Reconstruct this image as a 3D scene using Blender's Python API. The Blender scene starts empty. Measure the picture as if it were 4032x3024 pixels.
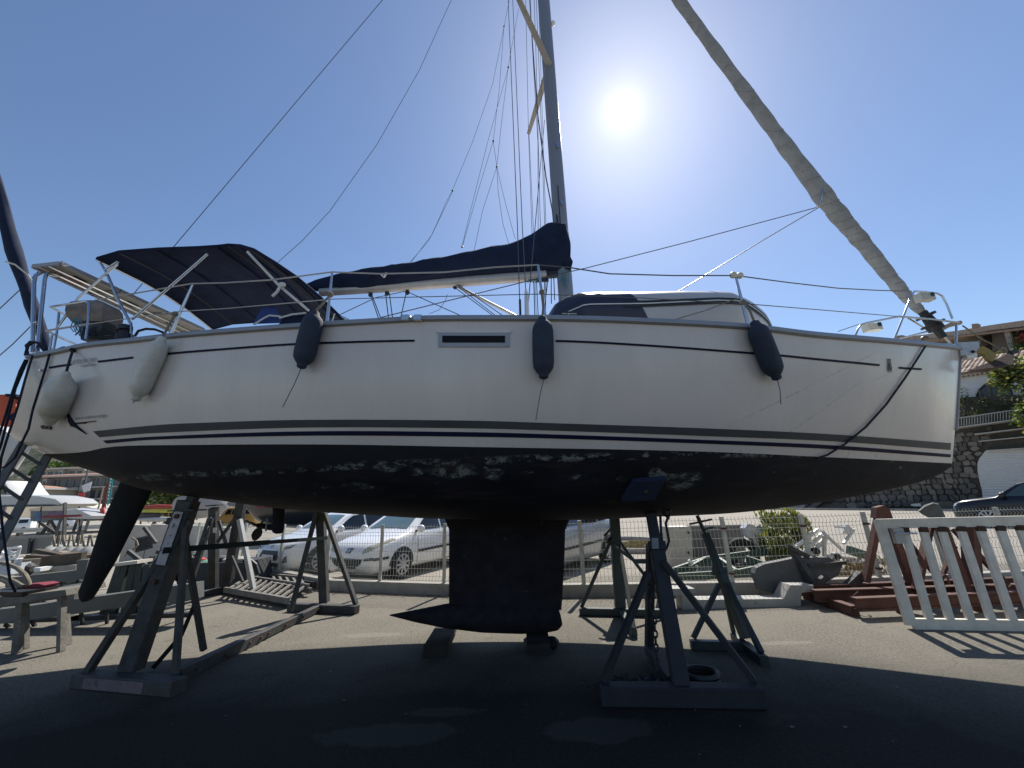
import bpy, math, random
from math import sin, cos, tan, pi, radians, atan, atan2, hypot, sqrt, exp
from mathutils import Vector as V, Matrix
random.seed(7)
SC = bpy.context.scene
COL = SC.collection
# ------------------------------------------------------------------ camera, world, sun, exposure
FPX, HOR, ROLL, CH = 1560.0, 1968.0, radians(1.9), 1.6
PITCH = atan((HOR - 1512) / FPX)
cam_d = bpy.data.cameras.new('camera'); cam = bpy.data.objects.new('camera', cam_d); COL.objects.link(cam)
cam_d.sensor_width = 36.0; cam_d.lens = 36.0 * FPX / 4032.0
cam_d.clip_start = 0.05; cam_d.clip_end = 6000
cam.location = (0, 0, CH)
cam.rotation_mode = 'QUATERNION'
cam.rotation_quaternion = (Matrix.Rotation(pi / 2 + PITCH, 4, 'X') @ Matrix.Rotation(-ROLL, 4, 'Z')).to_quaternion()
SC.camera = cam
SUN_EL, SUN_AZ = radians(48.6), radians(21.4)
sdir = V((sin(SUN_AZ) * cos(SUN_EL), cos(SUN_AZ) * cos(SUN_EL), sin(SUN_EL)))
sun_d = bpy.data.lights.new('sun', 'SUN'); sun = bpy.data.objects.new('sun', sun_d); COL.objects.link(sun)
sun_d.energy = 5.0; sun_d.angle = radians(0.5); sun_d.color = (1.0, 0.95, 0.87)
sun.rotation_mode = 'QUATERNION'; sun.rotation_quaternion = sdir.to_track_quat('Z', 'Y')
w = bpy.data.worlds.new('World'); SC.world = w; w.use_nodes = True
nt = w.node_tree; nt.nodes.clear()
out = nt.nodes.new('ShaderNodeOutputWorld'); bg = nt.nodes.new('ShaderNodeBackground')
sky = nt.nodes.new('ShaderNodeTexSky'); sky.sky_type = 'NISHITA'; sky.sun_disc = False
sky.sun_elevation = SUN_EL; sky.sun_rotation = SUN_AZ
sky.air_density = 1.15; sky.dust_density = 0.35; sky.ozone_density = 2.6; sky.altitude = 0
tc = nt.nodes.new('ShaderNodeTexCoord')
nrm = nt.nodes.new('ShaderNodeVectorMath'); nrm.operation = 'NORMALIZE'
dot = nt.nodes.new('ShaderNodeVectorMath'); dot.operation = 'DOT_PRODUCT'; dot.inputs[1].default_value = sdir
nt.links.new(tc.outputs['Generated'], nrm.inputs[0]); nt.links.new(nrm.outputs[0], dot.inputs[0])
clp = nt.nodes.new('ShaderNodeMath'); clp.operation = 'MAXIMUM'; clp.inputs[1].default_value = 0.0
nt.links.new(dot.outputs['Value'], clp.inputs[0])
SKY_K = 0.085
last = None
for p_, k_ in ((20000, 90.0), (5000, 4.0), (900, 2.2), (90, 1.0), (14, .30)):      # the bright air round the sun
    pw = nt.nodes.new('ShaderNodeMath'); pw.operation = 'POWER'; pw.inputs[1].default_value = p_
    nt.links.new(clp.outputs[0], pw.inputs[0])
    ml = nt.nodes.new('ShaderNodeMath'); ml.operation = 'MULTIPLY'; ml.inputs[1].default_value = k_
    nt.links.new(pw.outputs[0], ml.inputs[0])
    if last is None: last = ml
    else:
        ad = nt.nodes.new('ShaderNodeMath'); ad.operation = 'ADD'
        nt.links.new(last.outputs[0], ad.inputs[0]); nt.links.new(ml.outputs[0], ad.inputs[1]); last = ad
glow = nt.nodes.new('ShaderNodeVectorMath'); glow.operation = 'SCALE'; glow.inputs[0].default_value = (1.0, 0.97, 0.92)
nt.links.new(last.outputs[0], glow.inputs['Scale'])
addc = nt.nodes.new('ShaderNodeVectorMath'); addc.operation = 'ADD'
tint = nt.nodes.new('ShaderNodeVectorMath'); tint.operation = 'MULTIPLY'; tint.inputs[1].default_value = (0.96, 1.0, 1.09)
nt.links.new(sky.outputs[0], tint.inputs[0]); nt.links.new(tint.outputs[0], addc.inputs[0]); nt.links.new(glow.outputs[0], addc.inputs[1])
nt.links.new(addc.outputs[0], bg.inputs['Color']); bg.inputs['Strength'].default_value = SKY_K
nt.links.new(bg.outputs[0], out.inputs['Surface'])
SC.view_settings.view_transform = 'Standard'
SC.view_settings.look = 'None'; SC.view_settings.gamma = 1.0; SC.view_settings.use_curve_mapping = False
SC.view_settings.exposure = 0.45
SC.render.engine = 'CYCLES'
SC.cycles.max_bounces = 6; SC.cycles.transparent_max_bounces = 8

# ------------------------------------------------------------------ survey helpers: photo pixel (4032 wide) -> place in the yard
def ray(px, py):
    x = px - 2016; y = 1512 - py
    c, s = cos(ROLL), sin(ROLL)
    xr, yr = x * c + y * s, -x * s + y * c
    return V((xr, FPX * cos(PITCH) - yr * sin(PITCH), FPX * sin(PITCH) + yr * cos(PITCH)))
EYE = V((0, 0, CH))
def P(px, py, Y): r = ray(px, py); return EYE + r * (Y / r.y)
def G(px, py, z=0.0): r = ray(px, py); return EYE + r * ((z - CH) / r.z)
def proj(p):
    d = p - EYE
    f = d.y * cos(PITCH) + d.z * sin(PITCH); u = -d.y * sin(PITCH) + d.z * cos(PITCH)
    xr, yr = d.x / f * FPX, u / f * FPX
    c, s = cos(ROLL), sin(ROLL)
    return 2016 + xr * c - yr * s, 1512 - (xr * s + yr * c)
def lerp(a, b, t): return a + (b - a) * t
def interp(pts, x):
    if x <= pts[0][0]: return pts[0][1]
    for (x0, y0), (x1, y1) in zip(pts, pts[1:]):
        if x <= x1: return lerp(y0, y1, (x - x0) / (x1 - x0))
    return pts[-1][1]
def smooth(pts, x):                                                   # Catmull-Rom through the points
    n = len(pts)
    if x <= pts[0][0]: return pts[0][1]
    if x >= pts[-1][0]: return pts[-1][1]
    i = max(k for k in range(n - 1) if pts[k][0] <= x)
    x0, y0 = pts[i]; x1, y1 = pts[i + 1]
    m0 = (y1 - pts[i - 1][1]) / (x1 - pts[i - 1][0]) if i > 0 else (y1 - y0) / (x1 - x0)
    m1 = (pts[i + 2][1] - y0) / (pts[i + 2][0] - x0) if i + 2 < n else (y1 - y0) / (x1 - x0)
    h = x1 - x0; t = (x - x0) / h
    return ((2*t**3 - 3*t*t + 1) * y0 + (t**3 - 2*t*t + t) * h * m0 + (-2*t**3 + 3*t*t) * y1 + (t**3 - t*t) * h * m1)

# ------------------------------------------------------------------ objects
def setp(o, label=None, cat=None, group=None, kind=None):
    if label: o['label'] = label
    if cat: o['category'] = cat
    if group: o['group'] = group
    if kind: o['kind'] = kind
    return o
def thing(name, label, cat, loc=(0, 0, 0), rz=0.0, group=None):
    o = bpy.data.objects.new(name, None); COL.objects.link(o); o.empty_display_size = 0.1
    o.location = loc; o.rotation_euler = (0, 0, rz)
    return setp(o, label, cat, group)
def root_of(o):
    while o.parent: o = o.parent
    return o
def copy_tree(o, parent=None):
    c = o.copy(); COL.objects.link(c)
    if parent: c.parent = parent
    for ch in [k for k in bpy.data.objects if k.parent == o]: copy_tree(ch, c)
    return c
def frame_from(d):
    d = d.normalized(); up = V((0, 0, 1))
    if abs(d.z) > 0.97: up = V((0, 1, 0))
    s = d.cross(up).normalized(); return d, s, s.cross(d).normalized()
class MB:
    def __init__(s): s.v = []; s.f = []
    def ring(s, pts): i = len(s.v); s.v += [V(p) for p in pts]; return list(range(i, i + len(pts)))
    def face(s, *pts): s.f.append(s.ring(pts)); return s
    def loft(s, rings, closed=True, cap=True):
        R = [s.ring(r) for r in rings]
        for a, b in zip(R, R[1:]):
            n = len(a)
            for i in range(n if closed else n - 1):
                j = (i + 1) % n; s.f.append([a[i], a[j], b[j], b[i]])
        if cap and closed: s.f.append(R[0][::-1]); s.f.append(R[-1])
        return s
    def bar(s, a, b, w_, h_=None, up=None, ch=0.0):
        a, b = V(a), V(b); h_ = h_ or w_
        d, sd, u = frame_from(b - a)
        if up is not None:
            u = (V(up) - d * V(up).dot(d)).normalized(); sd = d.cross(u)
        c = [(-w_/2, -h_/2), (w_/2, -h_/2), (w_/2, h_/2), (-w_/2, h_/2)]
        if ch:
            k = ch; c = [(-w_/2+k, -h_/2), (w_/2-k, -h_/2), (w_/2, -h_/2+k), (w_/2, h_/2-k), (w_/2-k, h_/2), (-w_/2+k, h_/2), (-w_/2, h_/2-k), (-w_/2, -h_/2+k)]
        return s.loft([[p + sd * x + u * y for x, y in c] for p in (a, b)])
    def ibeam(s, a, b, w_, h_, t=0.018):
        a, b = V(a), V(b); d, sd, u = frame_from(b - a)
        s.bar(a + u * (h_/2 - t/2), b + u * (h_/2 - t/2), w_, t); s.bar(a - u * (h_/2 - t/2), b - u * (h_/2 - t/2), w_, t)
        return s.bar(a, b, t, h_ - 2 * t)
    def tube(s, pts, r, n=8, closed=False):
        pts = [V(p) for p in pts]; rr = r if isinstance(r, (list, tuple)) else [r] * len(pts)
        rings = []; prev = None
        for i, p in enumerate(pts):
            if closed: d = pts[(i + 1) % len(pts)] - pts[i - 1]
            else: d = pts[min(i + 1, len(pts) - 1)] - pts[max(i - 1, 0)]
            d.normalize()
            if prev is None: _, sd, u = frame_from(d)
            else:
                u = (prev - d * prev.dot(d)).normalized(); sd = d.cross(u)
            prev = u
            rings.append([p + (sd * cos(2*pi*k/n) + u * sin(2*pi*k/n)) * rr[i] for k in range(n)])
        if closed: rings.append(rings[0])
        return s.loft(rings, cap=not closed)
    def lathe(s, a, b, prof, n=16):
        a, b = V(a), V(b); d, sd, u = frame_from(b - a); L = (b - a).length
        return s.loft([[a + d * (t * L) + (sd * cos(2*pi*k/n) + u * sin(2*pi*k/n)) * max(r, 1e-4) for k in range(n)] for t, r in prof])
    def box(s, c, sz, rz=0.0):
        c = V(c); x, y, z = [q / 2 for q in sz]
        ca, sa = cos(rz), sin(rz)
        def q(a, b, k): return c + V((a * ca - b * sa, a * sa + b * ca, k))
        return s.loft([[q(-x, -y, k), q(x, -y, k), q(x, y, k), q(-x, y, k)] for k in (-z, z)])
    def prism(s, pts, ext):
        pts = [V(p) for p in pts]; e = V(ext)
        return s.loft([pts, [p + e for p in pts]])
    def ball(s, c, r, n=10, sc=(1, 1, 1)):
        c = V(c); m = n // 2 + 1
        return s.loft([[c + V((r*sc[0]*sin(pi*j/m)*cos(2*pi*k/n), r*sc[1]*sin(pi*j/m)*sin(2*pi*k/n), -r*sc[2]*cos(pi*j/m))) for k in range(n)] for j in [0.05] + list(range(1, m)) + [m - 0.05]])
    def build(s, name, m, parent=None, local=False, sm=False, flat_angle=None, rootloc=None):
        me = bpy.data.meshes.new(name)
        off = V((0, 0, 0))
        if parent is not None and not local: off = V(root_of(parent).location)
        if rootloc is not None: off = V(rootloc)
        me.from_pydata([tuple(p - off) for p in s.v], [], s.f); me.validate()
        import bmesh
        bm = bmesh.new(); bm.from_mesh(me)
        bmesh.ops.remove_doubles(bm, verts=bm.verts, dist=1e-5)
        bmesh.ops.recalc_face_normals(bm, faces=bm.faces); bm.to_mesh(me); bm.free()
        if sm:
            for p in me.polygons: p.use_smooth = True
            try: me.set_sharp_from_angle(angle=radians(flat_angle or 50))
            except Exception: pass
        me.materials.append(m)
        o = bpy.data.objects.new(name, me); COL.objects.link(o)
        if parent is not None: o.parent = parent
        if rootloc is not None: o.location = rootloc
        return o

# ------------------------------------------------------------------ materials
MATS = {}
def mat(name, col, rough=0.6, metal=0.0, var=0.15, scale=3.0, bump=0.0, bscale=None, coat=0.0, col2=None, thr=None, spec=0.5, streak=False):
    """Principled surface whose colour wanders with a noise; col2 + thr adds worn patches of a second colour."""
    if name in MATS: return MATS[name]
    m = bpy.data.materials.new(name); m.use_nodes = True; t = m.node_tree; N = t.nodes; L = t.links
    b = N['Principled BSDF']; b.inputs['Roughness'].default_value = rough; b.inputs['Metallic'].default_value = metal
    b.inputs['Specular IOR Level'].default_value = spec
    if coat: b.inputs['Coat Weight'].default_value = coat; b.inputs['Coat Roughness'].default_value = 0.12
    tcn = N.new('ShaderNodeTexCoord'); mp = N.new('ShaderNodeMapping'); L.new(tcn.outputs['Object'], mp.inputs['Vector'])
    if streak: mp.inputs['Scale'].default_value = (1, 1, 0.12)
    n1 = N.new('ShaderNodeTexNoise'); n1.inputs['Scale'].default_value = scale; n1.inputs['Detail'].default_value = 8; n1.inputs['Roughness'].default_value = 0.65
    L.new(mp.outputs[0], n1.inputs['Vector'])
    cr = N.new('ShaderNodeValToRGB'); L.new(n1.outputs['Fac'], cr.inputs[0])
    cr.color_ramp.elements[0].position = 0.3; cr.color_ramp.elements[1].position = 0.7
    lo = [c * (1 - var) for c in col]; hi = [min(1, c * (1 + var)) for c in col]
    cr.color_ramp.elements[0].color = (*lo, 1); cr.color_ramp.elements[1].color = (*hi, 1)
    src = cr.outputs[0]
    if col2 is not None:
        n2 = N.new('ShaderNodeTexNoise'); n2.inputs['Scale'].default_value = scale * 1.7; n2.inputs['Detail'].default_value = 10; n2.inputs['Roughness'].default_value = 0.7
        L.new(mp.outputs[0], n2.inputs['Vector'])
        r2 = N.new('ShaderNodeMapRange'); r2.inputs['From Min'].default_value = thr; r2.inputs['From Max'].default_value = thr + 0.05
        L.new(n2.outputs['Fac'], r2.inputs['Value'])
        mx = N.new('ShaderNodeMix'); mx.data_type = 'RGBA'; L.new(r2.outputs[0], mx.inputs['Factor']); L.new(src, mx.inputs['A']); mx.inputs['B'].default_value = (*col2, 1)
        src = mx.outputs['Result']
    L.new(src, b.inputs['Base Color'])
    if bump:
        n3 = N.new('ShaderNodeTexNoise'); n3.inputs['Scale'].default_value = bscale or scale * 8; n3.inputs['Detail'].default_value = 5
        L.new(tcn.outputs['Object'], n3.inputs['Vector'])
        bp = N.new('ShaderNodeBump'); bp.inputs['Strength'].default_value = bump; bp.inputs['Distance'].default_value = 0.02
        L.new(n3.outputs['Fac'], bp.inputs['Height']); L.new(bp.outputs[0], b.inputs['Normal'])
    MATS[name] = m; return m
class NB:
    """short-hand for node graphs"""
    def __init__(s, name):
        s.m = bpy.data.materials.new(name); s.m.use_nodes = True; s.t = s.m.node_tree; s.N = s.t.nodes; s.b = s.N['Principled BSDF']
        s.tc = s.N.new('ShaderNodeTexCoord')
    def L(s, a, b): s.t.links.new(a, b)
    def noise(s, scale, detail=6, rough=0.6, vec=None, sc=None):
        n = s.N.new('ShaderNodeTexNoise'); n.inputs['Scale'].default_value = scale; n.inputs['Detail'].default_value = detail; n.inputs['Roughness'].default_value = rough
        mp = s.N.new('ShaderNodeMapping'); s.L(vec or s.tc.outputs['Object'], mp.inputs['Vector'])
        if sc: mp.inputs['Scale'].default_value = sc
        s.L(mp.outputs[0], n.inputs['Vector']); return n.outputs['Fac']
    def rng(s, v, a, b, lo=0.0, hi=1.0):
        r = s.N.new('ShaderNodeMapRange'); s.L(v, r.inputs['Value'])
        for k, x in zip(('From Min', 'From Max', 'To Min', 'To Max'), (a, b, lo, hi)): r.inputs[k].default_value = x
        return r.outputs[0]
    def math(s, op, a, b=0.0):
        n = s.N.new('ShaderNodeMath'); n.operation = op
        for i, x in enumerate((a, b)):
            if isinstance(x, (int, float)): n.inputs[i].default_value = x
            else: s.L(x, n.inputs[i])
        return n.outputs[0]
    def mix(s, f, a, b):
        n = s.N.new('ShaderNodeMix'); n.data_type = 'RGBA'
        for k, x in (('Factor', f), ('A', a), ('B', b)):
            if isinstance(x, (int, float)): n.inputs[k].default_value = x
            elif isinstance(x, tuple): n.inputs[k].default_value = (*x, 1)
            else: s.L(x, n.inputs[k])
        return n.outputs['Result']
    def xyz(s):
        n = s.N.new('ShaderNodeSeparateXYZ'); s.L(s.tc.outputs['Object'], n.inputs[0]); return n.outputs
    def blob(s, x, y, rx, ry, cx, cy, nz):
        """soft ellipse mask, edge broken by the noise nz"""
        a = s.math('POWER', s.math('DIVIDE', s.math('SUBTRACT', x, cx), rx), 2.0); b = s.math('POWER', s.math('DIVIDE', s.math('SUBTRACT', y, cy), ry), 2.0)
        d = s.math('ADD', s.math('SQRT', s.math('ADD', a, b)), s.math('MULTIPLY', s.math('SUBTRACT', nz, 0.5), 1.6))
        return s.rng(d, 1.0, 0.82)
    def bump(s, h, st=0.3, dist=0.02):
        n = s.N.new('ShaderNodeBump'); n.inputs['Strength'].default_value = st; n.inputs['Distance'].default_value = dist; s.L(h, n.inputs['Height']); s.L(n.outputs[0], s.b.inputs['Normal'])
STEEL = mat('galvanised_steel', (0.055, 0.055, 0.054), 0.65, 0.0, 0.45, 5, 0.3, 60, col2=(0.085, 0.055, 0.038), thr=0.57, spec=.3)
STEELD = mat('dark_painted_steel', (0.025, 0.030, 0.032), 0.6, 0.1, 0.3, 5, 0.15, 50, col2=(0.10, 0.07, 0.05), thr=0.68)
STEELG = mat('green_grey_steel', (0.035, 0.048, 0.044), 0.65, 0.0, 0.3, 4, 0.1, 50, col2=(0.12, 0.08, 0.06), thr=0.66)
CHROME = mat('stainless_steel', (0.55, 0.56, 0.57), 0.22, 1.0, 0.05)
ALU = mat('anodised_mast', (0.30, 0.30, 0.31), 0.4, 0.55, 0.06, 2, streak=True)
ALUL = mat('grey_toe_rail', (0.30, 0.31, 0.33), 0.5, 0.3, 0.08, 3)
WIRE = mat('rigging_wire', (0.10, 0.105, 0.11), 0.4, 0.5, 0.05)
ROPEW = mat('white_rope', (0.55, 0.52, 0.46), 0.9, 0, 0.2, 40)
ROPED = mat('dark_rope', (0.012, 0.014, 0.028), 0.9, 0, 0.3, 40)
ROPET = mat('teal_rope', (0.10, 0.22, 0.26), 0.9, 0, 0.2, 40)
ROPEH = mat('hemp_rope', (0.22, 0.19, 0.14), 0.95, 0, 0.3, 60, 0.5, 150)
NAVY = mat('navy_canvas', (0.013, 0.019, 0.043), 0.9, 0, 0.35, 3, 0.25, 14, spec=0.15)
NAVYS = mat('navy_sail_cover', (0.012, 0.020, 0.045), 0.85, 0, 0.35, 3, 0.3, 9, spec=0.2)
FENDW = mat('white_fender_vinyl', (0.55, 0.54, 0.49), 0.45, 0, 0.14, 9, 0.1, 60, col2=(0.36, 0.34, 0.29), thr=0.66)
FENDN = mat('navy_fender_cover', (0.020, 0.032, 0.056), 0.75, 0, 0.3, 7, 0.3, 120)
WHITEP = mat('white_plastic', (0.72, 0.72, 0.70), 0.4, 0, 0.06, 6)
BLACKP = mat('black_plastic', (0.012, 0.012, 0.013), 0.5, 0, 0.2, 6)
RUBBER = mat('tyre_rubber', (0.018, 0.018, 0.018), 0.85, 0, 0.25, 12)
GLASSD = mat('dark_glass', (0.010, 0.013, 0.017), 0.08, 0, 0.1, 2, spec=0.6)
WOOD = mat('weathered_timber', (0.26, 0.21, 0.15), 0.85, 0, 0.35, 6, 0.3, 40)
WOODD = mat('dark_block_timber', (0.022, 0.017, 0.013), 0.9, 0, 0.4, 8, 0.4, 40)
RUST = mat('rusted_steel', (0.085, 0.035, 0.024), 0.85, 0, 0.35, 5, 0.3, 50, col2=(0.13, 0.06, 0.035), thr=0.6)
CONC = mat('concrete', (0.30, 0.285, 0.255), 0.9, 0, 0.22, 3, 0.25, 40, col2=(0.20, 0.185, 0.16), thr=0.62)
WPAINT = mat('chipped_white_paint', (0.62, 0.57, 0.48), 0.6, 0, 0.16, 6, 0.2, 40, col2=(0.17, 0.11, 0.07), thr=0.655)
# ------------------------------------------------------------------ ground, kerb, hill
def ground_mat():
    g = NB('sun_bleached_asphalt'); X = g.xyz(); x, y = X[0], X[1]
    fine = g.noise(36, 9, 0.85); mid = g.noise(1.3, 8, 0.62); big = g.noise(0.25, 5, 0.55); grit = g.noise(260, 3, 0.8)
    c = g.mix(g.rng(fine, 0.38, 0.62), (0.085, 0.077, 0.062), (0.310, 0.285, 0.235))
    c = g.mix(g.rng(mid, 0.42, 0.66, 0, 0.55), c, (0.25, 0.228, 0.185))
    c = g.mix(g.rng(grit, 0.56, 0.66, 0, 0.8), c, (0.40, 0.375, 0.33))
    c = g.mix(g.rng(big, 0.52, 0.62, 0, 0.35), c, (0.13, 0.122, 0.108))
    # concrete street beyond the fence, paler
    road = g.rng(y, 8.9, 9.5)
    c = g.mix(road, c, g.mix(g.rng(fine, 0.3, 0.7), (0.27, 0.245, 0.205), (0.36, 0.33, 0.28)))
    # yacht's shade painted into the asphalt colour, with pale dry patches left in it
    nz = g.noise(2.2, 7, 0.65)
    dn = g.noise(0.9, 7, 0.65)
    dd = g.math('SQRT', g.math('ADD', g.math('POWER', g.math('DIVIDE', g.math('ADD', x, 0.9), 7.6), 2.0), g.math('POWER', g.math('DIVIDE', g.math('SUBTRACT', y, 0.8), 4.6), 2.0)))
    boat_shade = g.rng(g.math('ADD', dd, g.math('MULTIPLY', g.math('SUBTRACT', dn, .5), .3)), 1.06, 0.70)  # ellipse mask of the painted shade, fading outwards
    c = g.mix(g.math('MULTIPLY', boat_shade, 0.95), c, g.mix(g.rng(fine, 0.3, 0.7), (0.008, 0.008, 0.0085), (0.036, 0.034, 0.031)))
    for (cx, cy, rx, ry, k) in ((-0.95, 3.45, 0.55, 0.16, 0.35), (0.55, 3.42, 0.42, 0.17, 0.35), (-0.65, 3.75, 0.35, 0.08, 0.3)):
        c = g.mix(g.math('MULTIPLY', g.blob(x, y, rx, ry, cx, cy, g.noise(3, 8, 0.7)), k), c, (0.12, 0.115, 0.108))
    nz2 = g.noise(5, 9, 0.8)
    for (cx, cy, rx, ry, k) in ((2.9, 5.0, 0.35, 0.06, 0.35), (-1.9, 5.75, 0.4, 0.10, 0.3), (1.0, 5.2, 0.1, 0.05, 0.5)):
        c = g.mix(g.math('MULTIPLY', g.blob(x, y, rx, ry, cx, cy, nz2), k), c, (0.36, 0.345, 0.31))
    crk = g.N.new('ShaderNodeTexVoronoi'); crk.feature = 'DISTANCE_TO_EDGE'; crk.inputs['Scale'].default_value = 0.33
    wv = g.N.new('ShaderNodeVectorMath'); wv.operation = 'ADD'
    cn = g.N.new('ShaderNodeTexNoise'); cn.inputs['Scale'].default_value = 2.0; g.L(g.tc.outputs['Object'], cn.inputs['Vector'])
    g.L(g.tc.outputs['Object'], wv.inputs[0]); g.L(cn.outputs['Color'], wv.inputs[1]); g.L(wv.outputs[0], crk.inputs['Vector'])
    c = g.mix(g.rng(crk.outputs['Distance'], 0.004, 0.001, 0, 0.25), c, (0.03, 0.028, 0.025))
    g.L(c, g.b.inputs['Base Color'])
    g.L(g.rng(boat_shade, 0, 1, 0.93, 0.82), g.b.inputs['Roughness']); g.b.inputs['Specular IOR Level'].default_value = 0.15
    g.bump(g.math('ADD', fine, g.math('MULTIPLY', grit, 0.7)), 0.9, 0.015)
    return g.m
b = MB()
S = [(-2500, -600), (-60, -60), (-30, -30), (60, -60), (2500, -600)]
def gz(x, y): return 0.0
xs_ = [-2500, -400, -60, -20, -8, 0, 8, 20, 60, 400, 2500]; ys_ = [-60, -10, 0, 5, 10, 20, 60, 300, 2500]
for i in range(len(xs_) - 1):
    for j in range(len(ys_) - 1):
        b.face((xs_[i], ys_[j], 0), (xs_[i+1], ys_[j], 0), (xs_[i+1], ys_[j+1], 0), (xs_[i], ys_[j+1], 0))
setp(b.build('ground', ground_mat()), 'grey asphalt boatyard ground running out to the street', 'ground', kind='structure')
# ------------------------------------------------------------------ the big sailing yacht: survey curves of its near side
SHEER = [(60, 1408), (106, 1402), (244, 1377), (336, 1356), (542, 1334), (700, 1316), (1175, 1279), (1586, 1254), (1700, 1249), (2080, 1248), (2186, 1248), (2484, 1257), (2936, 1281), (3200, 1312), (3516, 1339), (3734, 1361), (3800, 1372)]
WLINE = [(60, 1790), (322, 1781), (434, 1759), (729, 1752), (1276, 1750), (1823, 1759), (2734, 1777), (3281, 1801), (3740, 1824), (3900, 1832)]
BOTT = [(100, 1700), (307, 1777), (445, 1836), (624, 1890), (760, 1937), (1021, 1974), (1276, 2005), (1550, 2023), (1750, 2034), (2242, 2039), (2552, 2029), (2825, 2018), (3099, 1990), (3372, 1950), (3591, 1905), (3700, 1868), (3760, 1828), (3900, 1790)]
THINL = [(193, 1445), (260, 1434), (385, 1421), (529, 1404), (700, 1386), (900, 1370), (1102, 1355), (1274, 1347), (1636, 1338), (2186, 1339), (2534, 1356), (2959, 1387), (3081, 1397), (3200, 1409), (3462, 1434), (3537, 1444), (3628, 1450)]
GREYT = [(367, 1698), (600, 1675), (729, 1667), (1200, 1653), (1851, 1656), (2213, 1667), (2800, 1687), (3281, 1710), (3760, 1746)]
GREYB = [(394, 1721), (600, 1705), (1200, 1683), (1851, 1686), (2213, 1696), (2800, 1717), (3281, 1737), (3760, 1773)]
NAVT = [(407, 1734), (600, 1719), (1200, 1698), (1851, 1701), (2213, 1711), (2800, 1732), (3281, 1753), (3760, 1790)]
NAVB = [(420, 1746), (600, 1731), (1200, 1715), (1851, 1719), (2213, 1727), (2800, 1747), (3281, 1768), (3760, 1802)]
for nm in ('SHEER', 'WLINE', 'BOTT', 'THINL', 'GREYT', 'GREYB', 'NAVT', 'NAVB'):
    c = globals()[nm]; globals()[nm] = (lambda cc: [(x, smooth(cc, x)) for x in [cc[0][0] + (cc[-1][0] - cc[0][0]) * k / 140 for k in range(141)]])(c)
def YC(x): return 5.1 + 0.04 * (3 - x)
BEAM = [(0, 1.38), (0.1, 1.56), (0.25, 1.78), (0.42, 1.92), (0.55, 1.90), (0.68, 1.68), (0.8, 1.25), (0.9, 0.72), (0.96, 0.33), (1, 0.03)]
PEXP = [(0, 0.42), (0.5, 0.40), (0.7, 0.5), (0.85, 0.68), (1, 0.9)]
def bis(f, a, b, n=40):
    fa = f(a)
    for _ in range(n):
        m = (a + b) / 2; fm = f(m)
        if (fa < 0) == (fm < 0): a, fa = m, fm
        else: b = m
    return (a + b) / 2
XS0, XS1 = -5.30, P(3770, 1370, 4.98).x
XK0, XK1 = P(307, 1777, 5.44).x, P(3751, 1828, 4.98).x
def curve_z(x, Y, C):
    def f(z):
        px, py = proj(V((x, Y, z))); return interp(C, px) - py
    return bis(f, -0.5, 6.5)
NU = 72
HU = []
for i in range(NU + 1):
    u = i / NU; xs = lerp(XS0, XS1, u); bb = smooth(BEAM, u); zs = curve_z(xs, YC(xs) - bb, SHEER)
    xk = lerp(XK0, XK1, u); zk = curve_z(xk, YC(xk), BOTT)
    HU.append((u, xs, bb, zs, xk, zk, smooth(PEXP, u)))
def hu(u):
    k = min(max(u, 0), 1) * NU; i = min(int(k), NU - 1); f = k - i
    return [lerp(a, b_, f) for a, b_ in zip(HU[i], HU[i + 1])]
def sec(u, t, side=-1):
    _, xs, bb, zs, xk, zk, p = hu(u)
    h = sin(t); c = max(cos(t), 0.0)
    x = lerp(xs, xk, h ** (lerp(3.6, 1.0, min(1, u * 3)))); z = lerp(zs, zk, h)
    return V((x, YC(x) + side * bb * c ** p, z))
def t_at(u, C):
    def f(t):
        px, py = proj(sec(u, t)); return py - interp(C, px)
    tm = pi / 2
    if f(tm) < 0: return tm
    return bis(f, 0, tm)
def u_of(px, C): return bis(lambda u: proj(sec(u, t_at(u, C)))[0] - px, 0, 1, 24)
def hp(px, py, side=-1):
    """hull surface under a photo pixel: point, outward normal, forward tangent"""
    def tt(u): return 0.0 if proj(sec(u, 0))[1] >= py else bis(lambda t: proj(sec(u, t))[1] - py, 0, pi / 2, 24)
    u = bis(lambda u: proj(sec(u, tt(u)))[0] - px, 0, 1, 24); t = tt(u)
    return (*hn(u, t), u, t)
def hn(u, t, side=-1):
    e = 0.004; u0, u1 = max(u - e, 0), min(u + e, 1); t0, t1 = max(t - 0.01, 0), min(t + 0.01, pi / 2 - 1e-3)
    du = (sec(u1, t, side) - sec(u0, t, side)).normalized(); dt = (sec(u, t1, side) - sec(u, t0, side)).normalized()
    n = dt.cross(du).normalized() * (1 if side < 0 else -1)
    if n.y * side < 0: n = -n
    return sec(u, t, side), n, du
BOAT = thing('sailboat', 'white sailing yacht with navy stripes and peeling black antifouling, propped up on its keel', 'sailboat', (0, 5.2, 0))
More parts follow.
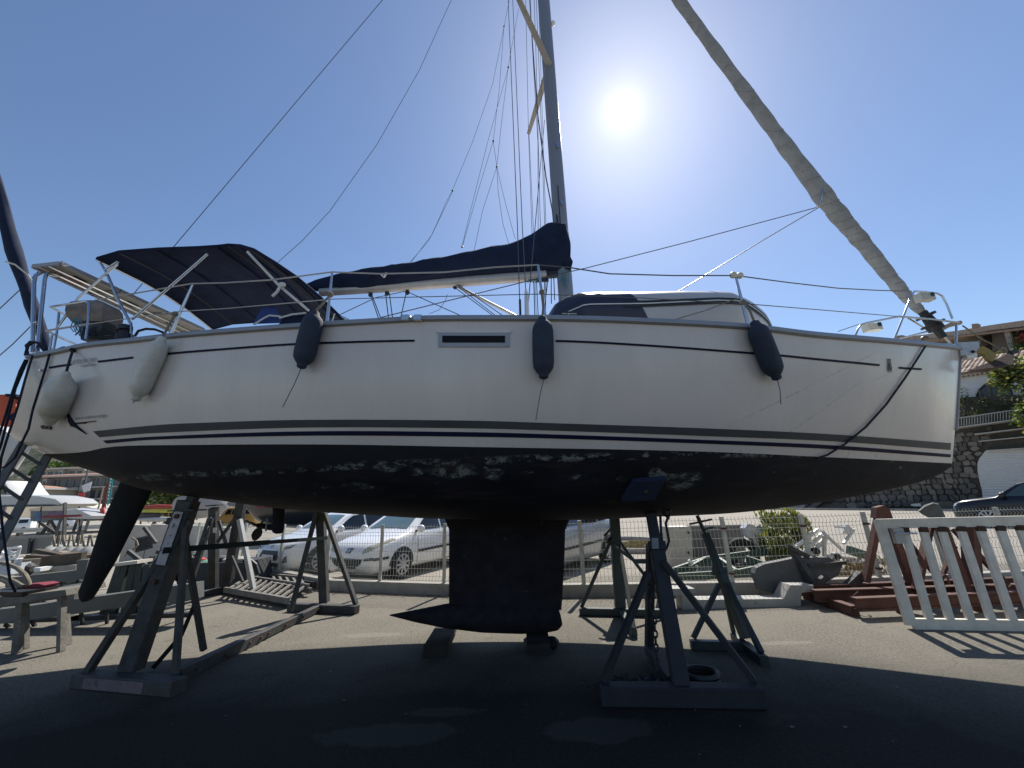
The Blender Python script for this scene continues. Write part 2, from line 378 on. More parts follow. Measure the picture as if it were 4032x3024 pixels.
def gel_mat():
    g = NB('white_gelcoat')
    a = g.noise(2.0, 6, 0.6, sc=(1, 1, 0.15)); d = g.noise(5, 8, 0.7, sc=(1.4, 1, 0.1)); e = g.noise(22, 4, 0.6); s = g.noise(1.1, 3, 0.5)
    c = g.mix(g.rng(a, 0.35, 0.7), (0.635, 0.585, 0.545), (0.56, 0.515, 0.48))
    c = g.mix(g.rng(d, 0.60, 0.80, 0, 0.35), c, (0.42, 0.39, 0.35))
    c = g.mix(g.rng(e, 0.72, 0.80, 0, 0.4), c, (0.40, 0.37, 0.33))
    X = g.xyz()
    for a_, b0, x0, x1 in ((0.42, 1.36, 1.9, 3.9), (0.55, 0.70, 2.4, 3.6), (0.36, 1.32, 3.6, 4.6), (-9.0, 2.0, -.2, .3)):
        ln_ = g.math('ABSOLUTE', g.math('SUBTRACT', X[2], g.math('ADD', g.math('MULTIPLY', X[0], a_), b0 - (.0)))); mk_ = g.math('MULTIPLY', g.rng(ln_, .012, .003), g.math('MULTIPLY', g.rng(X[0], x0, x0 + .2), g.rng(X[0], x1, x1 - .2))); c = g.mix(g.math('MULTIPLY', mk_, g.rng(e, .40, .62, 0, .55)), c, (0.26, 0.25, 0.24))
    c = g.mix(g.rng(s, 0.4, 0.7, 0, 0.3), c, (0.56, 0.485, 0.45))
    g.L(c, g.b.inputs['Base Color']); g.L(g.rng(a, 0.3, 0.7, 0.22, 0.34), g.b.inputs['Roughness'])
    g.b.inputs['Coat Weight'].default_value = 0.2; g.b.inputs['Coat Roughness'].default_value = 0.15
    g.bump(g.noise(0.8, 2, 0.4, sc=(1, 1, 1.6)), 0.35, 0.06); return g.m
GEL = gel_mat()
def anti_mat():
    PT = []
    for px, py, rx, ry in ((1785, 1856, 110, 30), (1536, 1845, 50, 16), (1945, 1868, 45, 30), (2690, 1892, 82, 40), (1413, 1914, 60, 20), (2260, 1876, 30, 14), (1640, 1858, 40, 18), (2590, 1870, 40, 30), (2450, 1884, 25, 10), (2070, 1860, 30, 8)):
        h0, h1, h2 = hp(px, py)[0], hp(px, py - ry)[0], hp(px, py + ry)[0]; PT.append((h0.x, h0.z, rx / FPX * h0.y * 1.05, abs(h1.z - h2.z) / 2))
    g = NB('peeling_antifouling'); X = g.xyz(); x, z = X[0], X[2]
    n = g.noise(9, 11, 0.72, sc=(0.7, 1, 1.3)); m = g.noise(3.0, 5, 0.6, sc=(0.55, 1, 1.2)); f = g.noise(40, 6, 0.7); st = g.noise(6, 5, 0.6, sc=(0.25, 1, 2.5)); w1 = g.noise(1.6, 4, 0.6)
    c = g.mix(g.rng(m, 0.35, 0.7), (0.0045, 0.005, 0.009), (0.012, 0.013, 0.019))
    c = g.mix(g.rng(st, 0.54, 0.74, 0, 0.7), c, (0.040, 0.028, 0.028))
    pe = g.noise(7, 10, 0.78, sc=(0.8, 1, 1.6))
    # chalky green-grey primer where the paint has come away, thickest in a band below the waterline
    band = g.math('MULTIPLY', g.rng(z, 1.62, 1.78), g.rng(z, 2.02, 1.9))
    v = g.math('ADD', g.math('MULTIPLY', n, 0.55), g.math('MULTIPLY', m, 0.45))
    k = g.math('MULTIPLY', g.rng(v, 0.585, 0.605), band)
    line = g.math('MULTIPLY', g.rng(g.math('ABSOLUTE', g.math('SUBTRACT', z, g.math('ADD', 1.93, g.math('MULTIPLY', w1, 0.02)))), 0.040, 0.012), g.rng(pe, 0.52, 0.55))
    line = g.math('MULTIPLY', line, g.math('MULTIPLY', g.rng(x, -4.6, -3.6), g.rng(x, 5.0, 3.6)))
    k = g.math('MULTIPLY', k, g.math('MULTIPLY', g.rng(n, .56, .60), g.rng(pe, .5, .54)))
    for (cx, cz, rx, rz_) in PT:
        bl = g.blob(x, z, rx, rz_, cx, cz, g.math('ADD', g.math('MULTIPLY', g.math('SUBTRACT', g.math('ADD', g.math('MULTIPLY', pe, .5), g.math('MULTIPLY', n, .5)), .5), 2.2), .5)); k = g.math('MAXIMUM', k, g.math('MULTIPLY', bl, g.math('MAXIMUM', g.rng(pe, 0.515, 0.54), g.math('MULTIPLY', g.rng(pe, 0.45, 0.51), 0.25))))
    k = g.math('MAXIMUM', k, line)
    prim = g.mix(g.rng(f, 0.3, 0.7), (0.075, 0.080, 0.074), (0.21, 0.232, 0.208))
    c = g.mix(g.rng(z, 1.935, 1.95, 0, 0.8), c, (0.012, 0.013, 0.017))
    c = g.mix(g.math('MULTIPLY', g.rng(g.noise(14, 6, .8, sc=(.2, 1, 1)), .62, .70), .5), c, (0.05, 0.042, 0.04))
    c = g.mix(k, c, prim); g.L(c, g.b.inputs['Base Color']); g.b.inputs['Roughness'].default_value = 0.72; g.b.inputs['Specular IOR Level'].default_value = 0.25
    g.bump(g.math('ADD', n, f), 0.3, 0.01); return g.m
ANTI = anti_mat()
TW = [t_at(HU[i][0], WLINE) for i in range(NU + 1)]
for i in range(3): TW[i] = pi / 2
top = MB(); bot = MB()
NR = 22
for side in (-1, 1):
    rings = [[sec(HU[i][0], TW[i] * k / NR, side) for k in range(NR + 1)] for i in range(NU + 1)]
    top.loft(rings, closed=False, cap=False)
    i0 = max(i for i in range(NU + 1) if TW[i] > pi / 2 - 1e-4)
    rings = [[sec(HU[i][0], lerp(TW[i], pi / 2, k / NR), side) for k in range(NR + 1)] for i in range(i0, NU + 1)]
    bot.loft(rings, closed=False, cap=False)
rn = [sec(0, pi/2*k/NR, -1) for k in range(NR + 1)] + [sec(0, pi/2*k/NR, 1) for k in range(NR - 1, -1, -1)]
top.face(*rn)
top.build('hull', GEL, BOAT, sm=True, flat_angle=40)
o = bot.build('hull_bottom', ANTI, BOAT, sm=True, flat_angle=60); o['label'] = 'black antifouled underbody with chalky patches where paint peeled'
# deck and low coachroof
d = MB(); d.loft([[sec(HU[i][0], 0.0, -1) - V((0, 0, .03)), V((HU[i][1], YC(HU[i][1]), HU[i][3] + 0.03 * min(1, HU[i][2]))), sec(HU[i][0], 0.0, 1) - V((0, 0, .03))] for i in range(NU + 1)], closed=False, cap=False)
d.build('deck', mat('deck_gelcoat', (0.62, 0.62, 0.60), 0.6, 0, 0.06, 5), BOAT)
c = MB(); rr = []
for x, wd, hh in ((-1.9, 0.95, 0.30), (-0.5, 0.92, 0.33), (1.0, 0.75, 0.30), (2.2, 0.5, 0.18), (2.7, 0.35, 0.02)):
    zd = 3.14; rr.append([V((x, YC(x) + wd * a, zd + hh * bq)) for a, bq in ((-1, 0), (-0.96, .7), (-.85, 1), (.85, 1), (.96, .7), (1, 0))])
c.loft(rr); c.build('coachroof', GEL, BOAT, sm=True)
# rubbing strake along the sheer
for side in (-1, 1):
    r = MB(); rings = []
    for i in range(NU + 1):
        p, n, tg = hn(HU[i][0], 0.02, side); nn = V((n.x, n.y, 0)).normalized(); q = sec(HU[i][0], 0, side)
        rings.append([q + nn * a + V((0, 0, z_)) for a, z_ in ((-0.02, 0.012), (0.022, 0.010), (0.034, -0.008), (0.034, -0.034), (0.018, -0.044), (-0.01, -0.044))])
    r.loft(rings); r.build('toe_rail', ALUL, BOAT, sm=True, flat_angle=35)
def strip(name, CT, CB, a_t, a_b, e_t, e_b, m, off=0.007, n=80):
    r = MB(); u0, u1, v0, v1 = u_of(a_t, CT), u_of(e_t, CT), u_of(a_b, CB), u_of(e_b, CB)
    rings = []
    for k in range(n + 1):
        ut = lerp(u0, u1, k / n); ub = lerp(v0, v1, k / n); ta, tb = t_at(ut, CT), t_at(ub, CB); row = []
        for j in range(4):
            p, nn, _ = hn(lerp(ut, ub, j / 3), lerp(ta, tb, j / 3)); row.append(p + nn * off)
        rings.append(row)
    r.loft(rings, closed=False, cap=False)
    return r.build(name, m, BOAT)
GREYS = mat('faded_grey_stripe', (0.055, 0.058, 0.062), 0.5, 0, 0.15, 3, col2=(0.16, 0.16, 0.16), thr=0.70, spec=.2)
NAVYP = mat('navy_stripe', (0.004, 0.006, 0.030), 0.6, 0, 0.15, 3, spec=.15)
strip('waterline_stripe', GREYT, GREYB, 369, 394, 3742, 3740, GREYS)
o = strip('boot_stripe', NAVT, NAVB, 408, 422, 3742, 3740, NAVYP); o['label'] = 'thin navy stripe under the grey one'
THB = [(x, y + 8) for x, y in THINL]
for a, e in ((195, 283), (386, 527), (600, 1634), (2186, 3462), (3537, 3628)):
    strip('cove_stripe', THINL, THB, a, a + 3, e, e - 2, NAVYP, n=max(4, int((e - a) / 25)))
# far-side stripes so the hull reads the same from anywhere: mirror of the near ones
# hull window
def on_hull(px, py, off): p, n, tg, u, t = hp(px, py); return p + n * off
def patch(name, pxs, pys, m, off, par=BOAT, nx=10, ny=3, thick=0.0):
    r = MB(); x0, x1 = pxs; y0, y1 = pys
    grid = [[hp(lerp(x0, x1, i / nx), lerp(y0, y1, j / ny)) for j in range(ny + 1)] for i in range(nx + 1)]
    r.loft([[q[0] + q[1] * off for q in row] for row in grid], closed=False, cap=False)
    if thick:
        ed = [grid[i][0] for i in range(nx + 1)] + [grid[nx][j] for j in range(1, ny + 1)] + [grid[i][ny] for i in range(nx - 1, -1, -1)] + [grid[0][j] for j in range(ny - 1, 0, -1)]
        r.loft([[q[0] + q[1] * off for q in ed], [q[0] + q[1] * (off - thick) for q in ed]], cap=False)
    return r.build(name, m, par)
wf = patch('window_frame', (1727, 2006), (1311, 1367), mat('window_surround', (0.30, 0.31, 0.34), 0.35, 0.1, 0.05), 0.012, thick=0.014)
ww = patch('pane', (1743, 1989), (1324, 1351), mat('window_black', (.006, .007, .010), .5, spec=.15), 0.015, wf); ww.parent = wf
pr = patch('window_rim', (1719, 2014), (1303, 1311), mat('gelcoat_rim', (0.60, 0.57, 0.50), 0.4), 0.010, nx=8, ny=1, thick=0.011)
def text_on(txt, size, p, ex, ez, m, parent, name='lettering', off=0.004, shear=0.0, align='LEFT'):
    cu = bpy.data.curves.new('t', 'FONT'); cu.body = txt; cu.size = size; cu.extrude = 0.0008; cu.shear = shear; cu.align_x = align
    to = bpy.data.objects.new('t', cu); COL.objects.link(to); dg = bpy.context.evaluated_depsgraph_get(); dg.update()
    me = bpy.data.meshes.new_from_object(to.evaluated_get(dg)); me.name = name
    bpy.data.objects.remove(to); ex = ex.normalized(); ez = ez.normalized(); ey = ez.cross(ex).normalized(); ez = ex.cross(ey)
    M = Matrix(((ex.x, ey.x, ez.x), (ex.y, ey.y, ez.y), (ex.z, ey.z, ez.z))).to_4x4(); M.translation = p + ez * off - V(root_of(parent).location)
    me.transform(M); me.materials.clear(); me.materials.append(m); o = bpy.data.objects.new(name, me); COL.objects.link(o); o.parent = parent; return o
FADE = mat('faded_lettering', (0.33, 0.33, 0.34), 0.5, 0, 0.2, 30)
def hull_text(txt, px0, py0, px1, py1, size, m, shear=0.0):
    a = hp(px0, py0); q = hp(px1, py1); ex = q[0] - a[0]; n = (a[1] + q[1]) / 2
    text_on(txt, size, a[0] + n * 0.012, ex, n, m, BOAT, shear=shear, off=0.002)
hull_text('DUFOUR 385', 270, 1437, 380, 1424, 0.066, FADE)
hull_text("Grand'Large", 322, 1446, 378, 1438, 0.04, FADE, 0.35)
hull_text('limited edition arpège', 300, 1653, 478, 1634, 0.05, FADE)
# swallow mark, its tail line, and the outlets
def hull_poly(name, pts, m, off=0.014, thick=0.012):
    r = MB(); q = [hp(*p) for p in pts]; c = V((0, 0, 0))
    for p in q: c += p[0] + p[1] * off
    c /= len(q)
    for i in range(len(q)):
        a, b_ = q[i], q[(i + 1) % len(q)]; r.face(c, a[0] + a[1] * off, b_[0] + b_[1] * off)
        r.face(a[0] + a[1] * off, b_[0] + b_[1] * off, b_[0] + b_[1] * (off - thick), a[0] + a[1] * (off - thick))
    return r.build(name, m, BOAT)
hull_poly('swallow_emblem', [(267, 1618), (275, 1632), (297, 1666), (302, 1672), (345, 1709), (300, 1682), (285, 1678), (275, 1660)], NAVYP)
hull_poly('emblem_line', [(300, 1664), (380, 1656), (380, 1659), (340, 1664), (340, 1667), (300, 1669)], NAVYP)
for x_, y_ in ((171, 1681), (184, 1682), (200, 1684)):
    p, n, _, _, _ = hp(x_, y_); MB().lathe(p - n * .01, p + n * .012, [(0, .022), (1, .022)], 10).build('outlet', BLACKP, BOAT)
p, n, _, _, _ = hp(170, 1459); MB().lathe(p - n * .01, p + n * .03, [(0, .014), (1, .014)], 8).build('outlet', CHROME, BOAT)
# builder's badge near the bow: outlined twin-sail crest
def badge():
    r = MB(); p0, n, tg, u, t = hp(3500, 1441); up = n.cross(tg).normalized();
    if up.z < 0: up = -up
    o_ = p0 + n * .006
    def seg(a, b_): r.bar(o_ + tg * a[0] + up * a[1], o_ + tg * b_[0] + up * b_[1], 0.007, 0.003, up=n)
    k = 0.0023
    L_ = [[(-12, 40), (-2, 40), (-2, 14), (-12, 14), (-12, 40)], [(2, 40), (12, 40), (12, 14), (2, 14), (2, 40)], [(-15, 14), (-15, -12), (-10, -18), (10, -18), (15, -12), (15, 14)], [(-10, -10), (-3, 20), (-3, -10), (-10, -10)], [(10, -10), (3, 20), (3, -10), (10, -10)]]
    for ln in L_:
        for a, b_ in zip(ln, ln[1:]): seg((a[0]*k, a[1]*k - .02), (b_[0]*k, b_[1]*k - .02))
    r.build('crest_emblem', mat('badge_ink', (0.05, 0.05, 0.07), 0.5), BOAT)
badge()
# stem band
s_ = MB(); bow = [sec(1, pi/2*k/12, -1) for k in range(13)]; a = [V((q.x + 0.012, YC(q.x), q.z)) for q in bow if q.z > 2.25]
s_.tube([p + V((.01, 0, 0)) for p in a], 0.030, 8).build('stem_band', mat('stem_fitting', (0.22, 0.20, 0.21), 0.45, 0.4), BOAT, sm=True)
# keel: fin and bulb
YK = YC(-0.1)
def xz(px, py, Y=YK): return P(px, py, Y)
k = MB(); rings = []
for y_, l, r_, th in ((2000, 1700, 2290, .20), (2045, 1752, 2243, .13), (2085, 1768, 2226, .10), (2200, 1768, 2222, .10), (2320, 1768, 2216, .10), (2400, 1768, 2211, .12)):
    a, b_ = xz(l, y_), xz(r_, y_); ring = []
    for j in range(20):
        t = j / 20 * 2 * pi; f = (1 + cos(t)) / 2; th_ = th * 2.2 * (sqrt(max(f * (1 - f), 0)) * (0.5 + 0.5 * f))
        ring.append(V((lerp(a.x, b_.x, f), YK + (1 if t < pi else -1) * th_, lerp(a.z, b_.z, f))))
    rings.append(ring)
k.loft(rings); k.build('keel_fin', mat('keel_paint', (0.016, 0.014, 0.018), 0.8, 0, 0.5, 6, 0.4, 40, col2=(0.05, 0.035, 0.032), thr=0.62, spec=0.2), BOAT, sm=True)
k = MB(); rings = []
BT = [(1535, 2420), (1650, 2398), (1768, 2374), (2000, 2362), (2150, 2375), (2205, 2400), (2212, 2440)]
BB = [(1535, 2424), (1640, 2450), (1760, 2474), (1900, 2490), (2050, 2495), (2140, 2492), (2195, 2482), (2212, 2462)]
BW = [(1535, .012), (1640, .07), (1768, .10), (1950, .15), (2080, .14), (2170, .10), (2212, .05)]
for j in range(33):
    px = 1535 + (2212 - 1535) * (1 - (1 - j / 32) ** 1.5); zt, zb, wd = xz(px, interp(BT, px)), xz(px, interp(BB, px)), smooth(BW, px); cz = (zt.z + zb.z) / 2
    rings.append([V(((zt.x + zb.x) / 2, YK + wd * cos(a), cz + (zt.z - zb.z) / 2 * sin(a))) for a in [2*pi*q/20 for q in range(20)]])
k.loft(rings); k.build('keel_bulb', MATS['keel_paint'], BOAT, sm=True)
KZ = min(p.z for p in k.v)
# rudder blade
k = MB(); rings = []; YR = 5.43
for (lx, ly), (rx, ry) in (((520, 1800), (650, 1840)), ((491, 1857), (618, 1895)), ((448, 1955), (560, 2010)), ((399, 2058), (500, 2125)), ((364, 2165), (457, 2208)), ((331, 2275), (412, 2280)), ((308, 2330), (385, 2325)), ((312, 2356), (365, 2354)), ((325, 2367), (348, 2367))):
    a, b_ = P(lx, ly, YR), P(rx, ry, YR); ring = []
    for j in range(16):
        t = j / 16 * 2 * pi; f = (1 + cos(t)) / 2; ring.append(a.lerp(b_, f) + V((0, (1 if t < pi else -1) * 0.12 * sqrt(max(f * (1 - f), 0)) * (0.5 + 0.5 * f), 0)))
    rings.append(ring)
k.loft(rings); k.build('rudder', mat('rudder_paint', (0.008, 0.0085, 0.010), 0.8, 0, 0.4, 8, 0.3, 40, spec=0.2), BOAT, sm=True)
# ------------------------------------------------------------------ mast, boom, rig
def W(par, name, x1, y1, Y1, x2, y2, Y2, r=0.005, m=WIRE, ext=0.0, sag=0.0, n=5):
    a, b_ = P(x1, y1, Y1), P(x2, y2, Y2)
    if ext: b_ = b_ + (b_ - a) * ext
    pts = [a, b_] if not sag else [a.lerp(b_, k / 10) - V((0, 0, sag * 4 * (k/10) * (1 - k/10))) for k in range(11)]
    return MB().tube(pts, r, n).build(name, m, par)
def WP(par, name, pts, Ys, r=0.005, m=WIRE, n=5):
    if not isinstance(Ys, (list, tuple)): Ys = [Ys] * len(pts)
    return MB().tube([P(x, y, Y) for (x, y), Y in zip(pts, Ys)], r, n).build(name, m, par)
YM = YC(0.8)
mb_, mt = P(2234, 1240, YM), P(2141, 0, YM); mdir = (mt - mb_); mtop = mb_ + mdir * ((17.3 - mb_.z) / mdir.z)
mast = MB(); rg = []
ex = V((1, 0, 0))
def mastp(z): return mb_ + mdir * ((z - mb_.z) / mdir.z)
for z in (3.2, 6, 9, 12, 15, 17.3):
    c = mastp(z); rg.append([c + V((cos(a) * 0.112, sin(a) * 0.065, 0)) for a in [2*pi*q/20 for q in range(20)]])
mast.loft(rg); MAST = mast.build('mast', ALU, BOAT, sm=True)
def sub(mb, name, m, par, **k):
    o = mb.build(name, m, BOAT, **k); o.parent = par; return o
def spreader(a, b_):
    r = MB(); d = (b_ - a).normalized(); s = d.cross(V((0, 0, 1))).normalized()
    r.loft([[p + s * (wd * cos(t)) + V((0, 0, 0.018 * sin(t))) for t in [2*pi*q/10 for q in range(10)]] for p, wd in ((a, .055), (a.lerp(b_, .5), .05), (b_, .036))])
    return sub(r, 'spreader', mat('spreader_alu', (0.36, 0.34, 0.31), 0.45, 0.2), MAST, sm=True)
NT = P(2163, 258, YM - .06) + (P(2044, 0, YM - .8) - P(2163, 258, YM - .06)) * 1.35
FT = P(2081, 526, YM + 1.1)
spreader(P(2163, 258, YM - .06), NT); spreader(P(2150, 300, YM + .06), FT)
for z in (13.0,):
    for sd in (-1, 1): spreader(mastp(z) + V((0, sd * .06, 0)), mastp(z) + V((-.4, sd * .9, 0.05)))
sub(MB().bar(P(2196, 730, YM-.075), P(2206, 880, YM-.075), .012, .01), 'halyard_slot', BLACKP, MAST)
sub(MB().bar(P(2192, 845, YM-.075), P(2197, 905, YM-.075), .022, .01), 'halyard_slot', BLACKP, MAST)
sub(MB().bar(P(2209, 790, YM-.08), P(2213, 806, YM-.08), .03, .02), 'cleat', CHROME, MAST)
sub(MB().bar(P(2193, 560, YM-.08), P(2196, 580, YM-.08), .04, .02), 'cleat', CHROME, MAST)
sub(MB().ball(P(2177, 92, YM), .045).bar(P(2163, 86, YM), P(2177, 88, YM), .02), 'mast_light', WHITEP, MAST, sm=True)
# boom and sail cover
bo = MB(); a, b_ = P(1262, 1152, YM), P(2150, 1083, YM); d_, s_d, u_d = frame_from(b_ - a)
bo.loft([[p + s_d * (.065 * cos(t)) + u_d * (hh * sin(t)) for t in [2*pi*q/16 for q in range(16)]] for p, hh in ((a, .055), (a.lerp(b_, .3), .075), (b_, .085))])
BOOM = bo.build('boom', mat('boom_alu', (0.42, 0.40, 0.38), 0.4, 0.3), BOAT, sm=True)
sub(MB().bar(P(2150, 1083, YM), P(2215, 1078, YM), .07, .09).bar(P(2110, 1105, YM-.05), P(2160, 1102, YM-.05), .03, .05), 'gooseneck', STEELD, BOOM)
CT_ = [(1210, 1118), (1260, 1098), (1420, 1066), (1560, 1050), (1700, 1026), (1805, 1007), (1900, 985), (2000, 966), (2060, 946), (2105, 918), (2140, 892), (2165, 882), (2205, 885), (2228, 890), (2240, 950)]
CB_ = [(1210, 1125), (1260, 1135), (1420, 1133), (1700, 1098), (1900, 1078), (2060, 1068), (2140, 1064), (2200, 1060), (2240, 1056)]
r = MB(); rings = []
for j in range(61):
    px = 1210 + (2242 - 1210) * j / 60; tp, bt = P(px, smooth(CT_, px), YM), P(px, interp(CB_, px) + 14, YM)
    hw = 0.03 + 0.13 * min(1, (px - 1210) / 300) * (1 if px < 2180 else 0.85); jig = random.uniform(-.006, .006)
    rings.append([tp.lerp(bt, (1 - cos(t)) / 2) + V((0, -hw * (1 + .15 * sin(j * .9 + t * 3)) * (abs(sin(t)) ** 0.8) * (1 if t < pi else -1), jig * sin(t))) for t in [2*pi*q/16 for q in range(16)]])
r.loft(rings); o = r.build('sail_cover', NAVYS, BOAT, sm=True, flat_angle=80); o['label'] = 'navy canvas cover over the furled mainsail on the boom'
sub(MB().prism([P(2228, 900, YM - .1), P(2246, 1010, YM - .1), P(2256, 1030, YM - .1), P(2248, 1058, YM - .1), P(2226, 1055, YM - .1)], (0, .2, 0)), 'cover_collar', NAVYS, o)
sub(MB().bar(P(1500, 1080, YM-.17), P(1512, 1092, YM-.17), .02).bar(P(1512, 1092, YM-.17), P(1522, 1074, YM-.17), .02), 'tie', WHITEP, o)
# headsail furled on the forestay
GE = [(2658, -20, 15), (2780, 150, 16), (2960, 395, 19), (3100, 585, 22), (3240, 770, 27), (3330, 880, 24), (3400, 960, 22), (3500, 1085, 19), (3572, 1172, 16), (3640, 1240, 10)]
pts = []; rad = []
top_ = P(2658, -20, 5.05); stay_top = mastp(16.8)
for k_ in range(10, 0, -1): pts.append(top_.lerp(stay_top, k_ / 11)); rad.append(.05 + .02 * (1 - k_ / 11))
for k_ in range(60):
    f = k_ / 59 * (len(GE) - 1.001); i = int(f); f -= i; q = [lerp(GE[i][j], GE[i + 1][j], f) for j in range(3)]
    p = P(q[0], q[1], 5.03); pts.append(p); rad.append(q[2] / FPX * (p - EYE).length * 0.88 * (1 + .05 * sin(k_ * 1.7) + random.uniform(-.02, .02)))
g_ = MB(); g_.tube(pts, rad, 14); 
for i, v in enumerate(g_.v):                                          # wrinkles that spiral round the roll
    ring = i // 14; c = pts[ring]; a = (i % 14) / 14 * 2 * pi; v += (v - c) * (0.035 * sin(a * 2 + ring * 1.05))
GENOA = g_.build('furled_headsail', mat('headsail_uv_strip', (0.29, 0.285, 0.27), 0.85, 0, 0.2, 7, 0.5, 18, col2=(0.22, 0.20, 0.18), thr=0.6), BOAT, sm=True, flat_angle=80)
for ri in list(range(34, 68, 2)) + [14, 22, 27]:
    c = pts[ri]; R_ = rad[ri] * 1.035; dd, sd, uu = frame_from(pts[ri + 1] - pts[ri - 1]); tl = (dd * .35).normalized() * R_ * (.5 if ri > 33 else 1.6)
    sub(MB().tube([c + (sd * cos(a) + uu * sin(a)) * R_ + tl * cos(a) for a in [2*pi*q/14 for q in range(14)]], .002, 4, closed=True), 'lashing', mat('tan_line', (0.16, 0.14, 0.12), 0.9), GENOA)
dr = MB(); a, b_ = P(3632, 1228, 5.02), P(3715, 1330, 5.0)
dr.lathe(a, b_, [(0, .05), (.12, .05), (.13, .11), (.2, .11), (.21, .06), (.45, .07), (.46, .13), (.52, .13), (.53, .09), (.7, .09), (.71, .05), (1, .045)], 14); dr.build('furling_drum', BLACKP, BOAT, sm=True, flat_angle=30)
WP(BOAT, 'forestay_foot', [(3600, 1190), (3760, 1372)], 5.0, .014, CHROME)
def WW(name, p, q, r=.005, m=WIRE): return MB().tube([p, q], r, 5).build(name, m, BOAT)
stern_c = P(470, 1190, YC(-5.8)); 
WP(BOAT, 'backstay', [(1620, -130), (1506, 0), (1100, 480), (674, 984), (510, 1176), (380, 1330)], 5.4, .006)
WP(BOAT, 'flag_halyard', [(1790, -40), (1777, 0), (1651, 277), (1485, 568), (1298, 832), (1190, 948), (1087, 1039)], 5.3, .0045)
CH0 = P(2048, 1243, 3.36)
WW('shroud', CH0, P(2038, 900, 3.60)); WW('shroud', P(2038, 900, 3.60), NT)
WW('shroud', P(2075, 1243, 3.38), P(2057, 900, 3.72)); WW('shroud', P(2057, 900, 3.72), P(2019, 0, 4.5)); 
MB().tube([P(2075, 1245, 3.38), P(2073, 1160, 3.42), P(2070, 1137, 3.45)], [.022, .020, .008], 8).build('turnbuckle_boot', WHITEP, BOAT, sm=True)
MB().tube([P(2049, 1245, 3.36), P(2047, 1180, 3.42)], .011, 6).build('turnbuckle', STEELD, BOAT, sm=True)
WW('shroud', P(2076, 1243, 3.40), P(2144, 472, YM - .07))
for (x0, y0, Y0, x1, y1, Y1) in ((2105, 1243, 6.9, 2094, 900, 6.6), (2094, 900, 6.6, 2081, 526, YM + 1.1), (2081, 526, YM + 1.1, 2070, 0, YM + .9), (2112, 1243, 6.9, 2100, 900, 6.5), (2100, 900, 6.5, 2083, 526, YM + 1.1)):
    W(BOAT, 'shroud', x0, y0, Y0, x1, y1, Y1, .005)
for pts_, Y, r_, m in (([(2086, -20), (2092, 110), (2117, 450), (2150, 700), (2175, 830), (2180, 885)], 5.08, .010, WIRE), ([(2103, -20), (2110, 200), (2128, 900), (2140, 1010)], 5.3, .005, WIRE),
                       ([(2111, -20), (2133, 542), (2145, 900)], 5.35, .005, WIRE), ([(2120, -20), (2141, 640), (2150, 900)], 5.1, .004, WIRE), ([(2085, 0), (2118, 560), (2119, 900), (2120, 1000)], 5.4, .005, WIRE)):
    WP(BOAT, 'halyard', pts_, Y, r_, m)
for x0, y0, x1, y1, m in ((2170, 1085, 2171, 1195, ROPED), (2180, 1085, 2184, 1182, ROPED), (2144, 1092, 2142, 1243, WIRE), (2150, 1090, 2147, 1243, ROPED), (2102, 1100, 2106, 1243, ROPET), (2112, 1100, 2119, 1243, ROPET), (2158, 1095, 2140, 1243, WIRE)):
    W(BOAT, 'running_line', x0, y0, 5.1, x1, y1, 5.1, .007, m)
# coils hung on the mast
r = MB()
for k_ in range(4):
    x0 = 2202 + k_ * 9; r.tube([P(x0, 1062, YM - .12), P(x0 - 4, 1100, YM - .14), P(x0 + 4, 1138 - abs(k_ - 3) * 7, YM - .14), P(x0 + 10, 1105, YM - .13), P(x0 + 6, 1062, YM - .12)], .0065, 5)
sub(r, 'rope_coil', ROPET, MAST, sm=True)
r = MB()
for k_ in range(4): r.tube([P(2070 + k_ * 12, 1100, YM - .1), P(2078 + k_ * 10, 1112, YM - .12), P(2092 + k_ * 9, 1099, YM - .1)], .010, 5)
sub(r, 'rope_coil', ROPET, BOOM)
r = MB().tube([P(2236, 915, YM), P(2242, 960, YM), P(2239, 1000, YM)], .012, 5); sub(r, 'winch_line', ROPEH, MAST)
# lazy jacks
LJ = [[(2005, 0), (1985, 104), (1940, 330), (1860, 560), (1782, 748)], [(1782, 748), (1755, 800), (1725, 870), (1690, 945), (1606, 1043)], [(1782, 752), (1774, 772), (1700, 925), (1655, 985), (1610, 1043)], [(1984, 108), (1965, 360), (1942, 554)], [(1942, 556), (1880, 760), (1821, 970)], [(1942, 556), (1956, 655)],
      [(1956, 657), (1900, 830), (1866, 991)], [(1956, 657), (1990, 800), (2029, 942)], [(1956, 657), (1962, 760), (1980, 880), (2003, 960)], [(2042, 35), (2001, 263)], [(2001, 266), (1975, 480), (1956, 655)], [(2001, 268), (1920, 560), (1860, 800), (1818, 975)]]
for l in LJ: WP(BOAT, 'lazy_jack', l, YM, .0032, WIRE, 4)
for x_, y_ in ((1985, 104), (2001, 265), (1942, 555), (1956, 656), (1782, 750), (1820, 972)): MB().ball(P(x_, y_, YM), .018, 6).build('block', BLACKP, BOAT)
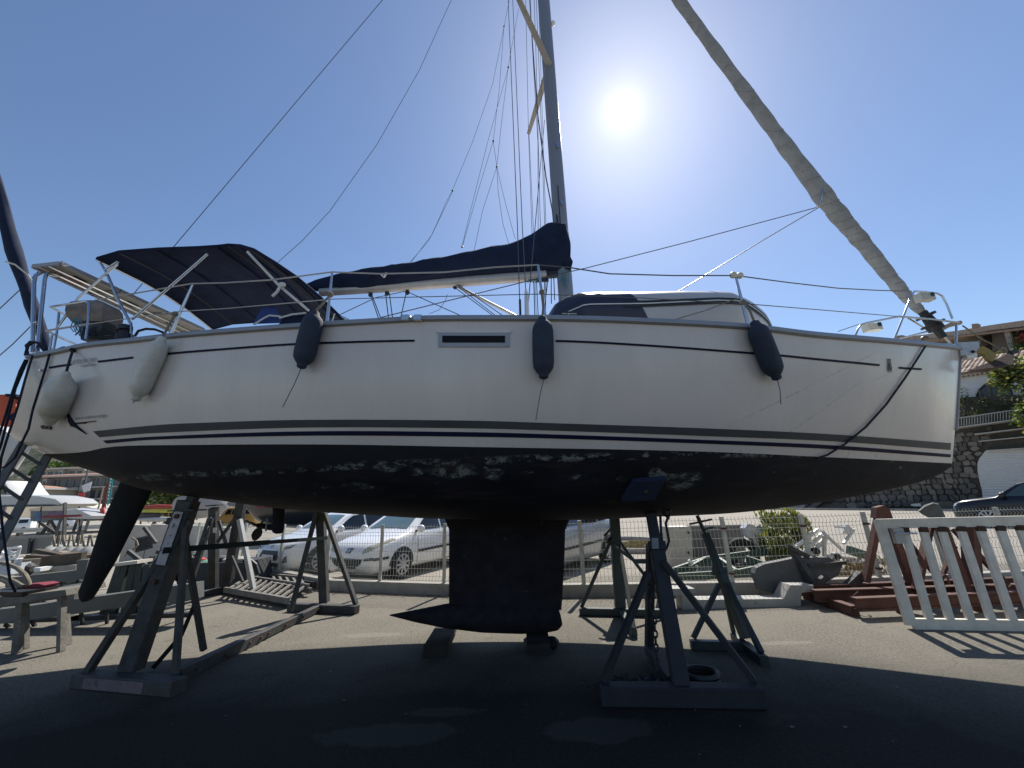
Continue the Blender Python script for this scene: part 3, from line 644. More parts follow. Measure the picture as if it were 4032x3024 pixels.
# vang, mainsheet and reef lines
W(BOAT, 'boom_vang', 1790, 1122, YM, 2120, 1290, YM, .022, mat('vang_alu', (.5, .48, .45), .4, .3), n=10)
for x0, y0, x1, y1 in ((1795, 1122, 1960, 1250), (1788, 1130, 1950, 1250), (1802, 1120, 1990, 1250)): W(BOAT, 'vang_line', x0, y0, YM - .05, x1, y1, YM - .05, .006, ROPED)
for x0, y0, x1, y1 in ((1459, 1160, 1491, 1255), (1464, 1160, 1500, 1255), (1518, 1155, 1530, 1255), (1533, 1155, 1546, 1255), (1600, 1150, 1577, 1255)): W(BOAT, 'mainsheet_line', x0, y0, YM, x1, y1, YM, .007, ROPED)
for x0, y0 in ((1459, 1152), (1524, 1148), (1604, 1144), (1792, 1122)): MB().ball(P(x0, y0 + 8, YM), .035, 8, (1, .5, 1.2)).build('sheet_block', BLACKP, BOAT)
WP(BOAT, 'jib_sheet', [(3222, 815), (2700, 955), (2310, 1055), (2080, 1106), (1700, 1200), (1500, 1250)], [5.0, 4.9, 4.8, 4.6, 4.4, 4.2], .0065, WIRE)
WP(BOAT, 'jib_sheet', [(3222, 818), (3000, 948), (2750, 1100), (2640, 1165), (2480, 1250)], [4.95, 4.8, 4.5, 4.4, 4.2], .0065, WIRE)
WP(BOAT, 'reef_line', [(1290, 1262), (1480, 1172), (1604, 1145)], [4.9, 5.0, YM], .006, WIRE)
WP(BOAT, 'reef_line', [(1606, 1150), (1700, 1192), (1830, 1250)], [YM, 5.0, 4.9], .006, ROPED)
WP(BOAT, 'mainsheet_tail', [(1690, 1235), (1730, 1220), (1755, 1180), (1762, 1160)], YM, .004, WIRE)
r = MB().ball(P(3222, 812, 4.95), .03, 8).tube([P(3222, 812, 4.95), P(3236, 770, 4.93), P(3244, 720, 4.92)], .01, 5); r.build('clew_ring', CHROME, BOAT)
# ------------------------------------------------------------------ guard rails
def near(px, py, inset=0.06):
    """point above the near side deck edge, on the line of sight of the pixel"""
    Y = 3.6
    for _ in range(30):
        p = P(px, py, Y); u = min(max((p.x - XS0) / (XS1 - XS0), 0), 1); Y = YC(p.x) - smooth(BEAM, u) + inset
    return P(px, py, Y)
def NT_(pts): return [near(*p) for p in pts]
STP = [((670, 1316), (754, 1117)), ((1288, 1262), (1308, 1073)), ((2147, 1250), (2118, 1043)), ((2947, 1287), (2897, 1086))]
for a, b_ in STP:
    A, B_ = near(*a), near(*b_); B_ = V((lerp(A.x, B_.x, 1), A.y + (B_.y - A.y) * .3, B_.z)); st = MB().tube([A - V((0, 0, .03)), A.lerp(B_, .5), B_], [.017, .014, .011], 8).build('stanchion', CHROME, BOAT, sm=True)
    # far-side twin
    Af = V((A.x, 2 * YC(A.x) - A.y, A.z)); 
    MB().tube([Af, Af + V((0, 0, .62))], .012, 6).build('stanchion', CHROME, BOAT, sm=True)
def line(pts, r, name='lifeline', m=None): MB().tube(NT_(pts), r, 6).build(name, m or mat('coated_wire', (0.42, 0.40, 0.37), 0.5, 0.1), BOAT, sm=True)
line([(374, 1182), (560, 1150), (754, 1117), (880, 1114), (1070, 1102), (1308, 1071)], .0075)
line([(1308, 1071), (1500, 1078), (1750, 1072), (1950, 1052), (2118, 1043)], .0075)
line([(2118, 1043), (2240, 1053), (2400, 1078), (2650, 1085), (2885, 1085)], .006, m=WIRE)
line([(2906, 1086), (3100, 1112), (3300, 1135), (3450, 1143), (3590, 1147)], .006, m=WIRE)
line([(184, 1301), (450, 1262), (700, 1227), (900, 1214), (1150, 1192), (1304, 1178)], .005)
line([(1304, 1178), (1700, 1168), (2120, 1158)], .004, m=WIRE); line([(2120, 1158), (2500, 1172), (2923, 1195)], .004, m=WIRE); line([(2923, 1195), (3250, 1222), (3535, 1246)], .0045, m=WIRE)
for px, py in ((2887, 1083), (2913, 1085)): MB().ball(near(px, py), .034, 10).build('line_ball', mat('cream_plastic', (0.62, 0.58, 0.48), 0.5), BOAT, sm=True)
# pulpit at the bow
def tubes(name, lines, r=.0125, m=CHROME):
    mb = MB()
    for pts_, Ys in lines:
        if not isinstance(Ys, (list, tuple)): Ys = [Ys] * len(pts_)
        mb.tube([P(x, y, Y) for (x, y), Y in zip(pts_, Ys)], r, 8)
    return mb.build(name, m, BOAT, sm=True)
tubes('pulpit', [([(3367, 1325), (3378, 1296), (3392, 1278), (3410, 1272), (3539, 1246), (3660, 1256), (3775, 1270)], [4.55, 4.55, 4.56, 4.58, 4.7, 4.8, 4.9]),
                 ([(3521, 1336), (3560, 1238), (3590, 1160), (3602, 1147), (3640, 1149), (3690, 1155), (3710, 1166), (3728, 1200), (3750, 1255)], [4.7, 4.72, 4.76, 4.78, 4.86, 4.92, 4.95, 4.95, 4.95]),
                 ([(3766, 1374), (3765, 1320), (3766, 1272)], 4.92),
                 ([(3530, 1337), (3640, 1308), (3761, 1280)], [5.4, 5.2, 5.0]), ([(3576, 1253), (3625, 1282), (3670, 1312)], [5.0, 5.2, 5.35])])
tubes('pulpit_seat', [([(3700, 1298), (3740, 1278), (3780, 1270)], 5.0)], .03, mat('teak_seat', (.35, .30, .22), .7))
for (a, b_, cc, nm) in (((3610, 1185), (3668, 1160), (0.02, 0.09, 0.05), 'bow_light'), ((3412, 1275), (3452, 1305), None, 'bow_light')):
    mbx = MB(); c = P((a[0] + b_[0]) / 2, (a[1] + b_[1]) / 2, 4.72); mbx.loft([[c + V((q * .085 + k2 * .02, yy, zz * .05 * (1.1 - .3 * k2))) for yy, zz in ((-.05, -1), (.05, -1), (.05, 1), (-.05, 1))] for q, k2 in ((-1, 0), (0, 1), (1, .5))])
    L_ = mbx.build(nm, mat('yellowed_plastic', (.52, .50, .42), .4), BOAT, sm=True, flat_angle=30)
    sub(MB().box(c + V((.06, -.03, .02)), (.035, .07, .05)), 'lens', mat('green_lens', (.005, .05, .03), .15) if nm and cc else GLASSD, L_)
line([(3300, 1305), (3372, 1280), (3395, 1276)], .004, m=WIRE)
# mooring cleat, rollers
for pts_ in ([(3590, 1345), (3620, 1343), (3650, 1346)], [(3718, 1358), (3745, 1357)]): MB().tube([P(x, y, 4.85) for x, y in pts_], .02, 6).build('bow_cleat', CHROME, BOAT, sm=True)
MB().ball(P(3641, 1335, 4.85), .045, 10).build('windlass', mat('windlass_bronze', (.16, .12, .09), .5, .3), BOAT, sm=True)
# fairlead gap in the toe rail
for s0, s1 in ((1585, 1612), (1632, 1662)):
    A, B_ = near(s0, 1253, -.03), near(s1, 1252, -.03); MB().bar(A, B_, .05, .05).ball(B_ if s0 < 1600 else A, .022, 8).build('fairlead', CHROME, BOAT, sm=True, flat_angle=30)
# ------------------------------------------------------------------ stern: pushpit, arch, solar panels, bimini
NS = 4.05
tubes('stern_arch', [([(128, 1385), (131, 1250), (134, 1110), (140, 1085), (165, 1075), (250, 1090), (420, 1180)], [4.2, 4.22, 4.25, 4.26, 4.3, 4.6, 5.6]),
                     ([(147, 1385), (160, 1250), (176, 1100), (182, 1080), (205, 1074), (300, 1110), (470, 1200)], [4.15, 4.2, 4.25, 4.26, 4.4, 4.8, 5.8]),
                     ([(128, 1275), (150, 1268)], 4.22)], .020)
tubes('pushpit', [([(198, 1208), (270, 1197), (340, 1186), (350, 1195), (348, 1260), (338, 1335)], [4.3, 4.2, 4.1, 4.08, 4.06, 4.05]), ([(198, 1208), (235, 1228), (300, 1262), (330, 1282)], [4.3, 4.5, 4.9, 5.2]),
                 ([(184, 1302), (260, 1290), (345, 1276)], [4.3, 4.15, 4.08]), ([(184, 1302), (250, 1335), (305, 1358)], [4.3, 4.5, 4.8]), ([(232, 1230), (225, 1300), (212, 1375)], 4.4), ([(205, 1320), (196, 1378)], 4.3)], .0125)
ZP = 4.62
c4 = [G(128, 1048, ZP), G(236, 1036, ZP), G(805, 1300, ZP), G(690, 1312, ZP)]
for k_ in range(3):
    f0, f1 = k_ / 3 + .004, (k_ + 1) / 3 - .004
    q = [c4[0].lerp(c4[3], f0), c4[1].lerp(c4[2], f0), c4[1].lerp(c4[2], f1), c4[0].lerp(c4[3], f1)]
    pn = MB().prism(q, (0, 0, .03)).build('solar_panel', mat('panel_back', (.30, .28, .24), .6, 0, .12, 4), BOAT)
    sub(MB().prism([p + V((0, 0, .031)) for p in q], (0, 0, .004)), 'cells', mat('solar_cells', (.008, .01, .03), .15), pn)
    fr = MB()
    for a, b_ in zip(q, q[1:] + q[:1]): fr.bar(a, b_, .035, .045)
    sub(fr, 'frame', ALUL, pn)
    sub(MB().box((q[0] + q[2]) / 2 - V((0, 0, .015)), (.10, .14, .03)), 'junction_box', BLACKP, pn)
for f in (.3, .62): tubes('panel_rail', [([(x, y), (x2, y2)], Y) for (x, y, x2, y2, Y) in ()]) if 0 else MB().tube([c4[0].lerp(c4[1], f) - V((0, 0, .03)), c4[3].lerp(c4[2], f) - V((0, 0, .03))], .014, 6).build('panel_rail', CHROME, BOAT, sm=True)
BIM = [G(383, 1020, 4.86), G(470, 994, 4.95), G(620, 983, 4.97), G(780, 977, 4.97), G(858, 972, 4.97), G(900, 967, 5.0), G(948, 970, 4.98), P(1000, 986, 4.25), P(1080, 1035, 4.2), P(1167, 1094, 4.2), P(1262, 1175, 4.2), P(1349, 1262, 4.2)]
r = MB(); rows = []
for p in BIM:
    Wd = 2.25 if p.z > 4.5 else 2.15
    rows.append([V((p.x - .55 * (1 if p is BIM[0] else .3) * f * 0.2, p.y + Wd * f, p.z + .10 * sin(pi * f) * (1 if p.z > 4 else .3))) for f in (0, .12, .3, .5, .7, .88, 1)])
r.loft(rows, closed=False, cap=False); n_ = len(r.v)
r.loft([[q + V((0, 0, .02)) for q in row] for row in rows], closed=False, cap=False)
BM = r.build('bimini', NAVY, BOAT, sm=True, flat_angle=60); BM['label'] = 'navy canvas bimini and sprayhood over the cockpit'
e = MB(); e.tube([row[0] + V((0, 0, .008)) for row in rows], .022, 6); e.tube(rows[0], .024, 6)
e.tube([row[-1] + V((0, 0, .008)) for row in rows], .02, 6); sub(e, 'hem', NAVY, BM, sm=True)
for i in (0, 2, 4, 6, 8): sub(MB().tube([q - V((0, 0, .022)) for q in rows[i]], .0125, 6), 'bow_tube', CHROME if i == 0 else NAVY, BM, sm=True)
for i in (1, 5, 7, 9): sub(MB().tube([q - V((0, 0, .008)) for q in rows[i]], .010, 5), 'seam', BLACKP, BM)
tubes('bimini_frame', [([(395, 1035), (420, 1075), (470, 1190), (515, 1275), (516, 1335)], [4.5, 4.5, 4.45, 4.4, 4.4])], .016)
for pts_, Ys in (([(817, 1000), (520, 1258)], [4.35, 4.42]), ([(462, 1040), (310, 1172), (220, 1300)], [4.5, 4.45, 4.4]), ([(465, 1030), (410, 1065)], 4.5)): tubes('frame_strut', [(pts_, Ys)], .015)
WP(BOAT, 'canopy_strap', [(975, 992), (1100, 1125), (1215, 1222)], [4.22, 4.15, 4.1], .017, mat('white_webbing', (.6, .58, .54), .8), n=6)
MB().ball(P(1110, 1122, 4.12), .05, 8, (1, .6, .7)).tube([P(1103, 1128, 4.1), P(1090, 1150, 4.1), P(1072, 1167, 4.1)], .016, 6).build('strap_knot', MATS['white_webbing'], BOAT, sm=True)
# cockpit clutter seen over the rail
MB().lathe(P(490, 1340, 4.4), P(490, 1282, 4.4), [(0, .09), (.3, .09), (.35, .06), (.6, .055), (.65, .075), (.9, .08), (1, .05)], 14).build('winch', mat('winch_dark', (.05, .045, .045), .35, .6), BOAT, sm=True, flat_angle=30)
MB().tube([P(530, 1325, 4.6), P(545, 1303, 4.6), P(575, 1295, 4.6), P(610, 1297, 4.6), P(640, 1308, 4.6), P(655, 1325, 4.6)], .016, 6).build('steering_wheel_rim', BLACKP, BOAT, sm=True)
hb = MB(); hb.loft([[P(x0, 1276, 4.3 + dy), P(x0 * .5 + 1064 * .5, yt, 4.35 + dy), P(x1 * .5 + 1064 * .5, yt, 4.35 + dy), P(x1, 1272, 4.3 + dy)] for dy, x0, x1, yt in ((0, 995, 1112, 1215), (.25, 1000, 1105, 1210))])
hb.build('hatch_hood', mat('royal_blue_canvas', (.02, .045, .17), .8, 0, .2, 8, .3, 30), BOAT)
MB().tube([P(1000, 1278, 4.28), P(1035, 1255, 4.27), P(1060, 1242, 4.27), P(1105, 1246, 4.27)], .012, 5).tube([P(1100, 1252, 4.27), P(1150, 1238, 4.27), P(1205, 1232, 4.27)], .012, 5).build('hood_piping', mat('white_piping', (.6, .6, .57), .6), BOAT)
cg = MB(); cg.loft([[P(1090, 1285, 4.3 + dy), P(1120, 1250, 4.3 + dy), P(1215, 1238, 4.3 + dy), P(1240, 1285, 4.3 + dy)] for dy in (0, .3)]); cg.build('cockpit_cushion', NAVY, BOAT)
tubes('handrail', [([(1310, 1262), (1318, 1236), (1350, 1250), (1375, 1262)], 4.2)], .015)
# ------------------------------------------------------------------ fenders, each hanging on its own line
def fender(label, top, botm, r, m, kind, rope, tail, Yoff=.10, group='fenders hung over the near side'):
    pb = hp(*botm); A = near(*top, -(r + .01)); B_ = pb[0] + pb[1] * (r + .02); B_ = P(*botm, B_.y)
    t = thing('fender', label, 'fender', A, group=group)
    if kind == 'buoy': prof = [(0, .02), (.03, .035), (.08, .045), (.13, r * .55), (.22, r * .88), (.27, r * .97), (.275, r), (.5, r * 1.02), (.72, r), (.725, r * .96), (.80, r * .85), (.9, r * .5), (.955, .05), (.97, .045), (1, .03)]
    else: prof = [(0, .02), (.02, .036), (.06, .042), (.085, r * .55), (.12, r * .78), (.18, r * .93), (.25, r), (.5, r * 1.01), (.72, r), (.82, r * .93), (.88, r * .72), (.93, r * .45), (.95, .042), (.98, .038), (1, .015)]
    MB().lathe(A, B_, prof, 22).build('body', m, t, sm=True, flat_angle=60)
    up = near(*rope, -.02); o = MB().tube([A, A.lerp(up, .5) + V((.01, -.01, 0)), up], .011, 6).build('rope', ROPED if kind == 'buoy' else ROPEH, t, sm=True)
    MB().ball(up, .028, 8).build('knot', ROPEH if kind != 'buoy' else ROPED, t, sm=True)
    if tail:
        MB().tube([B_] + [P(*p, B_.y + .012 * i) for i, p in enumerate(tail)], .004, 5).build('tail_cord', WIRE, t)
    return t
fender('cream teardrop fender with two moulded seams, nearest the stern', (262, 1462), (190, 1672), .118, FENDW, 'buoy', (287, 1378), None)
fender('white cylindrical fender hanging at a slant on the aft stanchion', (642, 1325), (530, 1580), .086, FENDW, 'cyl', (690, 1236), [(524, 1588)])
fender('navy covered fender hanging beside the sprayhood, its cord trailing aft', (1243, 1225), (1185, 1452), .094, FENDN, 'cyl', (1302, 1160), [(1160, 1510), (1113, 1603)])
fender('navy covered fender hanging straight down just forward of the hull window', (2136, 1245), (2141, 1493), .092, FENDN, 'cyl', (2134, 1150), [(2125, 1560), (2110, 1655)])
fender('navy covered fender hanging below the white stanchion balls near the bow', (2968, 1262), (3062, 1497), .090, FENDN, 'cyl', (2925, 1190), [(3072, 1540), (3075, 1592)])
# ------------------------------------------------------------------ dark lines over the topsides
def deckline(label, pts, r=.010, offs=None):
    q = []
    for i, (x, y, Y) in enumerate(pts):
        if Y is None: h = hp(x, y); q.append(h[0] + h[1] * (r + .01))
        else: q.append(P(x, y, Y))
    c = q[0]; o = MB().tube(q, r, 7).build('mooring_line', ROPED, rootloc=c, sm=True); setp(o, label, 'rope', 'dark mooring lines over the side'); return o
deckline('dark rope slanting down the white bow to the forward stand', [(3641, 1350, 4.75), (3636, 1362, None), (3560, 1480, None), (3480, 1592, None), (3400, 1680, None), (3320, 1745, None), (3250, 1788, None), (3210, 1800, None)])
deckline('dark rope looped round the stern cleat and down past the swallow emblem', [(300, 1372, 4.1), (250, 1367, 4.05), (215, 1380, 3.98), (206, 1392, None), (190, 1450, None), (165, 1530, None), (140, 1610, None), (112, 1690, 3.95), (92, 1730, 3.95), (60, 1800, 4.0), (20, 1838, 4.1), (-30, 1850, 4.2)])
deckline('dark rope falling over the stern corner and ladder to the yard', [(100, 1395, 3.95), (128, 1400, 3.95), (100, 1490, 3.93), (70, 1600, 3.94), (30, 1720, 3.96), (5, 1800, 4.0), (-8, 1900, 4.0), (12, 2100, 4.05), (40, 2290, 4.1), (60, 2330, 4.2)], .010)
deckline('outermost dark rope running from the stern corner out of frame', [(100, 1416, 4.0), (78, 1460, 3.97), (50, 1540, 3.97), (20, 1640, 4.0), (-12, 1740, 4.02), (-60, 1850, 4.1)])
deckline('dark rope beside the outermost one at the stern corner', [(108, 1416, 4.02), (60, 1530, 3.98), (35, 1630, 4.0), (4, 1750, 4.02), (-50, 1900, 4.1)], .011)
r = MB().tube([P(100, 1400, 4.1), P(110, 1362, 4.1), P(135, 1346, 4.1), (P(165, 1355, 4.1)), P(180, 1376, 4.1)], .014, 6).tube([P(112, 1398, 4.1), P(102, 1360, 4.15), P(118, 1345, 4.15), P(150, 1352, 4.15), P(172, 1380, 4.1)], .012, 6)
setp(r.build('rope_loop', ROPED, rootloc=P(100, 1400, 4.1), sm=True), 'dark rope looped over the stern cleat on the deck edge', 'rope')
# ------------------------------------------------------------------ outboard on the rail
t = thing('outboard_motor', 'outboard motor under a grey-beige cover clamped on the stern rail', 'outboard motor', P(380, 1330, 4.45))
cv = MB(); cv.loft([[P(x0, y, 4.45) + V((0, wd * s_, 0)) for x0, s_ in ((a0, -1), (a0 + (a1 - a0) * .5, -1.15), (a1, -1), (a1, 1), (a0, 1))] for y, a0, a1, wd in ((1280, 318, 436, .11), (1262, 306, 442, .13), (1240, 302, 446, .135), (1218, 304, 445, .13), (1203, 318, 436, .11), (1194, 345, 415, .07)) for dd in (1,)])
cv.build('cover', mat('beige_cover', (.22, .185, .16), .9, 0, .25, 9, .4, 40), t, sm=True, flat_angle=60)
MB().loft([[P(x0, y, 4.45) + V((0, s_ * .1, 0)) for x0, s_ in ((a0, -1), (a1, -1), (a1, 1), (a0, 1))] for y, a0, a1 in ((1276, 310, 440), (1300, 345, 432), (1350, 352, 425))]).build('engine_block', BLACKP, t)
r = MB()
for k_ in range(9):
    x0 = 330 + random.uniform(0, 110); r.tube([P(x0, 1288, 4.3), P(x0 + random.uniform(-40, 40), 1320, 4.25), P(x0 + random.uniform(-30, 30), 1300 + random.uniform(0, 40), 4.3)], .007, 5)
r.build('hose', BLACKP, t)
r = MB()
for k_ in range(3):
    x0 = 284 + k_ * 12; r.tube([P(x0 + 8, 1250, 4.05), P(x0 - 6, 1290, 4.05), P(x0 + 6, 1330 - abs(k_ - 3) * 8, 4.05), P(x0 + 16, 1300, 4.05), P(x0 + 10, 1255, 4.05)], .005, 5)
setp(r.build('rope_coil', ROPET, rootloc=P(300, 1300, 4.05)), 'teal rope coil hanging on the stern rail beside the outboard', 'rope')
# ------------------------------------------------------------------ upturned dinghy on the foredeck
t = thing('dinghy', 'upturned white inflatable dinghy with navy bow panel, lashed on the foredeck', 'dinghy', P(2600, 1260, 4.7))
DT = [(2150, 1246), (2165, 1215), (2185, 1188), (2222, 1172), (2500, 1168), (2650, 1165), (2800, 1168), (2900, 1182), (2985, 1208), (3030, 1245), (3050, 1300)]
def dsec(px, f0, f1, mb, off=0.0, n=29):
    """part of the near-side tube between fractions f0..f1 of its height (0 = top)"""
    tp = P(px, interp(DT, px), 4.56); zb = 3.12; Yc_ = 4.85; hw = .78 * min(1, (3066 - px) / 260) ** .5 * min(1, .55 + (px - 2150) / 260); H_ = max(tp.z - zb, .02)
    return [V((tp.x, Yc_ - (hw + off) * sin(pi * (f0 + (f1 - f0) * k / (n - 1))) ** .55 if f0 + (f1 - f0) * k / (n - 1) < .5 else Yc_ - (hw + off) * (1 - .25 * (2 * (f0 + (f1 - f0) * k / (n - 1)) - 1) ** 2), tp.z + (off * .5 if f0 == 0 else 0) - H_ * (f0 + (f1 - f0) * k / (n - 1)) ** 1.4)) for k in range(n)]
def dtube(name, m, x0, x1, f0, f1, off, n=40, near_only=True, par=None, diag=0):
    mb = MB(); rows = []
    for j in range(n + 1):
        px = lerp(x0, x1, j / n); rows.append(dsec(px, f0(px) if callable(f0) else f0, f1(px) if callable(f1) else f1, None, off))
    mb.loft(rows, closed=False, cap=False)
    rows2 = [[V((p.x, 2 * 4.85 - p.y, p.z)) for p in row] for row in rows]; mb.loft(rows2, closed=False, cap=False)
    return mb.build(name, m, par or t, sm=True, flat_angle=60)
dtube('hull', mat('dinghy_white', (.42, .42, .43), .4, 0, .06, 4), 2380, 3064, 0, 1, 0)
mb = MB(); DN = 24; rows = []
for j in range(DN + 1):
    row = []
    for k_ in range(29):
        xe = interp([(0, 2412), (6, 2425), (12, 2450), (20, 2490), (28, 2520)], k_); row.append(dsec(lerp(2150, xe, j / DN), 0, 1, None, .006)[k_])
    rows.append(row)
mb.loft(rows, closed=False, cap=False); mb.loft([[V((p.x, 9.7 - p.y, p.z)) for p in row] for row in rows], closed=False, cap=False)
mb.build('bow_panel', mat('dinghy_navy', (.014, .017, .04), .4, 0, .2, 4), t, sm=True, flat_angle=60)
def zfrac(C):
    def f(px):
        tp = P(px, interp(DT, px), 4.56).z; return min(.98, max(0.01, (tp - P(px, interp(C, px), 4.12).z) / max(tp - 3.12, .02)) ** .714)
    return f
BANDC = [(2155, 1228), (2200, 1214), (2300, 1208), (2480, 1206), (2733, 1194), (2860, 1200), (2959, 1226), (3020, 1262), (3058, 1300)]
up_ = lambda d_: zfrac([(x, y + d_) for x, y in BANDC])
dtube('rubbing_band', BLACKP, 2400, 3055, up_(-11), up_(14), .014, 44)
dtube('white_trim', mat('trim_white', (.6, .6, .58), .5), 2156, 3052, up_(-1), up_(3), .017, 50)
lb = P(2290, 1238, 4.0); 
for nm, m, o_, hx, hz in (('label_panel', BLACKP, 0, 43, 14),): MB().prism([P(2206, 1226, 4.03), P(2289, 1226, 4.03), P(2289, 1256, 4.03), P(2206, 1256, 4.03)], (0, .01, 0)).build(nm, m, t)
a, q = P(2212, 1238, 4.025), P(2286, 1238, 4.025)
text_on('TERRY@MARINE', .022, a, q - a, V((0, -1, 0)), WHITEP, t)
a, q = P(2212, 1256, 4.025), P(2286, 1256, 4.025); text_on('MAXI', .05, a, q - a, V((0, -1, 0)), WHITEP, t)
MB().tube([P(2905, 1176, 4.05), P(2870, 1186, 4.02), P(2780, 1222, 3.95), P(2700, 1245, 3.9), P(2630, 1268, 3.9)], .006, 5).build('lashing', ROPEH, t)
# ------------------------------------------------------------------ anchor on the bow roller
t = thing('anchor', 'rust-brown plough anchor with a yellow shank and pale guard plate hanging off the bow', 'anchor', P(3800, 1370, 4.98))
MB().prism([P(3772, 1348, 4.9), P(3850, 1345, 4.9), P(3857, 1352, 4.9), P(3856, 1368, 4.9), P(3838, 1392, 4.9), P(3785, 1400, 4.9)], (0, .06, 0)).build('guard_plate', mat('pale_blue_plate', (.42, .46, .50), .5, 0, .15, 20), t)
MB().prism([P(3802, 1396, 4.92), P(3846, 1389, 4.92), P(3850, 1402, 4.92), P(3836, 1412, 4.92), P(3812, 1410, 4.92)], (0, .07, 0)).build('roller_cheek', WHITEP, t)
MB().ball(P(3832, 1384, 4.885), .02, 8).build('roller_pin', BLACKP, t)
MB().prism([P(3852, 1366, 4.95), P(3872, 1362, 4.95), P(3908, 1382, 4.95), P(3926, 1402, 4.95), P(3906, 1426, 4.95), P(3890, 1414, 4.95), P(3880, 1398, 4.95), P(3855, 1388, 4.95)], (0, .04, 0)).build('shank', mat('yellow_shank', (.30, .21, .05), .6, 0, .3, 12), t)
fl = MB(); apex, tip, heel, mid_ = P(3990, 1385, 4.97), P(3806, 1462, 4.97), P(3935, 1450, 4.97), P(3906, 1420, 4.97)
for s_ in (-1, 1): fl.face(apex, tip, heel + V((0, .16 * s_, 0))); fl.face(apex, heel + V((0, .16 * s_, 0)), tip)
fl.face(tip, heel + V((0, -.16, 0)), heel + V((0, .16, 0))); fl.build('fluke', mat('anchor_rust', (.06, .032, .022), .8, 0, .3, 12, .3, 60), t)
MB().bar(P(3975, 1388, 4.97), P(4002, 1383, 4.97), .05).build('fluke_tip', BLACKP, t)
o = MB().tube([P(3790, 1282, 4.93), P(3860, 1332, 4.95), P(3950, 1378, 4.96), P(3966, 1390, 4.96)], .010, 6).ball(P(3951, 1377, 4.96), .03, 8).build('anchor_lashing', ROPEH, rootloc=P(3790, 1282, 4.93)); setp(o, 'hemp line tying the anchor tip up to the pulpit', 'rope')
# ------------------------------------------------------------------ timber blocks under the keel
def block_stack(label, cx, y0, y1, wdt, tops, off):
    t = thing('keel_block', label, 'timber block', (cx, (y0 + y1) / 2, 0), group='timber blocks carrying the keel')
    z = 0.0
    for i, h in enumerate(tops):
        o = off[i]; MB().box((cx + o, (y0 + y1) / 2 - abs(o), z + h / 2), (wdt, y1 - y0, h - .004), .0).build('timber', WOODD, t); z += h
    return t
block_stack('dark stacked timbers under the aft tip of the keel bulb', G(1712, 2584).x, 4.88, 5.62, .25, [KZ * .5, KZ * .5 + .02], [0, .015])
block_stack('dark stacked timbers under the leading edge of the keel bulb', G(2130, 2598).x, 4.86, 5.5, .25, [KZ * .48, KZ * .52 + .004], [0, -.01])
MB().ball((G(2180, 2585).x, 5.05, .06), .09, 8, (1, 1, .7)).build('wheel_chock', BLACKP, None)
setp(bpy.data.objects['wheel_chock'], 'small black rubber chock beside the forward keel block', 'chock')
# ------------------------------------------------------------------ steel stands and cradles
def stand(name, label, cat, parts, loc, m=STEEL, group=None):
    t = thing(name, label, cat, loc, group=group)
    for nm, a, b_, w_, h_ in parts: MB().bar(a, b_, w_, h_, ch=min(w_, h_) * .08).build(nm, m, t)
    return t
def zz(p, z): return V((p.x, p.y, z))
hb_ = .055
# near aft A-frame + athwartships beam + far A-frame: one cradle
a0, a1 = zz(G(308, 2700), .06), zz(G(700, 2735), .06); pb_ = zz(G(505, 2690), .12); pt_ = P(745, 1972, 4.52)
f0, f1 = zz(G(1140, 2405), .06), zz(G(1405, 2418), .06); fb = zz(G(1275, 2400), .10); fb_top = P(1262, 2000, fb.y + .02)
tb0, tb1 = zz(G(690, 2690), .06), zz(fb, .06)
q = thing('boat_cradle', 'grey steel cradle with two A-frames joined by a long beam under the stern', 'boat cradle', ((a0 + a1) / 2 - V((0, 0, .06))))
def part(nm, a, b_, w_, h_, m=STEEL, par=None): return MB().bar(a, b_, w_, h_, ch=min(w_, h_) * .08).build(nm, m, par or q)
part('foot_beam', a0, a1, .15, .12); part('foot_beam', f0, f1, .12, .11); part('cross_beam', tb0, tb0.lerp(tb1, .42), .11, .12); part('cross_beam', tb0.lerp(tb1, .36), tb1, .09, .10)
part('post', pb_, pt_, .17, .15); part('post', fb, fb_top, .13, .13)
for x1, y1, x2, y2 in ((330, 2665, 705, 2090), ): part('brace', zz(G(x1, y1 + 35), .10), P(x2, y2, 4.47), .075, .06)
part('brace', zz(G(682, 2705), .10), P(732, 2075, 4.45), .055, .05)
part('brace', zz(G(795, 2600), .10), P(716, 2050, 4.62), .06, .05)
part('brace', zz(G(1142, 2440), .11), P(1245, 2020, fb.y - .05), .06, .06); part('brace', zz(G(1400, 2412), .11), P(1278, 2020, fb.y), .07, .06)
part('top_plate', pt_ - V((.14, 0, .10)), pt_ + V((.14, 0, -.10)), .2, .015); part('screw_jack', pt_ - V((0, 0, .1)), pt_ + V((.03, .02, .06)), .09, .09)
pl = MB().prism([P(505 + 0, 0, 1)] * 3, (0, 0, 0)) if 0 else None
def label_plate(par, pts, Y, m): return MB().prism([P(x, y, Y) for x, y in pts], (0, .004, 0)).build('painted_patch', m, par)
PATCH = mat('flaking_pale_paint', (.42, .38, .38), .8, 0, .2, 10, .3, 50, col2=(.05, .045, .045), thr=.56)
dv = (pt_ - pb_).normalized(); n_ = V((0, -1, 0)); n_ = (n_ - dv * n_.dot(dv)).normalized(); sd_ = dv.cross(n_)
A_, B_ = pb_.lerp(pt_, .60), pb_.lerp(pt_, .93); c0 = n_ * .088
MB().prism([A_ + c0 - sd_ * .05, A_ + c0 + sd_ * .05, B_ + c0 + sd_ * .05, B_ + c0 - sd_ * .05], n_ * .003).build('painted_patch', PATCH, q)
dv = (a1 - a0).normalized(); n2 = V((dv.y, -dv.x, 0)); A_, B_ = a0.lerp(a1, .14), a0.lerp(a1, .74)
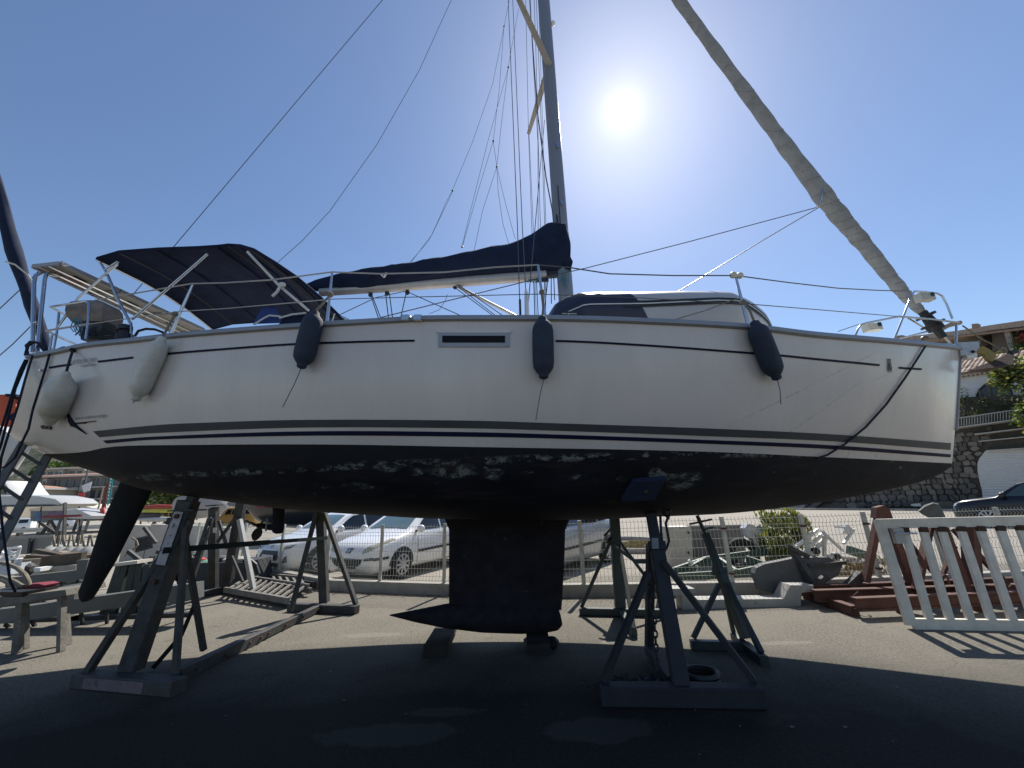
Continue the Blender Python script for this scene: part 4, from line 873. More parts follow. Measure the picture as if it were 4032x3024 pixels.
MB().prism([A_ + n2 * .077 + V((0, 0, s_)) for s_ in (-.045, .045)] + [B_ + n2 * .077 + V((0, 0, s_)) for s_ in (.045, -.045)], n2 * .003).build('painted_patch', mat('faded_pink_paint', (.16, .12, .125), .8, 0, .25, 12, col2=(.04, .035, .035), thr=.58), q)
for f in (.06, .2, .34, .41, .47, .6, .75, .9):
    p_ = tb0.lerp(tb1, f) + V((.062 if f < .42 else .05, 0, 0)); MB().lathe(p_, p_ + V((.018, 0, 0)), [(0, .018), (1, .016)], 6).build('bolt', RUST, q)
for f in (.5, .9): p_ = pb_.lerp(pt_, f) + n_ * .08; MB().lathe(p_, p_ + n_ * .03, [(0, .03), (1, .026)], 6).build('bolt', RUST, q)
MB().bar(pb_.lerp(pt_, .86) - sd_ * .13 + n_ * .03, pb_.lerp(pt_, .86) + sd_ * .13 + n_ * .03, .05, .07).build('lug', STEEL, q)
# ratchet strap binding the two posts
o = MB().bar(P(642, 2168, 4.36), P(1060, 2135, 5.6), .006, .06).bar(P(1060, 2135, 5.6), P(1290, 2118, 6.75), .006, .05).build('ratchet_strap', mat('dark_green_webbing', (.008, .016, .018), .9), rootloc=P(642, 2168, 4.36)); setp(o, 'dark green ratchet strap stretched between the two cradle posts', 'strap')
o = MB().bar(P(770, 2370, 4.9), P(715, 2500, 4.9), .006, .045).bar(P(715, 2500, 4.9), zz(G(600, 2640), .02), .006, .045).build('loose_strap', mat('black_webbing', (.01, .01, .011), .9), rootloc=zz(G(600, 2640), 0)); setp(o, 'black loose strap hanging from the cradle down to its foot', 'strap')
# second cradle behind, under the next boat
def sx(x, y, Y): return P(x, y, Y)
Y2 = 8.3
q = thing('boat_cradle', 'lighter grey cradle standing empty-handed behind the stern cradle, hung with chain', 'boat cradle', zz(G(860, 2345), 0))
g1, g2, g3 = zz(G(700, 2372), .06), zz(G(880, 2335), .06), zz(G(1010, 2362), .06)
part('foot_beam', g1, g2, .10, .11, par=q); part('foot_beam', g2, zz(G(1150, 2392), .06), .10, .10, par=q)
part('post', zz(G(836, 2338), .1), P(842, 2000, Y2), .15, .13, par=q); part('post', zz(G(890, 2335), .1), P(952, 1975, Y2 + .1), .17, .13, par=q); part('top_plate', P(822, 1992, Y2), P(866, 1988, Y2), .2, .02, par=q)
part('brace', zz(G(996, 2350), .1), P(943, 2045, Y2 - .1), .13, .06, m=mat('pale_galvanised', (.34, .34, .32), .55, .2, .15, 5), par=q); part('brace', zz(G(728, 2368), .1), P(830, 2040, Y2 - .1), .11, .07, par=q)
part('brace', P(856, 2135, Y2), P(925, 2040, Y2), .05, .05, par=q); part('brace', P(895, 2160, Y2), P(862, 2050, Y2), .05, .05, par=q); part('brace', P(955, 2290, Y2), P(912, 2190, Y2), .05, .04, par=q)
label_plate(q, [(838, 2078), (852, 2078), (852, 2098), (838, 2098)], Y2 - .09, WHITEP)
def chain(par, pts, r=.010, L_=.045, m=RUST, name='chain_link'):
    n = max(2, int(sum((b - a).length for a, b in zip(pts, pts[1:])) / (L_ * 1.35))); pieces = []
    T = sum((b - a).length for a, b in zip(pts, pts[1:]))
    def at(s):
        for a, b_ in zip(pts, pts[1:]):
            l = (b_ - a).length
            if s <= l: return a + (b_ - a) * (s / l)
            s -= l
        return pts[-1]
    for k_ in range(n):
        c = at(T * (k_ + .5) / n); d_ = (at(T * min(1, (k_ + .9) / n)) - at(T * (k_ + .1) / n)).normalized(); _, s_, u_ = frame_from(d_); w_ = s_ if k_ % 2 else (s_ * .3 + u_ * .7).normalized()
        MB().tube([c + d_ * (L_ * .85 * cos(a)) + w_ * (L_ * .5 * sin(a)) for a in [2*pi*j/8 for j in range(8)]], r, 5, closed=True).build(name, m, par)
chain(q, [P(832, 2040, Y2 - .1), P(812, 2110, Y2 - .25), P(790, 2160, Y2 - .3), P(760, 2200, Y2 - .3)], .012, .06, STEELD)
chain(q, [P(752, 2200, Y2 - .5), P(742, 2280, Y2 - .5), P(728, 2350, Y2 - .5)], .012, .07, STEELD)
# third frame peeping between: white labelled upright stand left of it
# front (bow) near stand
a0, a1 = zz(G(2368, 2775), .075), zz(G(3008, 2785), .075); pbm = zz(G(2690, 2770), .12); ptp = P(2556, 1985, 4.28)
q = thing('boat_stand', 'dark steel tripod stand with a blue pad, closest to us under the bow', 'boat stand', zz((a0 + a1) / 2, 0))
STB = mat('blue_grey_stand', (.015, .017, .022), .7, 0, .4, 6, .15, 50, col2=(.09, .07, .06), thr=.68)
part('foot_beam', a0, a1, .13, .14, STB, q); part('post', pbm, pbm.lerp(ptp, .72), .13, .13, STB, q); part('inner_post', pbm.lerp(ptp, .70), ptp, .095, .095, STB, q); part('collar', pbm.lerp(ptp, .69), pbm.lerp(ptp, .74), .16, .16, STB, q); part('collar', pbm.lerp(ptp, .93), pbm.lerp(ptp, .955), .13, .15, STB, q)
part('brace', zz(G(2383, 2765), .14), P(2552, 2255, 3.98), .06, .05, STB, q); part('brace', zz(G(2985, 2765), .14), P(2612, 2210, 4.0), .06, .05, STB, q)
back = zz(G(2560, 2590), .08); part('rear_post', back, P(2562, 2150, back.y - .35), .075, .075, STB, q); part('rear_foot', zz(G(2655, 2735), .08), back, .09, .10, STB, q)
hpd = hp(2530, 1911); pc, pn_ = hpd[0], hpd[1]; tg_ = hpd[2]; upv = pn_.cross(tg_).normalized(); upv = upv if upv.z > 0 else -upv
MB().prism([pc + pn_ * .02 + tg_ * a + upv * b_ for a, b_ in ((-.12, .10), (.17, .12), (.11, -.11), (-.19, -.13))], pn_ * .05).build('pad', mat('blue_pad', (.007, .016, .045), .7, 0, .35, 8, .2, 40, col2=(.02, .02, .03), thr=.6), q)
MB().bar(ptp, pc + pn_ * .07, .035).build('screw_jack', RUST, q)
MB().prism([P(2566, 2118, 3.9), P(2592, 2118, 3.9), P(2594, 2160, 3.9), P(2568, 2160, 3.9)], (0, .004, 0)).build('painted_patch', mat('patch_grey', (.20, .21, .23), .8, 0, .3, 30), q)
chain(q, [P(2554, 2255, 4.15), P(2560, 2360, 4.15), P(2576, 2440, 4.1), P(2584, 2560, 4.08), P(2590, 2650, 4.05)], .009, .038, STEELD)
# black cable bundle hanging at its head
r = MB(); r.tube([P(2585, 1990, 4.2), P(2640, 2010, 4.15), P(2632, 2040, 4.15), P(2612, 2020, 4.2)], .02, 7); r.tube([P(2600, 2030, 4.2), P(2602, 2080, 4.15), P(2608, 2140, 4.15), P(2625, 2160, 4.15), P(2634, 2130, 4.15), P(2622, 2060, 4.2), P(2632, 2030, 4.2)], .013, 7)
setp(r.build('cable_bundle', BLACKP, rootloc=P(2600, 2030, 4.2), sm=True), 'black cable looped over the head of the nearest bow stand', 'cable')
r = MB()
for k_ in range(46):
    c = zz(G(random.gauss(2530, 75), random.gauss(2722, 12)), .02 + random.random() * .05); a = random.random() * 6; r.tube([c + V((cos(a + j) * .05, sin(a + j) * .04, .02 * sin(j * 2 + a))) for j in range(6)], .011, 5)
setp(r.build('chain_heap', STEELD, rootloc=zz(G(2530, 2722), 0)), 'dark chain heaped on the foot of the nearest bow stand', 'chain')
r = MB(); c = zz(G(2770, 2722), .05)
for k_ in range(3): r.tube([c + V((.14 * cos(a) , .12 * sin(a), k_ * .03 + .02)) for a in [2*pi*j/14 for j in range(14)]], .024, 7, closed=True)
setp(r.build('coiled_hose', BLACKP, rootloc=c, sm=True), 'black hose coiled on the ground behind the nearest bow stand', 'hose')
# far side bow stand (left of the near one)
a0, a1 = zz(G(2283, 2422), .05), zz(G(2655, 2430), .05); pbm = zz(G(2445, 2420), .09); ptp = P(2418, 2030, 6.35)
q = thing('boat_stand', 'dark green steel stand under the far side, just right of the keel', 'boat stand', zz(pbm, 0))
part('foot_beam', a0, a1, .09, .09, STEELG, q); part('post', pbm, ptp, .14, .12, STEELG, q); part('brace', zz(G(2292, 2418), .09), P(2412, 2110, 6.25), .05, .05, STEELG, q); ft = zz(G(2500, 2512), .05)
part('rear_foot', zz(pbm, .05), ft, .07, .08, STEELG, q); part('brace', ft + V((0, 0, .04)), P(2440, 2150, 6.2), .05, .05, STEELG, q); part('brace', zz(G(2640, 2425), .09), P(2430, 2120, 6.3), .045, .045, STEELG, q)
part('handle', P(2378, 2110, 6.2), P(2405, 2082, 6.2), .03, .03, STEELD, q); MB().ball(P(2402, 2130, 6.25), .06, 8).build('knob', BLACKP, q, sm=True)
o = MB().bar(P(2418, 2150, 6.1), P(2500, 2210, 5.2), .006, .045).bar(P(2500, 2210, 5.2), P(2620, 2210, 4.1), .006, .05).build('green_strap', mat('green_webbing', (.03, .055, .05), .9), rootloc=P(2418, 2150, 6.1)); setp(o, 'dull green strap tying the far bow stand to the near one', 'strap')
# screw jack stand at the right
q = thing('jack_stand', 'dark screw jack stand leaning in under the forefoot, with crossed turning bars', 'boat stand', zz(G(2940, 2560), 0))
pbm = zz(G(2945, 2548), .08); ptp = P(2762, 2062, 5.35); m_ = mat('jack_green_black', (.022, .032, .032), .5, .1, .3, 6)
part('post', pbm, pbm.lerp(ptp, .55), .10, .10, m_, q); part('inner_post', pbm.lerp(ptp, .5), pbm.lerp(ptp, .9), .075, .075, m_, q); part('collar', pbm.lerp(ptp, .53), pbm.lerp(ptp, .57), .13, .13, m_, q); part('screw', pbm.lerp(ptp, .88), P(2745, 2030, 5.35), .035, .035, m_, q)
part('handle', P(2715, 2064, 5.3), P(2802, 2045, 5.3), .022, .022, m_, q); part('handle', P(2775, 2085, 5.3), P(2808, 2075, 5.3), .022, .022, m_, q); part('head_plate', P(2700, 2018, 5.3), P(2798, 2014, 5.3), .16, .03, m_, q)
part('foot_beam', zz(G(2722, 2560), .05), zz(G(2940, 2566), .05), .08, .09, m_, q); part('foot_beam', zz(G(2940, 2566), .05), zz(G(3016, 2628), .05), .08, .09, m_, q); part('foot_beam', zz(G(2890, 2520), .04), zz(G(2940, 2560), .04), .06, .07, m_, q)
part('brace', zz(G(2735, 2550), .09), P(2832, 2300, 5.0), .045, .045, m_, q); part('brace', zz(G(3006, 2612), .09), P(2862, 2300, 4.9), .05, .05, m_, q); part('brace', zz(G(2893, 2520), .08), P(2850, 2310, 5.1), .04, .04, m_, q)
part('hook', P(2812, 2215, 5.0), P(2808, 2265, 5.0), .03, .03, m_, q)
# aluminium ladder at the stern
q = thing('ladder', 'grey aluminium ladder leaning up against the yacht stern', 'ladder', P(-180, 2500, 4.7))
LM = mat('dull_aluminium', (.14, .135, .125), .6, .2, .2, 6)
Lr = (P(215, 1745, 4.75), P(-140, 2400, 4.15)); Ll = (P(120, 1700, 4.62), P(-260, 2330, 4.02))
part('rail', Lr[0], Lr[1], .075, .035, LM, q); part('rail', Ll[0], Ll[1], .075, .035, LM, q)
for k_ in range(9):
    f = .03 + k_ * .118; part('rung', Lr[0].lerp(Lr[1], f + .02), Ll[0].lerp(Ll[1], f), .035, .03, mat('rung_dark', (.06, .06, .06), .6), q)
# saildrive and propeller under the yacht
YD = 5.28
k = MB(); rings = []
for (lx, rx, y) in ((1070, 1126, 1975), (1074, 1121, 2010), (1074, 1119, 2060), (1068, 1118, 2082), (1075, 1114, 2096), (1088, 1104, 2101)):
    a, b_ = P(lx, y, YD), P(rx, y, YD); rings.append([a.lerp(b_, (1 + cos(t)) / 2) + V((0, .045 * sin(t), 0)) for t in [2*pi*j/12 for j in range(12)]])
k.loft(rings).lathe(P(1035, 2072, YD), P(1100, 2080, YD), [(0, .02), (.2, .035), (1, .04)], 10); k.build('saildrive_leg', MATS['keel_paint'], BOAT, sm=True)
pr_ = MB().lathe(P(1005, 2068, YD), P(1040, 2072, YD), [(0, .005), (.3, .03), (1, .036)], 10).build('propeller', mat('fouled_bronze', (.035, .025, .018), .8, .1, .4, 30), BOAT, sm=True)
hub = P(1022, 2070, YD)
for ang in (-1.75, 0.6, 2.9):
    e1 = V((-.12, cos(ang), sin(ang))).normalized(); e2 = V((.75, -sin(ang) * .5, cos(ang) * .5)).normalized()
    pts = [hub + e1 * (.03 + .15 * f) + e2 * (.055 * s_ * sin(pi * min(1, f * .9 + .1)) ** .6) for f, s_ in [(0, 1), (.3, 1), (.6, 1), (.9, 1), (1, 0), (.9, -1), (.6, -1), (.3, -1), (0, -1)]]
    sub(MB().prism(pts, (.008, 0, 0)), 'blade', MATS['fouled_bronze'], pr_)
MB().bar(P(1052, 2040, YD - .03), P(1047, 2092, YD - .03), .018, .012).build('anode', mat('anode_zinc', (.3, .3, .29), .7), BOAT)
# ------------------------------------------------------------------ fence on its concrete kerb wall
FL = [V((-13.5, 16.0, 0)), V((-8.44, 12.2, 0)), V((-3.71, 8.56, 0)), V((-1.24, 7.80, 0)), V((0.73, 7.40, 0)), V((3.88, 7.10, 0)), V((5.69, 7.14, 0)), V((9.5, 7.3, 0)), V((15, 8.2, 0))]
def fence_at(px, py=2060):
    r_ = ray(px, py); k = r_.x / r_.y
    for a, b_ in zip(FL, FL[1:]):
        fa, fb_ = a.x - k * a.y, b_.x - k * b_.y
        if fa <= 0 <= fb_: return a.lerp(b_, fa / (fa - fb_))
    return FL[-1]
t = thing('kerb_wall', 'low concrete kerb wall that carries the mesh fence', 'kerb wall', FL[3])
for a, b_ in zip(FL[1:], FL[2:]):
    MB().bar(a + V((0, .08, .095)), b_ + V((0, .08, .095)) + (b_ - a).normalized() * .0, .16, .19).build('wall_segment', CONC, t)
POSTX = [700, 780, 859, 965, 1114, 1297, 1503, 1749, 2012, 2284, 2570, 2853, 3170, 3422, 3690, 3960]
PP = [fence_at(x) + V((0, .08, 0)) for x in POSTX] + [V((9.9, 7.4, 0)), V((11.6, 7.7, 0)), V((13.4, 8.0, 0))]
fn = thing('mesh_fence', 'pale green-white welded mesh fence on posts along the street', 'fence', zz(PP[7], 0))
FM = mat('fence_paint', (.46, .47, .42), .55, .1, .2, 8); PMT = mat('fence_post_paint', (.44, .44, .40), .6, .1, .25, 6, col2=(.12, .09, .06), thr=.66)
for p in PP:
    o = MB().bar(p + V((0, 0, .15)), p + V((0, 0, 1.21)), .055, .055).build('post', PMT, fn)
for a, b_ in zip(PP, PP[1:]):
    mb = MB(); L_ = (b_ - a).length; d_ = (b_ - a).normalized(); n_ = V((-d_.y, d_.x, 0)); nv = max(4, int(L_ / .062)); r_ = .0035
    for k_ in range(nv):
        p = a + d_ * (L_ * (k_ + .5) / nv); z0 = .20
        mb.tube([p + n_ * o_ + V((0, 0, z)) for z, o_ in ((.2, 0), (.24, -.035), (.29, 0), (.62, 0), (.67, -.03), (.72, 0), (1.06, 0), (1.11, -.04), (1.16, 0), (1.20, 0))], r_, 3)
    for z in (.22, .29, .42, .56, .72, .86, 1.0, 1.06, 1.16): mb.tube([a + V((0, 0, z)) + n_ * .004, b_ + V((0, 0, z)) + n_ * .004], .0034, 4)
    o = mb.build('mesh_panel', FM, fn)
for i in (10, 11, 12, 13): MB().box(PP[i] + V((-.01, -.03, 1.02)), (.075, .07, .03)).box(PP[i] + V((0, -.03, .32)), (.07, .07, .03)).build('clamp', RUST, fn)
# weeds and dust along the wall foot
lf = MB()
for k_ in range(1300):
    i = random.choice((2, 3, 4, 5)); p = FL[i].lerp(FL[i + 1], random.random()) + V((0, -.02 - abs(random.gauss(0, .16)), .004)); s_ = random.uniform(.006, .022); a = random.random() * 6
    q_ = [p + V((cos(a + j * 2.1) * s_, sin(a + j * 2.1) * s_, random.random() * .012)) for j in range(3)]; lf.face(*q_)
o = lf.build('leaf_litter', mat('dry_leaves', (.13, .085, .045), .9, 0, .5, 40)); setp(o, 'dry leaf litter gathered along the foot of the kerb wall', 'leaf litter', kind='stuff')
lf = MB()
for k_ in range(140):
    p = V((random.uniform(-7, 7), random.uniform(2.6, 7.2), .002)); s_ = random.choice((.006, .008, .012, .02)); a = random.random() * 6
    lf.face(*[p + V((cos(a + j * 1.6) * s_, sin(a + j * 1.6) * s_ * .7, .006 * (j % 2))) for j in range(4)])
o = lf.build('grit', mat('grit_chips', (.16, .15, .13), .9, 0, .5, 40)); setp(o, 'scattered chips of grit on the asphalt', 'grit', kind='stuff')
# ------------------------------------------------------------------ cars
from mathutils.bvhtree import BVHTree
def car(name, label, cat, loc, rz, L, Wd, prof, belt, paint, dark_glass=GLASSD, wheel_x=None, wr=.31, details=True, win=None, kind='hatch', group='white cars parked behind the fence'):
    """prof: roofline (x from nose 0..1, z); belt: window sill line"""
    t = thing(name, label, cat, loc, rz, group)
    st = [0, .008, .03, .07, .13, .2, .27, .33, .4, .46, .53, .6, .67, .74, .81, .88, .93, .965, .99, 1]
    def wf(f): return Wd / 2 * smooth([(0, .60), (.008, .74), (.03, .86), (.08, .95), (.2, .99), (.5, 1), (.85, .98), (.95, .93), (.99, .85), (1, .74)], f)
    def ring(f):
        x = L / 2 - L * f; wd = wf(f); tp = smooth(prof, f); bl = min(interp(belt, f), tp - .03); zb = .20 + (.14 * (1 - f / .03) if f < .03 else 0) + (.12 * (f - .97) / .03 if f > .97 else 0)
        g_ = min(1, max(0, (tp - bl - .06) / .35)); wt = lerp(wd * .90, wd * .74, g_)
        h = [(0, zb), (wd * .86, zb), (wd * .965, zb + .07), (wd * 1.0, zb + (bl - zb) * .45), (wd * 1.0, zb + (bl - zb) * .7), (wd * .975, bl - .05), (wd * .945, bl), (lerp(wd * .945, wt, .5) , lerp(bl, tp - .035, .5)), (wt, lerp(bl, tp, .92) if g_ > .3 else bl + (tp - bl) * .6), (wt * .8, tp - .012 * (1 + g_)), (wt * .4, tp), (0, tp)]
        return [V((x, -y, z)) for y, z in h] + [V((x, y, z)) for y, z in h[-2:0:-1]]
    mb = MB(); mb.loft([ring(f) for f in st]); bd = mb.build('body', paint, t, local=True, sm=True, flat_angle=50)
    bv = BVHTree.FromPolygons([v.co[:] for v in bd.data.vertices], [tuple(p.vertices) for p in bd.data.polygons])
    def cast(o_, d_):
        h = bv.ray_cast(o_, d_); return (h[0], h[1]) if h[0] is not None else (None, None)
    def patch2(nm, poly, view, m, off=.008, par=None, nsub=4):
        """poly in side view (x, z), front view (y, z) or top view (x, y); dropped onto the body and given a skirt"""
        def q(a, b_):
            if view == 'L': o_, d_ = V((a, 3, b_)), V((0, -1, 0))
            elif view == 'R': o_, d_ = V((a, -3, b_)), V((0, 1, 0))
            elif view == 'F': o_, d_ = V((5, a, b_)), V((-1, 0, 0))
            elif view == 'T': o_, d_ = V((a, b_, 4)), V((0, 0, -1))
            else: o_, d_ = V((-5, a, b_)), V((1, 0, 0))
            h, n_ = cast(o_, d_)
            if h is None: return None
            if n_.dot(d_) > 0: n_ = -n_
            return h + (n_ * .4 - d_ * .6).normalized() * off
        e = []
        for (a, b_), (c_, d2) in zip(poly, poly[1:] + poly[:1]):
            for k_ in range(nsub): e.append((lerp(a, c_, k_ / nsub), lerp(b_, d2, k_ / nsub)))
        cx, cz = sum(p[0] for p in poly) / len(poly), sum(p[1] for p in poly) / len(poly); rings = []
        for s_ in (1, .66, .33, .02):
            row = [q(cx + (a - cx) * s_, cz + (b_ - cz) * s_) for a, b_ in e]
            if any(p is None for p in row): return None
            rings.append(row)
        r = MB(); r.loft(rings, cap=False); return r.build(nm, m, par or t, local=True, sm=True)
    wx = wheel_x or (L / 2 - .80, -L / 2 + .72)
    for x in wx:
        for s_ in (1, -1):
            c = V((x, s_ * (Wd / 2 - .10), wr)); arch = [(x + (wr + .055) * cos(a), max(.215, wr + (wr + .055) * sin(a))) for a in [pi * j / 12 for j in range(13)]]
            patch2('wheel_arch', arch, 'L' if s_ > 0 else 'R', BLACKP, .006, nsub=1)
            w_ = MB(); w_.lathe(c - V((0, s_ * .10, 0)), c + V((0, s_ * .115, 0)), [(0, wr * .8), (.05, wr * .96), (.2, wr), (.8, wr), (.93, wr * .97), (1, wr * .86), (1, wr * .70), (.93, wr * .68)], 24); wh = w_.build('wheel', RUBBER, t, local=True, sm=True, flat_angle=40)
            if not details: MB().lathe(c + V((0, s_ * .09, 0)), c + V((0, s_ * .12, 0)), [(0, wr * .68), (1, wr * .6)], 14).build('rim', ALUL, wh, local=True); continue
            rm = MB(); cc = c + V((0, s_ * .085, 0)); rm.lathe(cc, cc + V((0, s_ * .025, 0)), [(0, wr * .70), (.3, wr * .71), (1, wr * .70), (1, wr * .62), (.2, wr * .6)], 24)
            for j in range(9):
                a = 2 * pi * j / 9; d_ = V((cos(a), 0, sin(a))); rm.bar(cc + d_ * .03 + V((0, s_ * .03, 0)), cc + d_ * wr * .66 + V((0, s_ * .018, 0)), .045, .018, up=(0, 1, 0))
            rm.lathe(cc, cc + V((0, s_ * .04, 0)), [(0, .06), (1, .045)], 12); rm.build('rim', mat('alloy_rim', (.5, .5, .51), .35, .5, .05), wh, local=True)
            MB().lathe(cc - V((0, s_ * .03, 0)), cc - V((0, s_ * .02, 0)), [(0, wr * .68), (1, wr * .68)], 16).build('brake_disc', BLACKP, wh, local=True)
    return t, patch2, wf
HP = [(0, .52), (.008, .62), (.03, .74), (.08, .83), (.16, .90), (.24, .96), (.28, 1.02), (.36, 1.22), (.43, 1.38), (.52, 1.46), (.62, 1.47), (.75, 1.44), (.86, 1.36), (.93, 1.2), (.97, 1.0), (.99, .85), (1, .7)]
HB = [(0, .50), (.03, .66), (.08, .76), (.2, .88), (.3, .93), (.5, .96), (.8, 1.0), (.95, 1.02), (.98, .9), (1, .66)]
def X(L, f): return L / 2 - L * f
WCP = mat('white_car_paint', (.80, .80, .79), .25, 0, .03, 3, coat=.8)
def dress(t, patch2, L, Wd, front='a', plate='AB'):
    S_ = lambda f: X(L, f)
    for v in ('L', 'R'):
        patch2('side_window', [(S_(.315), .975), (S_(.395), 1.20), (S_(.45), 1.32), (S_(.535), 1.355), (S_(.535), .985)], v, GLASSD, nsub=3)
        patch2('side_window', [(S_(.55), .985), (S_(.55), 1.36), (S_(.66), 1.355), (S_(.74), 1.32), (S_(.74), 1.0)], v, GLASSD, nsub=3)
        patch2('side_window', [(S_(.755), 1.01), (S_(.755), 1.31), (S_(.84), 1.22), (S_(.86), 1.03)], v, GLASSD, nsub=3)
        patch2('rub_strip', [(S_(.32), .50), (S_(.32), .555), (S_(.76), .585), (S_(.76), .53)], v, BLACKP, .014)
        for f in (.315, .545, .75): patch2('door_gap', [(S_(f), .28), (S_(f) - .012, .28), (S_(f) - .012, .97), (S_(f), .97)], v, BLACKP, .003, nsub=5)
        for f in (.50, .71): patch2('door_handle', [(S_(f), .84), (S_(f), .875), (S_(f) - .15, .885), (S_(f) - .15, .85)], v, WHITEP if front != 's' else ALUL, .02)
        s_ = 1 if v == 'L' else -1; c = V((S_(.315), s_ * (Wd / 2 + .08), 1.02)); mm = MB().ball(c, .11, 12, (.75, 1.0, .8)); mr = mm.build('wing_mirror', BLACKP if front == 's' else WCP, t, local=True, sm=True); MB().bar(c - V((0, s_ * .16, .06)), c - V((0, s_ * .02, .02)), .05, .04).build('mirror_arm', BLACKP, mr, local=True)
    patch2('windscreen', [(S_(.285), -.62), (S_(.285), .62), (S_(.42), .50), (S_(.42), -.50)], 'T', mat('windscreen_glass', (.10, .16, .17), .05, 0, .1, 2, spec=.9), .010, nsub=6)
    patch2('rear_window', [(S_(.90), -.48), (S_(.90), .48), (S_(.955), .46), (S_(.955), -.46)], 'T', GLASSD, .010, nsub=4)
    w2 = Wd / 2; HLM = mat('headlamp_lens' if front != 'b' else 'yellowed_headlamp', (.45, .45, .44) if front != 'b' else (.42, .40, .30), .12, 0, .2, 14, coat=.6)
    for s_ in (1, -1):
        if front == 'b': pl_ = [(s_ * w2 * .50, .60), (s_ * w2 * .70, .64), (s_ * w2 * .84, .74), (s_ * w2 * .80, .80), (s_ * w2 * .60, .74), (s_ * w2 * .48, .66)]
        else: pl_ = [(s_ * w2 * .52, .62), (s_ * w2 * .82, .66), (s_ * w2 * .84, .74), (s_ * w2 * .66, .73), (s_ * w2 * .52, .68)]
        h_ = patch2('headlight', pl_, 'F', HLM, .012, nsub=3)
        if front == 'b': patch2('headlight_sweep', [(X(L, .045), s_ * w2 * .74), (X(L, .06), s_ * w2 * .86), (X(L, .16), s_ * w2 * .93), (X(L, .13), s_ * w2 * .84)], 'T', HLM, .01, nsub=3)
        else:
            if h_: patch2('lamp_inner', [(a * .97 + .02 * s_, b_ * .9 + .068) for a, b_ in pl_[:3]], 'F', BLACKP, .016, nsub=2)
            patch2('fog_surround', [(s_ * w2 * .66, .34), (s_ * w2 * .80, .36), (s_ * w2 * .78, .50), (s_ * w2 * .72, .46)], 'F', BLACKP, .010)
    if front == 'b':
        g_ = patch2('grille', [(-w2 * .56, .50), (w2 * .56, .50), (w2 * .50, .40), (w2 * .28, .30), (-w2 * .28, .30), (-w2 * .50, .40)], 'F', BLACKP, .008)
        for k_ in range(4): patch2('grille_bar', [(-w2 * .46, .36 + .035 * k_), (w2 * .46, .36 + .035 * k_), (w2 * .46, .37 + .035 * k_), (-w2 * .46, .37 + .035 * k_)], 'F', mat('grille_grey', (.10, .10, .10), .5), .016)
        for s_ in (1, -1): patch2('bumper_strip', [(s_ * w2 * .60, .46), (s_ * w2 * .82, .47), (s_ * w2 * .82, .52), (s_ * w2 * .60, .51)], 'F', BLACKP, .014)
        for s_ in (1, -1): patch2('bumper_strip', [(X(L, .02), .455), (X(L, .10), .47), (X(L, .10), .52), (X(L, .02), .51)], 'L' if s_ > 0 else 'R', BLACKP, .014)
        patch2('emblem_plate', [(-.09, .60), (.07, .60), (.11, .70), (-.06, .70)], 'F', mat('emblem_grey', (.10, .12, .13), .3, .3), .012); patch2('emblem', [(-.03, .62), (.03, .61), (.05, .65), (.03, .69), (-.01, .69), (-.02, .66), (-.05, .65)], 'F', CHROME, .02, nsub=2)
        patch2('number_plate', [(-.26, .225), (.26, .225), (.26, .30), (-.26, .30)], 'F', WHITEP, .03)
    else:
        g_ = patch2('grille', [(-w2 * .50, .46), (-w2 * .40, .60), (w2 * .40, .60), (w2 * .50, .46), (w2 * .42, .38), (-w2 * .42, .38)], 'F', BLACKP, .008)
        patch2('lower_grille', [(-w2 * .55, .24), (w2 * .55, .24), (w2 * .5, .33), (-w2 * .5, .33)], 'F', BLACKP, .010)
        patch2('number_plate', [(-.26, .40), (.26, .40), (.26, .51), (-.26, .51)], 'F', WHITEP, .035)
        patch2('emblem', [(-.05, .64), (.05, .64), (.06, .70), (.0, .73), (-.06, .70)], 'F', CHROME, .02, nsub=2)
    return t
def wheel_anchor(wxy, psi, L, Wd, dx):
    """car centre such that its near (left) front wheel stands on wxy"""
    h = V((-cos(psi), -sin(psi), 0)); lf_ = V((sin(psi), -cos(psi), 0)); return V((*wxy, 0)) - h * dx - lf_ * (Wd / 2), atan2(h.y, h.x)
psi = radians(62); loc, rz = wheel_anchor((-2.56, 9.55), psi, 4.05, 1.72, 4.05 / 2 - .80)
t, pf, _ = car('parked_car', 'white hatchback with yellowed headlights and emblem on its nose, nearest the keel', 'car', loc, rz, 4.05, 1.72, HP, HB, WCP); dress(t, pf, 4.05, 1.72, 'b')
psi = radians(58); loc, rz = wheel_anchor((-4.90, 10.6), psi, 4.0, 1.74, 4.0 / 2 - .80)
t, pf, _ = car('parked_car', 'white hatchback with dark slim headlights, parked on the far side of the other white car', 'car', loc, rz, 4.0, 1.74, HP, HB, WCP); dress(t, pf, 4.0, 1.74, 'a')
o = [c for c in t.children if c.name.startswith('number_plate')]
SLV = mat('silver_car_paint', (.33, .34, .36), .3, .3, .05, 3, coat=.7); h = V((-.62, -.785, 0)); lf_ = V((.785, -.62, 0)); L3 = 4.4
loc = V((2.34, 10.95, 0)) - lf_ * .87 + h * (L3 / 2 - .72)
t, pf, _ = car('parked_car', 'silver estate car whose tail shows right of the keel', 'car', loc, atan2(h.y, h.x), L3, 1.76, [(f, z + (.05 if .6 < f < .97 else 0)) for f, z in HP], HB, SLV, group=None); dress(t, pf, L3, 1.76, 's')
SP_ = [(0, .62), (.008, .78), (.03, .92), (.08, 1.0), (.2, 1.08), (.27, 1.13), (.34, 1.36), (.41, 1.62), (.5, 1.70), (.7, 1.71), (.86, 1.66), (.93, 1.45), (.97, 1.2), (1, .9)]
SB_ = [(0, .6), (.03, .84), (.08, .94), (.25, 1.05), (.5, 1.10), (.9, 1.15), (.97, 1.05), (1, .8)]
